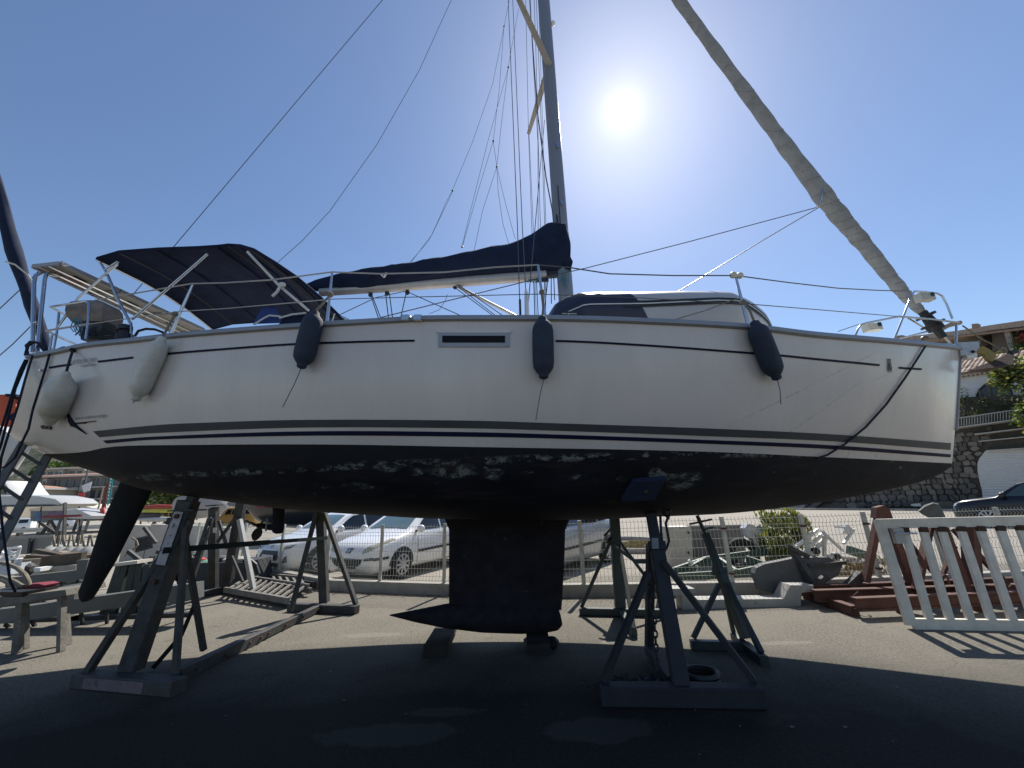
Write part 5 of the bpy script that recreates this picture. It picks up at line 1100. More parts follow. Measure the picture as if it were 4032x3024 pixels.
DKP = mat('dark_blue_car_paint', (.003, .004, .008), .3, .0, .1, 3, coat=.3); Ls = 4.7; pf0 = P(3745, 1990, 17.2); h = V((-.62, .78, 0)).normalized()
loc = V((pf0.x, pf0.y, 0)) - h * (Ls / 2) + V((h.y, -h.x, 0)) * (.6); loc.z = 0
t, pf, _ = car('parked_suv', 'dark blue sport utility vehicle parked before the roller shutter', 'car', loc, atan2(h.y, h.x), Ls, 1.86, SP_, SB_, DKP, wr=.37, group=None, wheel_x=(Ls / 2 - .92, -Ls / 2 + .85))
S_ = lambda f: X(Ls, f)
for v in ('L', 'R'):
    for a in ([(.315, 1.13), (.385, 1.40), (.43, 1.56), (.53, 1.60), (.53, 1.15)], [(.55, 1.15), (.55, 1.6), (.72, 1.58), (.74, 1.17)], [(.76, 1.18), (.76, 1.56), (.87, 1.45), (.88, 1.2)]): pf('side_window', [(S_(x_), z_) for x_, z_ in a], v, mat('suv_glass', (.05, .07, .07), .05, spec=.9), nsub=3)
    s_ = 1 if v == 'L' else -1; MB().ball(V((S_(.31), s_ * 1.02, 1.18)), .14, 10, (.7, 1, .8)).build('wing_mirror', BLACKP, t, local=True, sm=True)
pf('windscreen', [(S_(.285), -.65), (S_(.285), .65), (S_(.40), .52), (S_(.40), -.52)], 'T', MATS['suv_glass'], .01, nsub=5)
for s_ in (1, -1): pf('headlight', [(s_ * .55, .78), (s_ * .78, .80), (s_ * .78, .90), (s_ * .58, .88)], 'F', MATS['headlamp_lens'], .012)
pf('grille', [(-.45, .60), (.45, .60), (.5, .84), (-.5, .84)], 'F', BLACKP, .01)
VP = [(0, .7), (.01, .95), (.05, 1.1), (.12, 1.2), (.16, 1.35), (.22, 1.75), (.28, 1.92), (.5, 1.95), (.9, 1.94), (.97, 1.85), (.995, 1.5), (1, 1.0)]
VB = [(0, .7), (.05, 1.0), (.2, 1.15), (.9, 1.2), (.98, 1.15), (1, .9)]
def van(label, px0, px1, Y, col, rz_, cat='van', nm='parked_van'):
    a, b_ = P(px0, 2040, Y), P(px1, 2040, Y); Lv = (b_ - a).length; sc_ = Lv / 4.4
    t, pf, _ = car(nm, label, cat, V(((a.x + b_.x) / 2, Y, 0)), rz_, 4.4, 1.8, VP, VB, col, details=False, group=None, wr=.32)
    Sv = lambda f: X(4.4, f)
    for v in ('L', 'R'):
        for f0, f1 in ((.24, .40), (.42, .60), (.63, .90)): pf('side_window', [(Sv(f0 + (.05 if f0 < .3 else 0)), 1.75), (Sv(f0), 1.25), (Sv(f1), 1.28), (Sv(f1), 1.75)], v, GLASSD, .01, nsub=2)
    pf('windscreen', [(Sv(.17), -.6), (Sv(.17), .6), (Sv(.25), .55), (Sv(.25), -.55)], 'T', GLASSD, .012, nsub=3)
    t.scale = (sc_, sc_, sc_ * 1.15); return t
van('ochre yellow van parked beyond the fence under the yacht', 865, 1013, 38, mat('ochre_van_paint', (.38, .21, .05), .4, 0, .1, 3), radians(183))
van('white pick-up van parked in the harbour road behind the scrap', 25, 124, 44, WCP, radians(200))
van('white van half hidden behind the rudder', 215, 320, 50, WCP, radians(170))
# ------------------------------------------------------------------ rocks, slabs and scrap behind and before the fence
def slab(name, label, cat, pts, Y, depth, m, group=None, lean=0.0, parts=None):
    """a solid piece whose outline stands at distance Y; lean tips its top away"""
    q_ = []
    for x, y in pts:
        p = P(x, y, Y); p = P(x, y, Y + lean * p.z); q_.append(p)
    base = V((sum(p.x for p in q_) / len(q_), Y, 0)); o = MB().prism(q_, (0, depth, 0)).build(name, m, rootloc=base); return setp(o, label, cat, group)
WALLC = mat('pale_rendered_block', (.42, .40, .36), .9, 0, .15, 2, .2, 20)
slab('concrete_slab', 'dark grey concrete slab standing behind the rusty cabinet', 'concrete slab', [(2700, 2070), (2922, 2066), (2938, 2170), (2925, 2262), (2700, 2262)], 9.9, .12, mat('grey_slab', (.17, .165, .155), .9, 0, .15, 2, .2, 20))
t = thing('steel_cabinet', 'white steel cabinet streaked with rust behind the fence', 'cabinet', (*P(2680, 2240, 9.4).xy, 0)); MB().prism([P(2634, 2076, 9.4), P(2722, 2074, 9.4), P(2732, 2268, 9.4), P(2642, 2272, 9.4)], (0, .45, 0)).build('body', mat('rusty_white_enamel', (.50, .47, .40), .6, 0, .12, 5, .1, 30, col2=(.25, .09, .035), thr=.60), t)
for y_ in (2093, 2172): MB().bar(P(2708, y_, 9.37), P(2713, y_ + 8, 9.37), .03).build('hinge', BLACKP, t)
slab('plastic_sheet', 'crumpled pale plastic sheet draped by the bush', 'plastic sheet', [(2932, 2080), (2948, 2062), (2972, 2070), (3000, 2098), (3022, 2140), (3040, 2168), (2990, 2160), (2962, 2120), (2945, 2112)], 9.2, .2, mat('milky_plastic', (.55, .56, .57), .35, 0, .3, 9, .5, 30))
slab('green_box', 'dark green box half hidden by the bush', 'box', [(3010, 2074), (3062, 2088), (3052, 2120), (3003, 2108)], 9.3, .3, mat('dark_green_paint', (.03, .045, .035), .6))
def bush(name, label, cat, c, R, n, cols, sc=(1, 1, 1), leaf=.03, spiky=False, group=None, trunk=True):
    t = thing(name, label, cat, (c[0], c[1], 0), group=group); mbs = [MB() for _ in cols]
    clumps = [V((random.gauss(0, .42), random.gauss(0, .42), random.uniform(-.8, .85))) for _ in range(14)]
    for _ in range(n):
        cl = random.choice(clumps); d_ = V((random.gauss(0, 1), random.gauss(0, 1), random.gauss(0, 1))) * .17 + cl
        if d_.length > 1.15: d_ = d_.normalized() * 1.1
        p = V(c) + V((d_.x * R * sc[0], d_.y * R * sc[1], d_.z * R * sc[2])); a = V((random.gauss(0, 1), random.gauss(0, 1), random.gauss(0, .6) + (1.8 if spiky else 0))).normalized() * leaf * random.uniform(.6, 1.4); b_ = a.cross(V((random.gauss(0, 1), random.gauss(0, 1), random.gauss(0, 1)))).normalized() * leaf * (.22 if spiky else .55)
        mbs[random.randrange(len(cols))].face(p - a * .5, p + b_, p + a * .8, p - b_)
    for mb, m in zip(mbs, cols): mb.build('crown' if not spiky else 'foliage', m, t)
    if trunk: MB().tube([V((c[0], c[1], 0)), V((c[0] + .05 * R, c[1], c[2] * .6)), V((c[0], c[1] + .1 * R, c[2]))], [R * .07, R * .055, R * .03], 7).build('trunk', mat('bark', (.09, .065, .045), .9, 0, .3, 10, .4, 40), t)
    return t
def leafm(name, col):
    m = mat(name, col, .7, 0, .35, 20); b_ = m.node_tree.nodes['Principled BSDF']; b_.inputs['Subsurface Weight'].default_value = 0
    nt_ = m.node_tree; tr = nt_.nodes.new('ShaderNodeBsdfTranslucent'); tr.inputs['Color'].default_value = (col[0] * 1.6, col[1] * 1.7, col[2] * .9, 1); mx = nt_.nodes.new('ShaderNodeMixShader'); mx.inputs[0].default_value = .35
    o_ = nt_.nodes['Material Output']; nt_.links.new(b_.outputs[0], mx.inputs[1]); nt_.links.new(tr.outputs[0], mx.inputs[2]); nt_.links.new(mx.outputs[0], o_.inputs['Surface']); return m
LG, LY, LD, LO = leafm('leaf_green', (.07, .11, .03)), leafm('leaf_yellow_green', (.17, .17, .045)), leafm('leaf_dark', (.03, .05, .018)), leafm('leaf_olive', (.10, .10, .04))
c = P(3072, 2145, 8.9); bush('shrub', 'yellow-green spiky shrub growing between the scrap behind the fence', 'shrub', (c.x, c.y, .62), .62, 2600, [LY, LY, LG], (1, .8, .95), .09, True)
c = P(3150, 2120, 9.0); bush('shrub', 'thin olive shrub leaning beside the white scrap frame', 'shrub', (c.x, c.y, .6), .35, 600, [LY, LO], (.8, .8, 1.3), .08, True)
c = P(3400, 2265, 7.9); bush('weeds', 'dry brown weeds at the fence foot by the rusty legs', 'weeds', (c.x, c.y, .18), .45, 500, [mat('dry_straw', (.28, .20, .09), .9, 0, .3, 20)], (2.0, .5, .4), .09, True, trunk=False)
c = P(2648, 2040, 17); bush('verge_grass', 'dry yellow grass on the round kerbed verge across the street', 'grass', (14 * ray(2480, 2090).x / ray(2480, 2090).y, 14, .06), .9, 900, [mat('dry_grass', (.30, .24, .10), .9, 0, .3, 20)], (1.0, 1.2, .09), .10, True, trunk=False)
vk = MB(); cc = V((14 * ray(2480, 2090).x / ray(2480, 2090).y, 14.2, 0)); vk.tube([cc + V((1.35 * cos(a), 1.9 * sin(a), .07)) for a in [2*pi*j/28 for j in range(28)]], .08, 6, closed=True); setp(vk.build('verge_kerb', CONC, rootloc=cc), 'curved concrete kerb round the dry verge', 'kerb')
# green trailer frame, tyre
GT = mat('green_trailer_paint', (.045, .085, .06), .55, 0, .25, 5, col2=(.3, .32, .28), thr=.66)
q = thing('trailer_chassis', 'green steel trailer frame lying bare behind the fence', 'trailer', (*P(2900, 2260, 8.6).xy, 0))
for x0, y0, Y0, x1, y1, Y1 in ((2649, 2251, 8.3, 2780, 2205, 8.8), (2780, 2205, 8.8, 3096, 2162, 9.0), (2673, 2272, 8.1, 2900, 2258, 8.2), (2900, 2258, 8.2, 3141, 2208, 8.7), (2720, 2240, 8.3, 2780, 2206, 8.8), (3050, 2180, 8.9, 3141, 2205, 8.7), (2830, 2205, 8.8, 2900, 2255, 8.2), (2940, 2200, 8.8, 3010, 2225, 8.5)):
    MB().bar(P(x0, y0, Y0), P(x1, y1, Y1), .06, .13).build('beam', GT, q)
MB().bar(P(2712, 2205, 8.4), P(2742, 2240, 8.4), .05).bar(P(2742, 2225, 8.4), P(2738, 2285, 8.4), .05).build('drawbar_leg', WHITEP, q)
MB().tube([P(2925, 2175, 9.2) + V((.26 * cos(a), .05 * sin(a), .26 * sin(a) - .05)) for a in [2*pi*j/20 for j in range(20)]], .085, 8, closed=True).build('tyre', RUBBER, q, sm=True)
MB().box(P(2960, 2240, 8.9) + V((0, 0, 0)), (.6, .3, .22)).build('battery_box', BLACKP, q)
# white scrap frames
q = thing('steel_scrap', 'heap of white painted steel frames tipped against each other', 'scrap frame', (*P(3250, 2250, 8.3).xy, 0))
WS = mat('scrap_white', (.60, .58, .54), .5, 0, .2, 6, col2=(.08, .07, .06), thr=.62)
for x0, y0, x1, y1, w_ in ((3125, 2160, 3220, 2085, .05), (3150, 2185, 3245, 2095, .05), (3175, 2200, 3260, 2110, .06), (3235, 2090, 3320, 2170, .04), (3245, 2110, 3248, 2230, .05), (3290, 2075, 3345, 2078, .03), (3322, 2140, 3362, 2085, .04), (3180, 2110, 3190, 2200, .04), (3260, 2190, 3400, 2205, .05), (3180, 2215, 3487, 2212, .07)):
    MB().bar(P(x0, y0, 8.3), P(x1, y1, 8.5), w_, w_).build('bar', WS, q)
MB().prism([P(3318, 2098, 8.4), P(3335, 2064, 8.4), P(3362, 2085, 8.4), P(3352, 2104, 8.4)], (0, .2, 0)).build('bracket', WS, q)
for x0, y0 in ((3236, 2205), (3210, 2170), (3290, 2190)): MB().ball(P(x0, y0, 8.35), .09, 8, (1, 1, .8)).build('hub', BLACKP, q)
MB().bar(P(3340, 2165, 8.8), P(3400, 2185, 8.8), .12, .16).build('green_end', GT, q)
# grey broken hull piece and posts leaning on the fence
o = slab('broken_rudder', 'broken grey fibreglass rudder blade lying against the kerb wall', 'rudder blade', [(2972, 2258), (2980, 2236), (3008, 2222), (3140, 2196), (3262, 2194), (3320, 2220), (3302, 2265), (3240, 2300), (3120, 2312), (3084, 2338), (3040, 2336), (2995, 2325), (2986, 2296)], 6.75, .13, mat('grey_fibreglass', (.085, .088, .088), .75, 0, .25, 4, .4, 12, col2=(.15, .13, .11), thr=.66), lean=.15)
q = thing('steel_prop', 'grey steel prop with a crosshead leaning over the broken rudder', 'prop', (*P(3210, 2330, 6.7).xy, 0))
MB().bar(P(3120, 2168, 6.9), P(3212, 2308, 6.62), .09, .09).build('post', STEEL, q); MB().bar(P(3098, 2150, 6.85), P(3182, 2192, 6.85), .07, .06).build('crosshead', STEEL, q); MB().bar(P(3205, 2308, 6.6), P(3255, 2270, 6.6), .08, .08).build('foot', STEEL, q); MB().bar(P(3180, 2228, 6.8), P(3330, 2215, 6.8), .05).build('rail', STEEL, q)
MB().bar(P(3340, 2310, 6.6), P(3392, 2262, 6.6), .10, .11).build('stub', STEEL, q)
# pale stepped beam
o = slab('stepped_beam', 'pale grey stepped steel beam lying on the asphalt in front of the kerb wall', 'steel beam', [(2560, 2318), (2735, 2318), (2737, 2336), (2722, 2336), (2748, 2362), (3085, 2358), (3112, 2304), (3203, 2304), (3206, 2328), (3156, 2334), (3153, 2394), (2690, 2408), (2684, 2344), (2560, 2346)], 6.42, .24, mat('pale_primer_steel', (.30, .29, .265), .7, 0, .18, 3, .2, 30, col2=(.18, .15, .12), thr=.64))
# rusted cradle
q = thing('rusted_cradle', 'red-brown rusted boat cradle with A-frame legs stacked behind the white gate', 'boat cradle', (*P(3400, 2400, 6.1).xy, 0))
zc = .16; A1 = G(3362, 2372, zc); 
for k_, (x0, y0, x1, y1) in enumerate(((3365, 2378, 4150, 2345), (3205, 2345, 4120, 2318), (3200, 2325, 4100, 2290))):
    a, b_ = G(x0, y0, .16), G(x1, y1, .16); MB().ibeam(a, b_, .10, .15).build('beam', RUST, q)
for x0, y0, x1, y1 in ((3172, 2340, 3368, 2408), (3480, 2330, 3545, 2395), (3790, 2320, 3850, 2388)): MB().bar(G(x0, y0, .06), G(x1, y1, .06), .10, .13).build('cross_beam', RUST, q)
for x0, y0, Y0, x1, y1, Y1, w_ in ((3466, 2000, 6.5, 3408, 2290, 6.5, .09), (3480, 2000, 6.5, 3590, 2300, 6.4, .10), (3500, 2040, 6.5, 3700, 2285, 6.45, .06), (3662, 2060, 6.5, 3608, 2325, 6.2, .09), (3700, 2060, 6.4, 3808, 2350, 6.1, .15), (3818, 2075, 6.4, 3834, 2350, 6.3, .16), (3755, 2085, 6.4, 4016, 2352, 6.3, .07), (3700, 2290, 6.5, 3760, 2150, 6.5, .05)):
    MB().bar(P(x0, y0, Y0), P(x1, y1, Y1), w_, w_ * .8).build('leg', RUST, q)
MB().prism([P(3452, 1998, 6.45), P(3482, 1990, 6.45), P(3500, 2002, 6.45), P(3502, 2040, 6.45), P(3448, 2040, 6.45)], (0, .1, 0)).build('head_block', RUST, q)
for x0, y0 in ((3378, 2360), (3720, 2290), (3985, 2330)):
    MB().tube([P(x0 - 14, y0 + 15, 6.0), P(x0 - 14, y0 - 15, 6.0), P(x0, y0 - 28, 6.0), P(x0 + 14, y0 - 12, 6.0), P(x0 + 16, y0 + 12, 6.0)], .012, 6).build('lifting_ring', RUST, q, sm=True)
MB().prism([P(3792, 2060, 6.4), P(3866, 2062, 6.4), P(3868, 2085, 6.4), P(3850, 2092, 6.4), P(3800, 2082, 6.4)], (0, .1, 0)).build('head_block', STEELD, q)
r = MB(); cpt = P(3672, 2010, 6.45)
r.loft([[P(x, y, 6.42 + dy) for x, y in ((3613 + s_, 2012), (3640, 1988 + s_), (3672, 1978 + s_ * .5), (3695, 1982 + s_ * .5), (3712 - s_, 2010), (3726 - s_, 2042), (3668, 2044), (3640, 2030))] for dy, s_ in ((0, 8), (.05, 0), (.18, 0), (.24, 10))]); setp(r.build('tarpaulin_wrap', mat('grey_tarp', (.075, .08, .075), .8, 0, .25, 8, .4, 20), rootloc=cpt), 'grey tarpaulin bundled over the head of a rusted leg', 'tarpaulin')
# white gate
q = thing('steel_gate', 'chipped white barred steel gate leaning back on the rusted cradle', 'gate', (*G(3590, 2478).xy, 0))
TL, BL, TRt, BR = P(3472, 2062, 5.45), G(3592, 2455, .055), None, None
dxg = V((1, 0, 0)); BRp = G(4032, 2462, .055); dxg = (BRp - BL).normalized(); Lg = 2.9; TR_ = TL + dxg * Lg; BR_ = BL + dxg * Lg; upg = (TL - BL)
MB().bar(TL - dxg * .045, TR_, .05, .115).build('top_rail', WPAINT, q); MB().bar(BL, BR_, .05, .11).build('bottom_rail', WPAINT, q)
MB().bar(BL + upg.normalized() * -.02 + dxg * -.02, TL + upg.normalized() * .05 - dxg * .02, .052, .105, up=dxg).build('end_post', WPAINT, q)
for k_ in range(13):
    f = .19 + k_ * .205; f2 = f + .04; MB().bar(BL + dxg * f + upg * .045, TL + dxg * f2 - upg * .04, .045, .075, up=dxg).build('gate_bar', WPAINT, q)
    MB().bar(TL + dxg * f2 - upg * .10 + V((0, -.004, 0)), TL + dxg * f2 - upg * .045 + V((0, -.004, 0)), .050, .082, up=dxg).build('rust_collar', mat('rust_dark', (.06, .03, .02), .9, 0, .4, 30), q)
MB().box(TL + dxg * .12 - upg * .13 + V((0, -.03, 0)), (.13, .05, .18)).build('lock_case', mat('lock_grey', (.35, .35, .34), .5, .3), q); MB().tube([TL + dxg * .06 - upg * .10 + V((0, -.07, 0)), TL + dxg * .30 - upg * .105 + V((0, -.07, 0))], .012, 6).build('lock_lever', CHROME, q)
# ------------------------------------------------------------------ hillside street on the right: everything hangs on one oblique frontage plane
FA, FB = V((29.95, 28, 0)), V((31.17, 25.3, 0)); FD = (FB - FA).normalized(); FN = V((-FD.y * -1, FD.x * -1, 0)).normalized()
if FN.dot(-FA) < 0: FN = -FN
def F(px, py, off=0.0):
    r_ = ray(px, py); A = FA + FN * off; k = (A - EYE).dot(FN) / r_.dot(FN); return EYE + r_ * k
def fpoly(name, pts, off, th, m, par, **k): q_ = [F(x, y, off) for x, y in pts]; return MB().prism(q_, -FN * th).build(name, m, par, **k)
STONE = [mat('wall_stone_a', (.15, .13, .105), .9, 0, .3, 5, .4, 20), mat('wall_stone_b', (.10, .092, .08), .9, 0, .3, 5, .4, 20), mat('wall_stone_c', (.19, .17, .14), .9, 0, .3, 5, .4, 20)]
MORTAR = mat('dark_mortar', (.055, .050, .042), .95, 0, .3, 6)
RW = thing('retaining_wall', 'rough stone retaining wall along the street below the house', 'retaining wall', F(3700, 1990))
fpoly('wall_core', [(3140, 1850), (3560, 1800), (3745, 1688), (4500, 1630), (4500, 2004), (3160, 2010)], 0, 1.0, MORTAR, RW)
# stones: a few shared meshes, pressed into the wall
tmpl = []
for i in range(12):
    mb = MB(); n_ = random.choice((6, 7, 8)); ang = [2 * pi * (j + random.uniform(-.28, .28)) / n_ for j in range(n_)]; pts = [((cos(a)) * random.uniform(.82, 1.05) / max(abs(cos(a)), abs(sin(a))) ** .9 * .5, (sin(a)) * random.uniform(.82, 1.05) / max(abs(cos(a)), abs(sin(a))) ** .9 * .5) for a in ang]
    mb.loft([[V((x * s_, -d_, z * s_)) for x, z in pts] for s_, d_ in ((1, 0), (.98, .6), (.88, 1.0))]); me_o = mb.build('stone', STONE[i % 3], None, local=True); tmpl.append(me_o.data); bpy.data.objects.remove(me_o)
ns = 0
rzf = atan2(FD.y, FD.x)
def put_stone(px, py, w_, h_):
    global ns
    c = F(px, py, .0); o = bpy.data.objects.new('stone', random.choice(tmpl)); COL.objects.link(o); o.parent = RW; o.location = c - V(RW.location); o.rotation_euler = (0, random.uniform(-.25, .25), rzf)
    o.scale = (w_ * 1.08, random.uniform(.08, .16), h_ * 1.08); ns += 1
y_ = 2000
while y_ > 1690:
    rowh = random.uniform(14, 29); x_ = 3270 + random.uniform(0, 20)
    while x_ < 3910 and ns < 298:
        wpx = random.uniform(14, 48); cx, cy = x_ + wpx / 2, y_ - rowh / 2 - (x_ - 3300) * .012
        top_lim = interp([(3270, 1960), (3400, 1925), (3600, 1870), (3735, 1835), (3765, 1700), (3900, 1690)], cx); gar = cx > interp([(1700, 3905), (1775, 3880), (1819, 3848), (1890, 3852), (1935, 3866), (2010, 3872)], cy) - 8
        if cy > top_lim and not gar:
            dep = (F(cx, cy) - EYE).y / FPX; dw = (F(cx + wpx, cy) - F(cx, cy)).length; put_stone(cx, cy + random.uniform(-3, 3), dw * .93, rowh * dep * 1.0)
        x_ += wpx
    y_ -= rowh
# garage shutter
t = thing('roller_shutter', 'white ribbed roller shutter closing the arched garage in the stone wall', 'roller shutter', F(3950, 1985))
gl = [(3892, 1766), (3876, 1780), (3856, 1806), (3849, 1825), (3850, 1860), (3857, 1893), (3868, 1935), (3872, 2003)]
fpoly('dark_reveal', [(x - 12, y - (6 if i < 3 else 0)) for i, (x, y) in enumerate(gl)] + [(4420, 2003), (4420, 1700)], .03, .04, MORTAR, t)
SH = mat('shutter_white', (.55, .55, .53), .45, .1, .06, 5)
for k_ in range(22):
    ya, yb = 1772 + k_ * 10.6, 1772 + (k_ + 1) * 10.6; lx = lambda y: interp([(q_[1], q_[0]) for q_ in gl], y); s_ = lambda y, x: y - (x - 3892) * .035 * (2000 - y) / 230
    a, b_, c_, d_ = F(lx(ya), ya, .10), F(4400, s_(ya, 4400), .10), F(4400, s_(yb, 4400), .10), F(lx(yb), yb, .10); mid1, mid2 = (a + d_) / 2 + FN * .03, (b_ + c_) / 2 + FN * .03
    MB().face(a, b_, mid2, mid1).face(mid1, mid2, c_, d_).face(a, mid1, d_).build('slat', SH, t)
# slabs, ledges above the garage
t = thing('terrace', 'terrace slabs with pale edges and a metal railing above the garage', 'terrace', F(3900, 1700))
def edge(pts, off, hpx, th, m, nm='slab_edge'): (x0, y0), (x1, y1) = pts; fpoly(nm, [(x0, y0), (x1, y1), (x1, y1 + hpx), (x0, y0 + hpx)], off, th, m, t)
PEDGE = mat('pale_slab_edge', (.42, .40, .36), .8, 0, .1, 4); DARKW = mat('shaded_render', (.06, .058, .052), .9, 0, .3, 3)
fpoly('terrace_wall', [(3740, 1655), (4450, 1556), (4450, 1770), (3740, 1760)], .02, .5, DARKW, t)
edge([(3745, 1684), (4420, 1592)], .9, 5, 1.0, PEDGE); edge([(3836, 1708), (4420, 1636)], .5, 5, .6, PEDGE); edge([(3852, 1736), (4420, 1680)], .35, 4, .4, PEDGE); edge([(3888, 1772), (4420, 1738)], .35, 6, .4, PEDGE)
RL = mat('pale_railing', (.40, .40, .38), .5, .2, .1)
a, b_ = F(3745, 1650, .85), F(4420, 1554, .85); MB().tube([a, b_], .035, 6).build('railing_rail', RL, t); a2, b2 = F(3745, 1682, .85), F(4420, 1590, .85)
for k_ in range(54): f = k_ / 53; MB().tube([a.lerp(b_, f), a2.lerp(b2, f)], .014, 4).build('baluster', RL, t)
# rubble bank with ivy under the white house
bk = MB(); rows = []
for i in range(36):
    px = 3740 + i * 20; rows.append([F(px, lerp(1566, 1662, j / 10) - (px - 3765) * lerp(.05, .135, j / 10), -1.2 + j * .12 + random.uniform(-.12, .12)) for j in range(11)])
bk.loft(rows, closed=False, cap=False); setp(bk.build('bank', mat('rubble_bank', (.075, .055, .035), .95, 0, .6, 2.5, .8, 6, col2=(.14, .115, .08), thr=.55), rootloc=F(3900, 1640, -1)), 'rough dark rubble bank under the white house', 'bank', kind='structure')
def ivy(label, pts, n, spread, cols, leaf=.10, name='ivy'):
    t = thing(name, label, 'ivy', pts[0]); mbs = [MB() for _ in cols]
    for _ in range(n):
        i = random.randrange(len(pts)); p = V(pts[i]) + V((random.gauss(0, spread), random.gauss(0, spread * .5), random.gauss(0, spread))); a = V((random.gauss(0, 1), random.gauss(0, 1), random.gauss(0, 1))).normalized() * leaf * random.uniform(.6, 1.3); b_ = a.cross(V((random.gauss(0, 1), random.gauss(0, 1), random.gauss(0, 1)))).normalized() * leaf * .55
        mbs[random.randrange(len(cols))].face(p - a * .5, p + b_, p + a * .7, p - b_)
    for mb, m in zip(mbs, cols): mb.build('foliage', m, t)
    return t
ivy('dark ivy creeping up the left corner of the white house', [F(x, y, -.6) for x, y in ((3775, 1530), (3785, 1550), (3800, 1562), (3780, 1575), (3818, 1570))], 300, .22, [LD, LG], .07)
ivy('ivy trailing over the rubble bank below the arched window', [F(x, y, -.2) for x, y in ((3860, 1600), (3900, 1590), (3940, 1600), (3980, 1590), (3800, 1640), (3900, 1640), (3960, 1630), (4000, 1600), (3840, 1625))], 1100, .22, [LD, LD, LO], .07)
# white house
H = thing('white_house', 'white rendered house with an arched window under a clay tile roof', 'house', F(3900, 1575, -2)); HO = -2.0
RENDER = mat('white_render', (.56, .57, .57), .85, 0, .07, 2, .1, 20)
fpoly('wall', [(3700, 1500), (3775, 1485), (4450, 1390), (4450, 1600), (3700, 1600)], HO, 4, RENDER, H)
ctr = (3912, 1568); arc = [(ctr[0] + 69 * cos(a) * (1 if cos(a) < 0 else 1.05), ctr[1] - 8 * 0 - 66 * sin(a) + (69 * cos(a)) * -.13) for a in [pi * j / 18 for j in range(19)]]
wn = fpoly('window', arc, HO + .02, .03, GLASSD, H)
fr = MB(); pr = [F(x, y, HO + .05) for x, y in arc]; fr.tube(pr, .05, 6); o = fr.build('window_frame', mat('dark_wood_frame', (.05, .035, .025), .7), H); o.parent = wn
for x0, x1 in ((3858, 3866), (3895, 3906), (3938, 3950)):
    yt = 1568 - 66 * sqrt(max(.05, 1 - ((x0 - 3912) / 69) ** 2)); o = MB().bar(F(x0 - 2, yt + 4, HO + .07), F(x1 + 4, 1578, HO + .07), .17, .06).build('mullion', mat('brown_shutter', (.15, .12, .09), .8), H); o.parent = wn
TILE = [mat('clay_tile_a', (.33, .23, .17), .85, 0, .25, 6, .2, 30), mat('clay_tile_b', (.40, .31, .24), .85, 0, .25, 6, .2, 30), mat('clay_tile_c', (.24, .16, .12), .85, 0, .25, 6, .2, 30)]
tt_ = []
for i in range(3):
    mb = MB(); mb.loft([[V((.12 * cos(a) * s_, y, .075 * sin(a) * s_)) for a in [pi * j / 6 for j in range(7)]] + [V((.10 * cos(a) * s_, y, .055 * sin(a) * s_)) for a in [pi * (6 - j) / 6 for j in range(7)]] for y, s_ in ((0, 1.05), (.55, .9))]); o = mb.build('tile', TILE[i], None, local=True); tt_.append(o.data); bpy.data.objects.remove(o)
e0, e1 = F(3700, 1482, HO + .35), F(4450, 1380, HO + .35); ed = (e1 - e0); EL = ed.length; ed.normalize(); slope = (-FN * cos(radians(27)) + V((0, 0, 1)) * sin(radians(27))); 
MB().prism([e0, e1, e1 + slope * 3.3, e0 + slope * 3.3], V((0, 0, -.12))).build('roof_deck', TILE[2], H)
cols_, rows_ = int(EL / .25), 6; q_ = Matrix((ed, slope, ed.cross(slope))).transposed().to_euler()
cnt = 0
for i in range(cols_):
    for j in range(rows_):
        p = e0 + ed * (.25 * (i + .5)) + slope * (.52 * j - .04)
        if proj(p)[0] > 4060 or proj(p)[0] < 3740: continue
        o = bpy.data.objects.new('tile', random.choice(tt_)); COL.objects.link(o); o.parent = H; o.location = p + V((0, 0, .0)) - V(H.location) + V((random.uniform(-.012, .012), 0, random.uniform(0, .02))); o.rotation_euler = q_; cnt += 1
mb = MB()
for i in range(int(EL / .22)): p = e0 + ed * (.22 * i) - V((0, 0, .20)) - FN * .12; mb.tube([p - FN * .3, p + FN * .12], .07, 6)
o = mb.build('genoise_cornice', TILE[1], H); o['kind'] = 'stuff'
ivy('green creeper along the top of the tiled roof', [F(x, y, HO - 3.0) for x, y in ((3800, 1436), (3830, 1432), (3860, 1425), (3940, 1405), (3970, 1400), (4000, 1396), (4025, 1392))], 700, .22, [LG, LY, LO], .10)
# upper house with balconies
U = thing('upper_house', 'larger house higher up with deep balconies under a long clay tile roof', 'house', F(3900, 1400, -8)); UO = -9.0
UW = mat('beige_render', (.22, .195, .165), .9, 0, .1, 2); 
fpoly('wall', [(3560, 1352), (4450, 1262), (4450, 1470), (3560, 1470)], UO, 5, UW, U)
def ur(nm, pts, off, th, m): return fpoly(nm, pts, UO + off, th, m, U)
rt = ur('roof', [(3425, 1352), (3430, 1342), (3480, 1336), (3770, 1302), (3900, 1280), (4450, 1200), (4450, 1232), (3900, 1301), (3760, 1326), (3560, 1350)], 1.6, 6, TILE[1])
for k_ in range(16): pass
ur('balcony_slab', [(3780, 1422), (4450, 1330), (4450, 1348), (3780, 1440)], 1.4, 1.4, UW); ur('balcony_slab', [(3780, 1350), (3860, 1340), (3860, 1352), (3780, 1362)], 1.4, 1.4, UW)
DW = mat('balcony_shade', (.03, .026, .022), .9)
for pts in ([(3870, 1318), (3905, 1313), (3908, 1400), (3874, 1405)], [(3984, 1305), (4120, 1286), (4120, 1372), (3998, 1388)], [(3790, 1365), (3850, 1357), (3852, 1405), (3790, 1412)]): ur('balcony_opening', pts, .03, .05, DW)
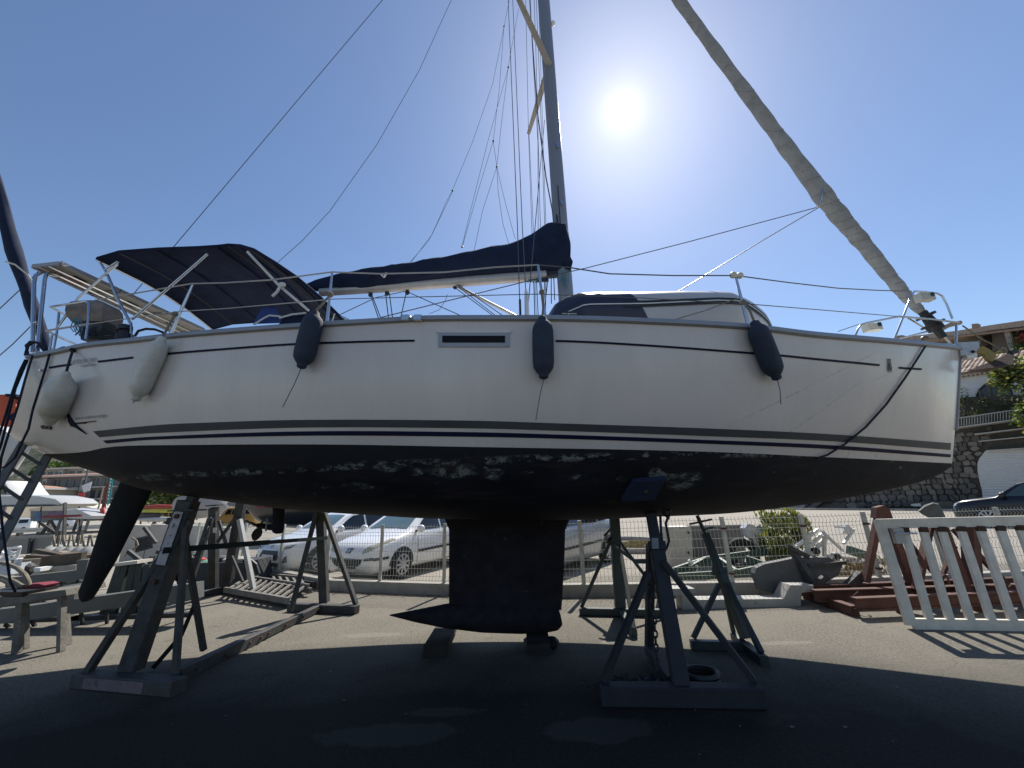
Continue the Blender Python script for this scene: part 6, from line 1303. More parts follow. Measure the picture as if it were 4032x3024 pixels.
ur('pillar', [(3950, 1300), (3972, 1297), (3996, 1380), (3976, 1385)], 1.5, .4, mat('pillar_render', (.33, .29, .24), .9)); ur('chimney', [(3528, 1322), (3552, 1319), (3556, 1342), (3530, 1345)], 1.7, .6, TILE[0]); ur('chimney', [(3825, 1276), (3848, 1273), (3850, 1290), (3827, 1292)], 1.7, .6, TILE[0])
for k_ in range(14):
    x0 = 3800 + k_ * 22; MB().tube([F(x0, 1398 - (x0 - 3800) * .125, UO + 1.4), F(x0, 1424 - (x0 - 3800) * .125, UO + 1.4)], .02, 4).build('baluster', DW, U)
MB().tube([F(3795, 1398, UO + 1.4), F(4120, 1357, UO + 1.4)], .03, 5).build('balcony_rail', DW, U)
mb = MB(); 
for k_ in range(90): p = F(3560 + k_ * 9, 1350 - k_ * 9 * .118, UO + 1.75); mb.tube([p, p - FN * .6 + V((0, 0, .25))], .09, 5)
o = mb.build('roof_tile_ends', TILE[0], U); o['kind'] = 'stuff'
ivy('red bougainvillea spilling over the upper balcony', [F(x, y, UO + 1.8) for x, y in ((4018, 1338), (4035, 1335))], 120, .2, [mat('red_bracts', (.35, .03, .02), .7)], .12, 'bougainvillea')
ivy('green creeper hanging below the upper balcony', [F(x, y, UO + 2) for x, y in ((4010, 1362), (4030, 1352), (4040, 1370))], 260, .3, [LG, LD], .12)
# tree beside the terrace
c = F(4100, 1548, 2.0); bush('tree', 'light green broad-leaved tree cut off by the right edge before the terrace', 'tree', tuple(c), 2.0, 5200, [LY, LY, LG, LD], (.85, .9, 1.2), .15)
c = F(4040, 1640, 1.2); bush('shrub', 'dark shrub on the terrace below the light green tree', 'shrub', tuple(c), .7, 900, [LD, LG], (1, 1, 1), .14, trunk=False)
# stairs, blue doors, blocks, street edge left of the stone wall
t = thing('stone_steps', 'worn stone steps climbing beside the retaining wall', 'steps', F(3260, 2005))
for k_ in range(6): y_ = 2010 - k_ * 8.5; fpoly('step', [(3190 + k_ * 4, y_ - 8), (3330 - k_ * 2, y_ - 10), (3332 - k_ * 2, y_), (3186 + k_ * 4, y_ + 1)], .9 - k_ * .3, 2.2, mat('step_stone', (.13, .12, .10), .9, 0, .2, 5), t)
fpoly('string_wall', [(3168, 2006), (3260, 1940), (3282, 1940), (3200, 2008)], .9, .5, STONE[1], t); fpoly('newel', [(3332, 1985), (3362, 1980), (3376, 2005), (3340, 2012)], 1.2, .6, STONE[2], t)
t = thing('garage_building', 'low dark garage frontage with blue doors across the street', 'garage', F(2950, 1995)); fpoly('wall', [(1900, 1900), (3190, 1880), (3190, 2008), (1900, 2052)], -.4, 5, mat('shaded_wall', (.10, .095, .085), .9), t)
for x0, x1 in ((2928, 3072), (2740, 2880), (2560, 2700)): fpoly('door', [(x0, 1940), (x1, 1936), (x1, 2013 - (x1 - 2700) * .008), (x0, 2016)], -.35, .1, mat('blue_door', (.02, .035, .085), .5, 0, .1, 4), t)
t = thing('block_wall', 'short whitewashed block wall beside the blue doors', 'wall', F(3120, 2010))
for r_ in range(4):
    for k_ in range(4): x0 = 3072 + k_ * 23 + (r_ % 2) * 6; fpoly('block', [(x0, 1978 + r_ * 10), (x0 + 22, 1976 + r_ * 10), (x0 + 22, 1985.2 + r_ * 10), (x0, 1987.2 + r_ * 10)], .5, .5, WALLB if 0 else mat('whitewashed_block', (.34, .33, .31), .9, 0, .2, 6), t)
t = thing('street_kerb', 'long stone kerb on the far side of the street', 'kerb', F(3500, 2010, 2)); 
a, b_ = F(2400, 2040, 2.0), F(4300, 2035, 2.0); a.z = b_.z = .07
for k_ in range(60): f = k_ / 60; MB().bar(a.lerp(b_, f + .0004), a.lerp(b_, f + 1/60 - .0004), .3, .14).build('kerbstone', CONC, t)
# dumped things at the foot of the wall
q = thing('scrap_pile', 'small heap of pale pipes and boards at the foot of the stone wall', 'scrap pile', F(3550, 2000, 1.0))
for x0, y0, x1, y1, w_ in ((3520, 1978, 3560, 1962, .10), (3570, 1968, 3580, 1995, .12), (3480, 1990, 3620, 1978, .10), (3590, 1985, 3680, 1988, .25), (3740, 1950, 3765, 1968, .10), (3400, 1992, 3470, 1986, .12)): MB().bar(F(x0, y0, 1.0), F(x1, y1, 1.2), w_).build('offcut', STEEL if w_ < .2 else WHITEP, q)
setp(MB().box(F(3700, 1990, 1.5), (1.6, .8, .5), rzf).build('skip_bin', STEELG, rootloc=F(3700, 1990, 1.5)), 'low grey-green skip bin against the stone wall', 'bin')
# ------------------------------------------------------------------ far left: hill, flats, harbour clutter
hm = MB(); prof = [(-900, 1800), (-500, 1770), (-200, 1755), (0, 1748), (90, 1750), (185, 1742), (240, 1756), (300, 1790), (350, 1822), (450, 1842), (600, 1868), (800, 1905), (1100, 1950), (1500, 1975), (2000, 1966)]
rows = []
for x in range(-900, 2001, 50):
    y0 = smooth(prof, x) + random.uniform(-4, 4); rows.append([P(x, y0, 1500) if 0 else P(x, lerp(y0, proj(V((ray(x, 2000).x / ray(x, 2000).y * 700, 700, 0)))[1], f), lerp(1500, 700, f)) for f in (0, .12, .25, .4, .55, .7, .85, 1)])
hm.loft(rows, closed=False, cap=False)
g = NB('wooded_hillside'); n1 = g.noise(.05, 8, .7); n2 = g.noise(.012, 4, .6); c_ = g.mix(g.rng(n1, .4, .6), (.035, .05, .038), (.10, .105, .075)); c_ = g.mix(g.rng(n2, .55, .62, 0, .5), c_, (.16, .15, .11)); g.L(c_, g.b.inputs['Base Color']); g.b.inputs['Roughness'].default_value = 1; g.b.inputs['Specular IOR Level'].default_value = 0.05; g.bump(n1, .8, 8)
setp(hm.build('hills', g.m, rootloc=(-900, 1100, 0), sm=True), 'wooded hillside behind the harbour flats', 'hill', kind='structure')
def block(label, pts_top, yb, Y, cols_, rows_, wallm, roofm, name='apartment_building'):
    """flat fronted block: pts_top = [(x_left, y_top), (x_right, y_top)]; windows and balconies are separate parts"""
    (x0, y0), (x1, y1) = pts_top; t = thing(name, label, 'building', zz(P((x0 + x1) / 2, 2030, Y), 0))
    a, b_ = P(x0, y0, Y), P(x1, y1, Y); a0, b0 = zz(a, 0), zz(b_, 0); zt = (a.z + b_.z) / 2; a.z = b_.z = zt
    MB().prism([a0, b0, b_, a], (0, 14, 0)).build('wall', wallm, t)
    MB().prism([a + V((-.8, -.9, 0)), b_ + V((.8, -.9, 0)), b_ + V((.8, -.9, .45)), a + V((-.8, -.9, .45))], (0, 16, 0)).build('cornice', mat('white_cornice', (.55, .52, .47), .8), t)
    MB().loft([[a + V((-.8, -.9, .46)), b_ + V((.8, -.9, .46)), b_ + V((.8, 15, .46)), a + V((-.8, 15, .46))], [a + V((5, 6, 1.3)), b_ + V((-5, 6, 1.3)), b_ + V((-5, 8, 1.3)), a + V((5, 8, 1.3))]]).build('roof', roofm, t)
    zb_ = zt - rows_ * (zt - 2) / (rows_ + .0) if 0 else 0; Wd = (b_.x - a.x); fh = 2.9
    for r_ in range(rows_):
        z1 = zt - .7 - r_ * fh; 
        if z1 < 2: break
        for c_ in range(cols_):
            xx = a.x + Wd * (c_ + .5) / cols_; stair = c_ % 5 == 3; w_ = Wd / cols_ * (.22 if stair else .55); yy = lerp(a.y, b_.y, (c_ + .5) / cols_)
            if stair: MB().box((xx, yy - .6, z1 - fh / 2 + .35), (Wd / cols_ * .55, 1.2, fh), 0).build('bay', mat('pale_bay', (.40, .37, .33), .9), t)
            w = MB().box((xx, yy - (1.25 if stair else .06), z1 - .9), (w_, .12, 1.3 if stair else 1.9)).build('window', mat('flat_window', (.045, .055, .07), .2, 0, .4, .3), t)
            if not stair: MB().box((xx, yy - .9, z1 - 2.15), (Wd / cols_ * .9, 1.6, .28)).build('balcony', mat('balcony_band', (.50, .47, .42), .8), t)
    return t
TR = mat('terracotta_roof', (.42, .22, .14), .85, 0, .1, .5); FW = mat('grey_flat_wall', (.19, .185, .175), .9, 0, .1, .2); FW2 = mat('cream_flat_wall', (.34, .31, .27), .9, 0, .1, .2)
block('five-storey grey block of flats with a tiled roof, its cornice broken by pale stair bays', [(95, 1882), (520, 1872)], 1985, 104, 14, 5, FW, TR)
block('cream block of flats rising behind the grey block', [(160, 1846), (330, 1851)], 1985, 125, 6, 2, FW2, TR)
block('long block of flats right of the first, half hidden by the rudder', [(530, 1888), (800, 1900)], 1985, 118, 9, 4, FW, TR)
block('sunlit cream terrace of flats at the left edge of the photo', [(-260, 1932), (50, 1928)], 1990, 90, 8, 3, mat('sunny_cream_wall', (.48, .42, .33), .9, 0, .1, .2), TR)
for (x, y, Y, R, lab) in ((300, 1868, 150, 9, 'round dark tree behind the flats'), (370, 1872, 150, 8, 'second dark tree behind the flats, towards the rudder'), (255, 1862, 160, 7, 'smaller dark tree left of the round one behind the flats')):
    c = P(x, y, Y); bush('tree', lab, 'tree', tuple(c), R, 900, [LD, LG], (1.3, 1, .55), 1.6)
for (x, y, Y, R, n_, cols, lab) in ((690, 1935, 34, 2.6, 3600, [LG, LG, LY, LD], 'leafy green tree right of the rudder'), (770, 1975, 33, 1.6, 1600, [LD, LO], 'dark bushy tree between rudder and cradle post'), (705, 2022, 30, .9, 1100, [LO, LY], 'low olive bush at the foot of the leafy tree'), (640, 1900, 40, 2.4, 1800, [LD, LO], 'dark tree standing behind the leafy one'),
                                    (1360, 1995, 20, .7, 700, [mat('russet_leaf', (.16, .08, .03), .8), LO], 'russet bush over the windscreen of the white cars')):
    c = P(x, y, Y); bush('tree' if 'tree' in lab else 'bush', lab, 'tree' if 'tree' in lab.split()[2:4] else 'bush', tuple(c), R, n_, cols, (1.1, 1, .95), .16)
# lamp post, flags
t = thing('street_lamp', 'dark street lamp with a pale head standing before the flats', 'street lamp', zz(P(320, 2040, 40), 0)); a = P(345, 1850, 40); MB().tube([zz(P(322, 2040, 40), 0), a], [.09, .05], 7).build('pole', STEELD, t); MB().ball(a + V((0, 0, .05)), .28, 10, (1, 1, .45)).build('lamp_head', WHITEP, t, sm=True)
t = thing('feather_flag', 'teal feather flag on a pole beside the rudder', 'flag', zz(P(430, 2040, 30), 0)); 
MB().prism([P(420, 1982, 30), P(425, 1900, 30), P(433, 1845, 30), P(441, 1836, 30), P(451, 1838, 30), P(445, 1890, 30), P(437, 1950, 30), P(424, 1995, 30)], (0, .02, 0)).build('cloth', mat('teal_cloth', (.05, .30, .29), .8, 0, .1, 3), t); MB().tube([zz(P(415, 2040, 30), 0), P(424, 1940, 30), P(433, 1840, 30)], .03, 5).build('pole', STEELD, t)
for k_ in range(9): MB().prism([P(441 - k_ * 1.9 + dx, 1856 + k_ * 13 + dy, 29.95) for dx, dy in ((-2, 0), (3, 1), (2, 7), (-3, 6))], (0, .01, 0)).build('letter_mark', WHITEP, t)
t = thing('flagpole', 'leaning dark pole flying a white flag above a red one', 'flag', zz(P(300, 2060, 34), 0)); MB().tube([P(300, 2048, 34), P(334, 1905, 34), P(345, 1850, 34.5)], .06, 6).build('pole', STEELD, t)
MB().prism([P(322, 1912, 33.9), P(362, 1896, 33.9), P(352, 1932, 33.9), P(328, 1940, 33.9)], (0, .03, 0)).build('white_flag', mat('flag_white', (.62, .62, .62), .8, 0, .15, 3), t); MB().prism([P(310, 1942, 33.9), P(334, 1938, 33.9), P(328, 1962, 33.9), P(304, 1972, 33.9)], (0, .03, 0)).build('red_flag', mat('flag_red', (.50, .05, .05), .8, 0, .1, 3), t)
t = thing('flagpole', 'short pole with a cream flag in front of the flats', 'flag', zz(P(160, 2060, 36), 0)); MB().tube([zz(P(166, 2050, 36), 0), P(173, 1915, 36)], .05, 6).build('pole', STEELD, t); MB().prism([P(135, 1942, 35.9), P(172, 1918, 35.9), P(168, 1945, 35.9), P(150, 1950, 35.9)], (0, .03, 0)).build('cream_flag', mat('flag_cream', (.50, .46, .38), .8), t)
t = thing('red_mast', 'tall dark red pole with rungs beside the teal flag', 'mast', zz(P(395, 2060, 28), 0)); MB().tube([P(396, 2050, 28), P(424, 1905, 28)], .09, 6).build('pole', mat('dark_red_pole', (.12, .03, .025), .6), t); MB().prism([P(392, 2004, 27.9), P(408, 1998, 27.9), P(412, 2025, 27.9), P(398, 2030, 27.9)], (0, .1, 0)).build('red_board', mat('red_board', (.5, .06, .04), .6), t)
t = thing('sailboard_mast', 'thin pale mast leaning left of the dark red pole', 'mast', zz(P(375, 2060, 28), 0)); MB().tube([P(378, 2040, 28.2), P(407, 1918, 28.2)], .05, 5).build('pole', WOOD, t)
# kiosk awning and motor boats
t = thing('harbour_kiosk', 'long low kiosk with a cream awning and a purple lettered fascia', 'kiosk', zz(P(290, 2050, 38), 0))
MB().prism([P(120, 2010, 38), P(385, 2006, 38), P(385, 2045, 38), P(120, 2052, 38)], (0, 4, 0)).build('wall', mat('kiosk_wall', (.20, .19, .18), .8), t)
MB().prism([P(235, 1986, 36), P(300, 1988, 36), P(394, 2004, 36), P(392, 2010, 36), P(113, 2012, 36), P(116, 2004, 36)], (0, 5, 0)).build('awning', mat('cream_awning', (.62, .57, .46), .8, 0, .05, 2), t)
MB().prism([P(190, 2014, 35.9), P(330, 2012, 35.9), P(328, 2030, 35.9), P(190, 2033, 35.9)], (0, .1, 0)).build('fascia', mat('purple_fascia', (.16, .12, .20), .7, 0, .5, 6), t)
MB().prism([P(134, 2016, 35.9), P(160, 2016, 35.9), P(158, 2052, 35.9), P(130, 2054, 35.9)], (0, .1, 0)).build('poster', mat('blue_poster', (.10, .16, .26), .6, 0, .4, 5), t)
def ghull(label, pts, Y, dep, m, name='motor_boat', extra=()):
    t = thing(name, label, 'boat', zz(P(pts[0][0], 2050, Y), 0)); q_ = [P(x, y, Y) for x, y in pts]; c = sum(q_, V((0, 0, 0))) / len(q_)
    MB().loft([[c + (p - c) * s_ + V((0, d_ * dep, 0)) for p in q_] for s_, d_ in ((.86, 0), (.97, .12), (1, .35), (1, .65), (.95, 1))]).build('hull', m, t, sm=True, flat_angle=40)
    for nm, pp, dy, m2 in extra: MB().prism([P(x, y, Y + dy) for x, y in pp], (0, .15, 0)).build(nm, m2, t)
    return t
WG = mat('boat_gelcoat_far', (.45, .45, .44), .35, 0, .08, 1)
ghull('long white motor boat hull on a trailer behind the ladder', [(-60, 1992), (-60, 1952), (60, 1948), (160, 1950), (235, 1964), (262, 1984), (240, 1996), (150, 1993), (40, 1998)], 30, 2.5, WG, extra=[('waterline_stripe', [(-60, 1990), (200, 1986), (240, 1990), (200, 1993), (-60, 1996)], -.06, GREYS)])
ghull('white cabin boat with angled windows at the far left', [(-80, 1960), (-60, 1890), (20, 1892), (45, 1930), (70, 1958)], 33, 2.5, WG, extra=[('window', [(-20, 1902), (5, 1904), (20, 1945), (0, 1945)], -.1, GLASSD)])
ghull('small white boat under a pale cover left of the red pole', [(240, 2008), (300, 2000), (370, 2032), (360, 2045), (260, 2042)], 27, 1.8, WG)
for i, (x0, x1, y, col) in enumerate(((540, 690, 2046, WG), (545, 700, 2012, mat('kayak_yellow', (.45, .42, .06), .5)), (560, 690, 1998, mat('kayak_red', (.35, .05, .03), .5)), (540, 640, 2030, mat('kayak_dark', (.05, .04, .05), .5)))):
    a, b_ = P(x0, y, 28), P(x1, y - 3, 28); setp(MB().tube([a, a.lerp(b_, .15), a.lerp(b_, .5), a.lerp(b_, .85), b_], [.03, .13, .17, .13, .03], 8).build('kayak', col, rootloc=a, sm=True), ['white kayak lowest on the rack right of the rudder', 'yellow kayak on the rack right of the rudder', 'red kayak on top of the rack right of the rudder', 'dark kayak second from bottom on the rack'][i], 'kayak', 'kayaks stacked on a rack')
t = thing('kayak_rack', 'dark steel rack holding the kayaks', 'rack', zz(P(600, 2060, 28.4), 0))
for x0 in (560, 610, 665): MB().bar(zz(P(x0, 2060, 28.4), 0), P(x0, 1996, 28.4), .07).build('upright', RUST, t)
# parked cars and small white cars behind the scrap
# grey tarp-covered boat and black boat with a red stripe behind the cradles
def bighull(label, pts_top, pts_bot, Y, beam, m, name='laid_up_boat', n=24):
    t = thing(name, label, 'boat', zz(P(pts_bot[0][0], 2060, Y), 0)); mb = MB(); rows = []
    x0, x1 = pts_top[0][0], pts_top[-1][0]
    for i in range(n + 1):
        px = lerp(x0, x1, i / n); tp, bt = P(px, smooth(pts_top, px), Y), P(px, smooth(pts_bot, px), Y); w_ = beam * min(1, .15 + 2.2 * i / n, .25 + 3.2 * (1 - i / n)) ** .6; H_ = tp.z - bt.z
        near_ = [V((tp.x, Y - w_ * cos(a) ** .45, bt.z + H_ * (1 - sin(a)))) for a in [pi / 2 * j / 8 for j in range(9)]]
        rows.append(near_ + [V((p.x, 2 * Y - p.y, p.z)) for p in near_[-2::-1]])
    mb.loft(rows); mb.build('hull', m, t, sm=True, flat_angle=50); return t
t = bighull('black-hulled boat with a thin red stripe laid up behind the cradles', [(1000, 1930), (1200, 1915), (1500, 1905), (2000, 1890)], [(1000, 2005), (1040, 2048), (1120, 2072), (1300, 2080), (2000, 2078)], 21, 1.9, mat('black_topsides', (.008, .009, .013), .25, 0, .2, 1, coat=.3))
MB().tube([P(1010, 1998, 18.9), P(1120, 1991, 18.85), P(1300, 1980, 18.85), P(1500, 1972, 18.85)], .022, 5).build('red_stripe', mat('red_stripe', (.30, .02, .03), .5), t)
MB().prism([P(892, 1985, 20.5), P(905, 1968, 20.5), P(1010, 1955, 20.5), P(1060, 1975, 20.5), P(1010, 1994, 20.5), P(900, 1992, 20.5)], (0, 1.5, 0)).build('cabin', mat('grey_cabin', (.20, .20, .20), .7), t)
MB().bar(P(1200, 2085, 20.5), P(1200, 2110, 20.5), .4).build('keel_stub', RUST, t)
t = bighull('boat shrouded in a pale grey tarpaulin behind the cradle posts', [(705, 1992), (740, 1972), (790, 1955), (840, 1950), (880, 1958)], [(705, 2008), (740, 2040), (790, 2042), (840, 2032), (880, 2000)], 24, 1.4, mat('pale_tarp', (.30, .30, .31), .8, 0, .15, 1.5, .4, 5))
# ------------------------------------------------------------------ left yard scrap
slab('steel_beam', 'grey stepped steel beam lying level behind the bench, its end turned up', 'steel beam', [(20, 2278), (150, 2262), (300, 2246), (302, 2206), (347, 2203), (331, 2280), (200, 2296), (20, 2314)], 7.6, .22, mat('grey_beam_paint', (.11, .113, .105), .65, 0, .15, 3, .15, 30), 'long grey steel beams')
slab('steel_beam', 'longest grey steel beam, running from the bench to behind the cradle post', 'steel beam', [(-40, 2404), (120, 2385), (236, 2368), (232, 2312), (301, 2302), (290, 2360), (420, 2344), (600, 2318), (760, 2298), (760, 2362), (600, 2380), (420, 2400), (268, 2422), (-40, 2462)], 6.5, .22, MATS['grey_beam_paint'], 'long grey steel beams')
q = thing('beam_trestle', 'low dark steel trestles carrying the long grey beams', 'trestle', zz(P(300, 2420, 6.8), 0))
for x0, y0, Y in ((20, 2460, 6.6), (125, 2445, 6.6), (320, 2412, 6.6), (420, 2400, 6.6), (560, 2385, 6.6), (700, 2370, 6.6), (180, 2295, 7.7), (240, 2290, 7.7), (305, 2285, 7.7), (60, 2310, 7.7)):
    a = P(x0, y0, Y); MB().bar(V((a.x - .04, a.y + .1, 0)), a, .035).build('leg', STEELD, q)
for x0, x1, Y in ((-40, 330, 7.0), (300, 760, 7.0), (100, 420, 8.1)): a, b_ = zz(P(x0, 2400, Y), .03), zz(P(x1, 2400, Y), .03); MB().bar(a, b_, .10, .05).build('floor_rail', STEELD, q)
q = thing('work_bench', 'rough timber work bench with a red-lidded bowl on it', 'bench', zz(P(150, 2560, 5.55), 0))
BT_ = mat('bench_timber', (.14, .13, .11), .9, 0, .4, 5, .4, 30, col2=(.24, .22, .18), thr=.6)
MB().prism([P(-60, 2360, 5.45), P(258, 2322, 5.45), P(262, 2345, 5.45), P(-60, 2400, 5.45)], (0, .5, 0)).build('bench_top', BT_, q)
MB().prism([P(-60, 2385, 5.5), P(238, 2348, 5.5), P(236, 2358, 5.5), P(-60, 2402, 5.5)], (0, .06, 0)).build('apron', BT_, q)
for x0, y0, x1, y1, Y, w_ in ((84, 2375, 66, 2572, 5.5, .08), (100, 2375, 96, 2570, 5.65, .06), (246, 2330, 242, 2560, 5.5, .07), (258, 2420, 262, 2550, 5.75, .07), (-30, 2400, -60, 2590, 5.5, .08)): b_ = P(x1, y1, Y); MB().bar(P(x0, y0, Y), zz(b_, 0), w_, w_ * .7).build('leg', BT_, q)
q2 = thing('bowl', 'black boat-shaped tub with a dull red top sitting on the work bench', 'bowl', P(110, 2330, 5.6)); MB().loft([[P(110 + (x - 110) * s_, y + dy, 5.6) + V((0, .22 * s2 * s_, 0)) for x, s2 in ((42, 0), (70, -1), (165, -1), (182, 0), (165, 1), (70, 1))] for y, s_, dy in ((2345, .55, 0), (2332, .9, 0), (2316, 1, 0))]).build('tub', BLACKP, q2); MB().prism([P(x, y, 5.6) for x, y in ((72, 2316), (85, 2304), (150, 2298), (176, 2304), (168, 2314))], (0, .18, 0)).build('red_lid', mat('dull_red_cloth', (.20, .02, .04), .8), q2)
setp(MB().tube([P(-60, 2215, 5.9), P(0, 2217, 5.85), P(35, 2222, 5.8), (P(68, 2236, 5.7)), P(98, 2262, 5.65), P(112, 2290, 5.6), P(114, 2308, 5.6)], .026, 7).tube([P(-60, 2262, 5.9), P(10, 2272, 5.8), P(60, 2290, 5.7), P(92, 2310, 5.6)], .024, 7).tube([P(-60, 2275, 5.85), P(10, 2285, 5.75), P(55, 2306, 5.65), P(75, 2318, 5.6)], .022, 7).build('hemp_rope', ROPEH, rootloc=P(60, 2290, 5.7), sm=True), 'thick hemp rope looping off the left edge onto the bench', 'rope')
q = thing('steel_trough', 'grey open steel trough lying behind the timber pile', 'trough', zz(P(100, 2200, 11), 0)); MB().prism([P(-60, 2130, 10.8), P(212, 2112, 10.8), P(186, 2178, 10.8), P(-60, 2190, 10.8)], (0, .08, 0)).build('side', mat('trough_grey', (.20, .20, .195), .6, 0, .1, 2), q); MB().prism([P(-60, 2118, 12), P(204, 2106, 12), P(200, 2150, 12), P(-60, 2150, 12)], (0, .08, 0)).build('side', MATS['trough_grey'], q); MB().bar(P(124, 2118, 10.75), P(114, 2180, 10.75), .06).build('rib', STEELD, q)
q = thing('guard_rail', 'galvanised road guard rail running along the harbour road', 'guard rail', zz(P(200, 2100, 17), 0))
MB().bar(P(-80, 2094, 17), P(400, 2070, 17), .06, .10).bar(P(-80, 2102, 17), P(400, 2078, 17), .06, .08).build('rail', mat('galvanised_rail', (.42, .42, .41), .45, .4, .1, 4), q)
for x0 in (10, 82, 160, 240, 320): MB().bar(zz(P(x0, 2100, 17.1), 0), P(x0, 2085, 17.1), .14).build('post', STEEL, q)
q = thing('timber_pile', 'pile of weathered boards and beams beside the grey beam', 'timber pile', zz(P(240, 2240, 8.6), 0))
for x0, y0, Y0, x1, y1, Y1, w_, h_ in ((145, 2168, 8.9, 330, 2204, 8.4, .10, .07), (240, 2176, 9.2, 360, 2206, 8.8, .12, .07), (130, 2188, 8.7, 230, 2194, 8.6, .24, .06), (90, 2216, 8.3, 310, 2200, 8.3, .14, .12), (60, 2205, 9.0, 330, 2190, 9.0, .14, .13), (170, 2212, 8.2, 330, 2196, 8.2, .10, .20), (260, 2180, 9.0, 355, 2190, 8.8, .3, .05)): MB().bar(P(x0, y0, Y0), P(x1, y1, Y1), w_, h_).build('plank', random.choice((WOOD, WOOD, mat('dark_plank', (.09, .07, .05), .9, 0, .3, 6))), q)
MB().prism([P(158, 2236, 8.0), P(300, 2224, 8.0), P(298, 2250, 8.0), P(156, 2258, 8.0)], (0, .8, 0)).build('board', mat('pale_chipboard', (.40, .35, .27), .9, 0, .15, 6), q)
MB().lathe(P(78, 2243, 7.9), P(128, 2240, 7.9), [(0, .05), (.3, .11), (.8, .11), (1, .05)], 10).build('cylinder', STEEL, q); MB().prism([P(132, 2236, 7.8), P(160, 2236, 7.8), P(158, 2250, 7.8), P(134, 2252, 7.8)], (0, .2, 0)).build('white_block', WHITEP, q)
q = thing('white_scrap', 'tangle of white plastic and metal frames at the left edge', 'scrap pile', zz(P(40, 2250, 7.6), 0))
for x0, y0, x1, y1 in ((0, 2165, 80, 2153), (78, 2153, 50, 2262), (60, 2175, 10, 2200), (-20, 2210, 70, 2196), (20, 2160, 60, 2190), (70, 2200, 74, 2262), (84, 2198, 66, 2262), (-10, 2262, 50, 2258), (30, 2190, 0, 2170)): MB().bar(P(x0, y0, 7.7), P(x1, y1, 7.8), .045).build('bar', WHITEP, q)
MB().prism([P(-30, 2232, 7.6), P(46, 2220, 7.6), P(40, 2262, 7.6), P(-30, 2270, 7.6)], (0, .3, 0)).build('sheet', mat('pale_sheet', (.48, .51, .54), .5, 0, .25, 5), q)
q = thing('bagged_ballast', 'row of slumped white bulk bags behind the timber pile', 'bulk bags', zz(P(300, 2180, 10.4), 0))
for i, (x0, wd) in enumerate(((222, 34), (262, 30), (300, 32), (338, 34), (372, 30))): c = P(x0, 2132, 10.6); MB().ball((c.x, c.y, .42), .42, 12, (.62, .8, 1.15)).build('bag', mat('bulk_bag', (.46, .45, .41), .85, 0, .25, 3, .5, 8, col2=(.2, .19, .17), thr=.6), q, sm=True); MB().tube([P(x0 - 12, 2108, 10.2), P(x0 - 8, 2150, 10.1), P(x0 + 6, 2150, 10.1), P(x0 + 14, 2108, 10.2)], .025, 5).build('strap', ROPEH, q)
# thin trestles on the scrap
q = thing('tripod_stand', 'pair of thin steel tripods standing against the guard rail', 'tripod', zz(P(200, 2100, 13), 0))
for x0, y0, x1, y1 in ((160, 2110, 200, 2050), (160, 2060, 225, 2105), (200, 2048, 232, 2105), (187, 2110, 196, 2075), (218, 2110, 240, 2045), (252, 2160, 256, 1980), (290, 2090, 305, 2045), (312, 2095, 322, 2048), (335, 2092, 350, 2045)): MB().bar(P(x0, y0, 13), P(x1, y1, 13.2), .07).build('tube', STEEL, q)
MB().bar(P(172, 2035, 13), P(320, 2030, 13), .07).build('red_rail', mat('red_rail', (.18, .02, .03), .6), q)
# right of the rudder: sheets, white trestle, wall blocks
q = thing('corrugated_sheets', 'stack of corrugated grey sheets and a brown hoop right of the rudder', 'sheet stack', zz(P(560, 2180, 9.8), 0))
for k_ in range(7): MB().tube([P(532, 2124 + k_ * 8, 10), P(602, 2108 + k_ * 7.5, 10.2)], .03, 5).build('corrugation', STEEL, q)
MB().tube([P(520, 2118, 9.5), P(538, 2130, 9.5), P(543, 2146, 9.5), P(530, 2160, 9.5), P(490, 2190, 9.5)], .02, 6).build('hoop', WOOD, q); MB().bar(P(568, 2076, 9.6), P(614, 2138, 9.6), .06).build('round_post', STEEL, q)
q = thing('trestle', 'low trestle with a pale top between rudder and cradle', 'trestle', zz(P(530, 2330, 7.4), 0)); MB().bar(P(462, 2222, 7.3), P(572, 2208, 7.3), .3, .05).build('top', WPAINT, q)
for x0, x1 in ((478, 430), (500, 462), (530, 512), (556, 545), (585, 575)): MB().bar(P(x0, 2222, 7.3), zz(P(x1, 2335, 7.3), 0), .11, .08).build('leg', STEELG, q)
q = thing('barrier_wall', 'pale concrete barrier blocks lining the yard beyond the cradle', 'barrier', zz(P(640, 2130, 14), 0))
for x0, x1, y0 in ((500, 590, 2066), (594, 690, 2064), (694, 800, 2068), (804, 930, 2076)): MB().prism([P(x0, y0, 14.5), P(x1, y0 + 3, 14.5), zz(P(x1, y0, 14.4), 0), zz(P(x0, y0, 14.4), 0)], (0, .3, 0)).build('concrete_block', WALLC, q)
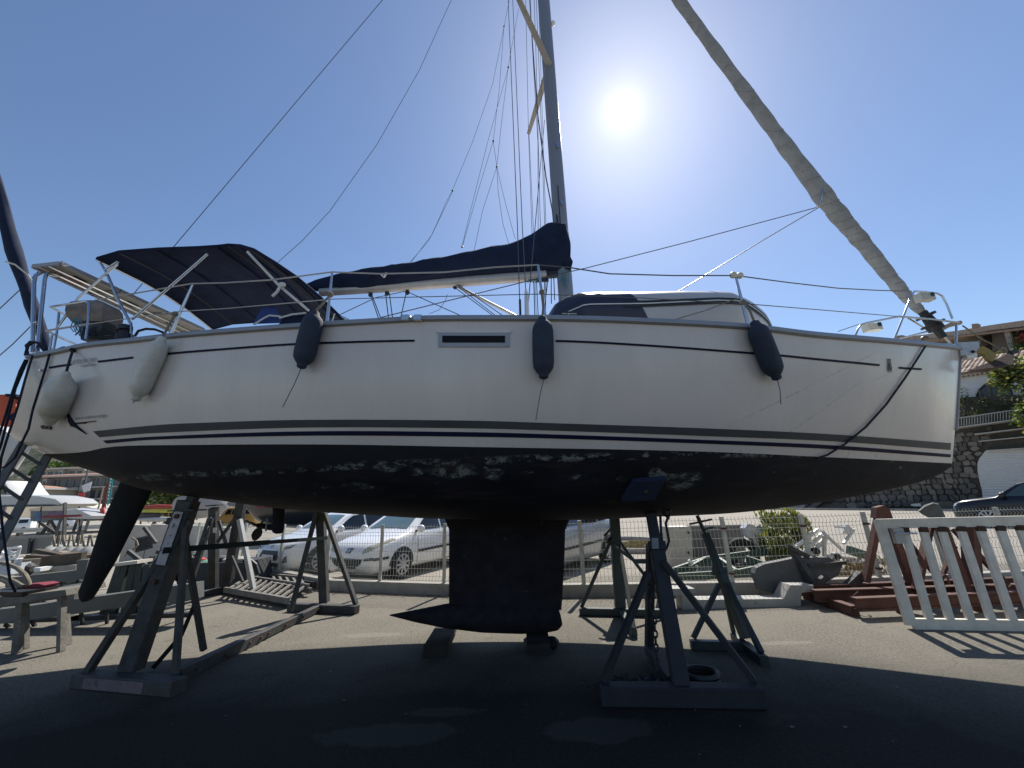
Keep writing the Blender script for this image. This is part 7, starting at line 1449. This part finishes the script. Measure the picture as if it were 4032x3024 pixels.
# dark trailer box with rags, behind the second cradle
q = thing('trailer_box', 'dark box trailer loaded with red and white rags behind the cradles', 'trailer', zz(P(860, 2320, 9.3), 0))
MB().prism([P(735, 2218, 9.2), P(968, 2214, 9.2), P(975, 2312, 9.2), P(735, 2318, 9.2)], (0, .9, 0)).build('body', mat('trailer_dark', (.04, .042, .045), .7, 0, .3, 4), q)
MB().tube([P(960, 2210, 9.0), P(985, 2208, 9.0), P(1004, 2225, 9.0), (P(1016, 2262, 9.0))], .05, 6).build('mudguard', BLACKP, q); 
for x0, y0, col in ((722, 2188, (.40, .05, .07)), (752, 2195, (.5, .47, .42)), (782, 2198, (.42, .05, .05)), (805, 2208, (.10, .25, .16)), (905, 2196, (.5, .48, .42)), (868, 2190, (.08, .08, .08)), (950, 2195, (.42, .40, .35))): c = P(x0, y0 + 8, 9.4); MB().ball(c, .13, 8, (1.3, 1, .5)).build('rag', mat('rag_%d' % (col[0] * 100 + x0), col, .85, 0, .3, 9, .5, 20), q, sm=True)
q = thing('prop_bundle', 'dark steel props and trestle legs stacked between rudder and cradle post', 'steel props', zz(P(620, 2320, 7.9), 0))
for x0, y0, x1, y1 in ((600, 2190, 560, 2330), (640, 2185, 600, 2335), (655, 2200, 668, 2330), (690, 2190, 640, 2330), (700, 2230, 712, 2335), (560, 2235, 690, 2205), (590, 2290, 730, 2262), (620, 2170, 735, 2230), (505, 2170, 600, 2245), (640, 2260, 760, 2300)): MB().bar(P(x0, y0, 7.9), zz(P(x1, y1, 7.9), max(.04, P(x1, y1, 7.9).z)), .06).build('tube', random.choice((STEELD, STEELD, STEEL, RUST)), q)
# ladders on the ground
def gladder(label, p0, p1, q0, q1, n_, m, z=.12, rr=.045, lean=0.0):
    t = thing('ladder', label, 'ladder', zz(G(*p0), 0), group='old ladders lying on the ground'); a, b_, c_, d_ = G(*p0, z + .02), G(*p1, z), G(*q0, z + lean), G(*q1, z + .04)
    MB().bar(a, b_, .05, .09).build('rail', m, t); MB().bar(c_, d_, .05, .09).build('rail', m, t)
    for k_ in range(n_): f = (k_ + .5) / n_; MB().bar(a.lerp(b_, f), c_.lerp(d_, f), rr, .035).build('rung', m, t)
LW = mat('grey_ladder_timber', (.17, .16, .14), .85, 0, .3, 6)
gladder('long grey ladder lying flat before the kerb wall', (885, 2322), (1135, 2365), (962, 2272), (1215, 2310), 11, LW)
gladder('dark ladder lying beneath the long grey one', (930, 2300), (1170, 2345), (1010, 2268), (1240, 2300), 8, mat('dark_ladder', (.06, .055, .05), .8), z=.05)
gladder('short rusty ladder leaning near the white cars', (1075, 2302), (1225, 2326), (1062, 2266), (1195, 2278), 5, LW, z=.10)
# neighbour yacht at the left edge: furled navy sail, orange sheet, white hull
t = thing('neighbour_yacht', 'neighbouring yacht at the left edge with a furled navy sail and orange dodger', 'sailboat', zz(P(-200, 2000, 9), 0))
r = MB(); pts = [(-70, 560), (-20, 700), (8, 800), (30, 900), (55, 985), (72, 1040), (95, 1110), (125, 1200), (165, 1310), (195, 1390)]; r.tube([P(x, y, 8.5) for x, y in pts], [.12, .12, .13, .14, .16, .14, .12, .12, .10, .05], 12)
for i, v in enumerate(r.v): v += V((random.uniform(-.015, .015), 0, random.uniform(-.015, .015)))
r.build('furled_sail', NAVYS, t, sm=True); MB().tube([P(22, 1030, 8.2), P(60, 1042, 8.2), P(108, 1080, 8.2), P(125, 1105, 8.2)], .02, 5).build('sail_tie', ROPEW, t)
MB().prism([P(-80, 1556, 6.2), P(30, 1553, 6.2), P(60, 1572, 6.2), P(64, 1620, 6.2), (P(30, 1655, 6.2)), P(-10, 1662, 6.2), P(-80, 1665, 6.2)], (0, .5, 0)).build('orange_dodger', mat('orange_canvas', (.55, .09, .03), .7, 0, .2, 3, .3, 8), t)
MB().prism([P(20, 1550, 6.15), P(64, 1552, 6.15), P(64, 1562, 6.15), P(20, 1560, 6.15)], (0, .3, 0)).prism([P(30, 1640, 6.15), P(72, 1612, 6.15), P(72, 1650, 6.15), P(40, 1655, 6.15)], (0, .3, 0)).build('dark_trim', NAVY, t)
c = MB(); rows = []
for i in range(12):
    px = lerp(-700, 122, i / 11); yt = interp([(-700, 1660), (30, 1640), (75, 1690), (122, 1765)], px); yb = interp([(-700, 1990), (-60, 1960), (40, 1900), (122, 1772)], px); tp, bt = P(px, yt, 9), P(px, yb, 9); rows.append([V((tp.x, 9 - 1.3 * cos(a) ** .5 * (1 - i / 11) ** .4, lerp(tp.z, bt.z, sin(a)))) for a in [pi / 2 * j / 7 for j in range(8)]] + [V((tp.x, 9 + 1.3 * cos(a) ** .5 * (1 - i / 11) ** .4, lerp(tp.z, bt.z, sin(a)))) for a in [pi / 2 * j / 7 for j in range(6, -1, -1)]])
c.loft(rows); c.build('hull', mat('neighbour_gelcoat', (.55, .55, .54), .4, 0, .08, 2), t, sm=True)
MB().bar(V((P(-200, 2000, 9).x, 9, 0)), V((P(-200, 1930, 9).x, 9, P(-200, 1930, 9).z)), .5, .3).build('keel', STEELD, t)
for l in ([(-60, 1270), (87, 1133), (160, 1060)], [(-60, 1450), (50, 1355), (120, 1285)]): MB().tube([P(x, y, 8.8) for x, y in l], .012, 5).build('stay', WIRE, t)
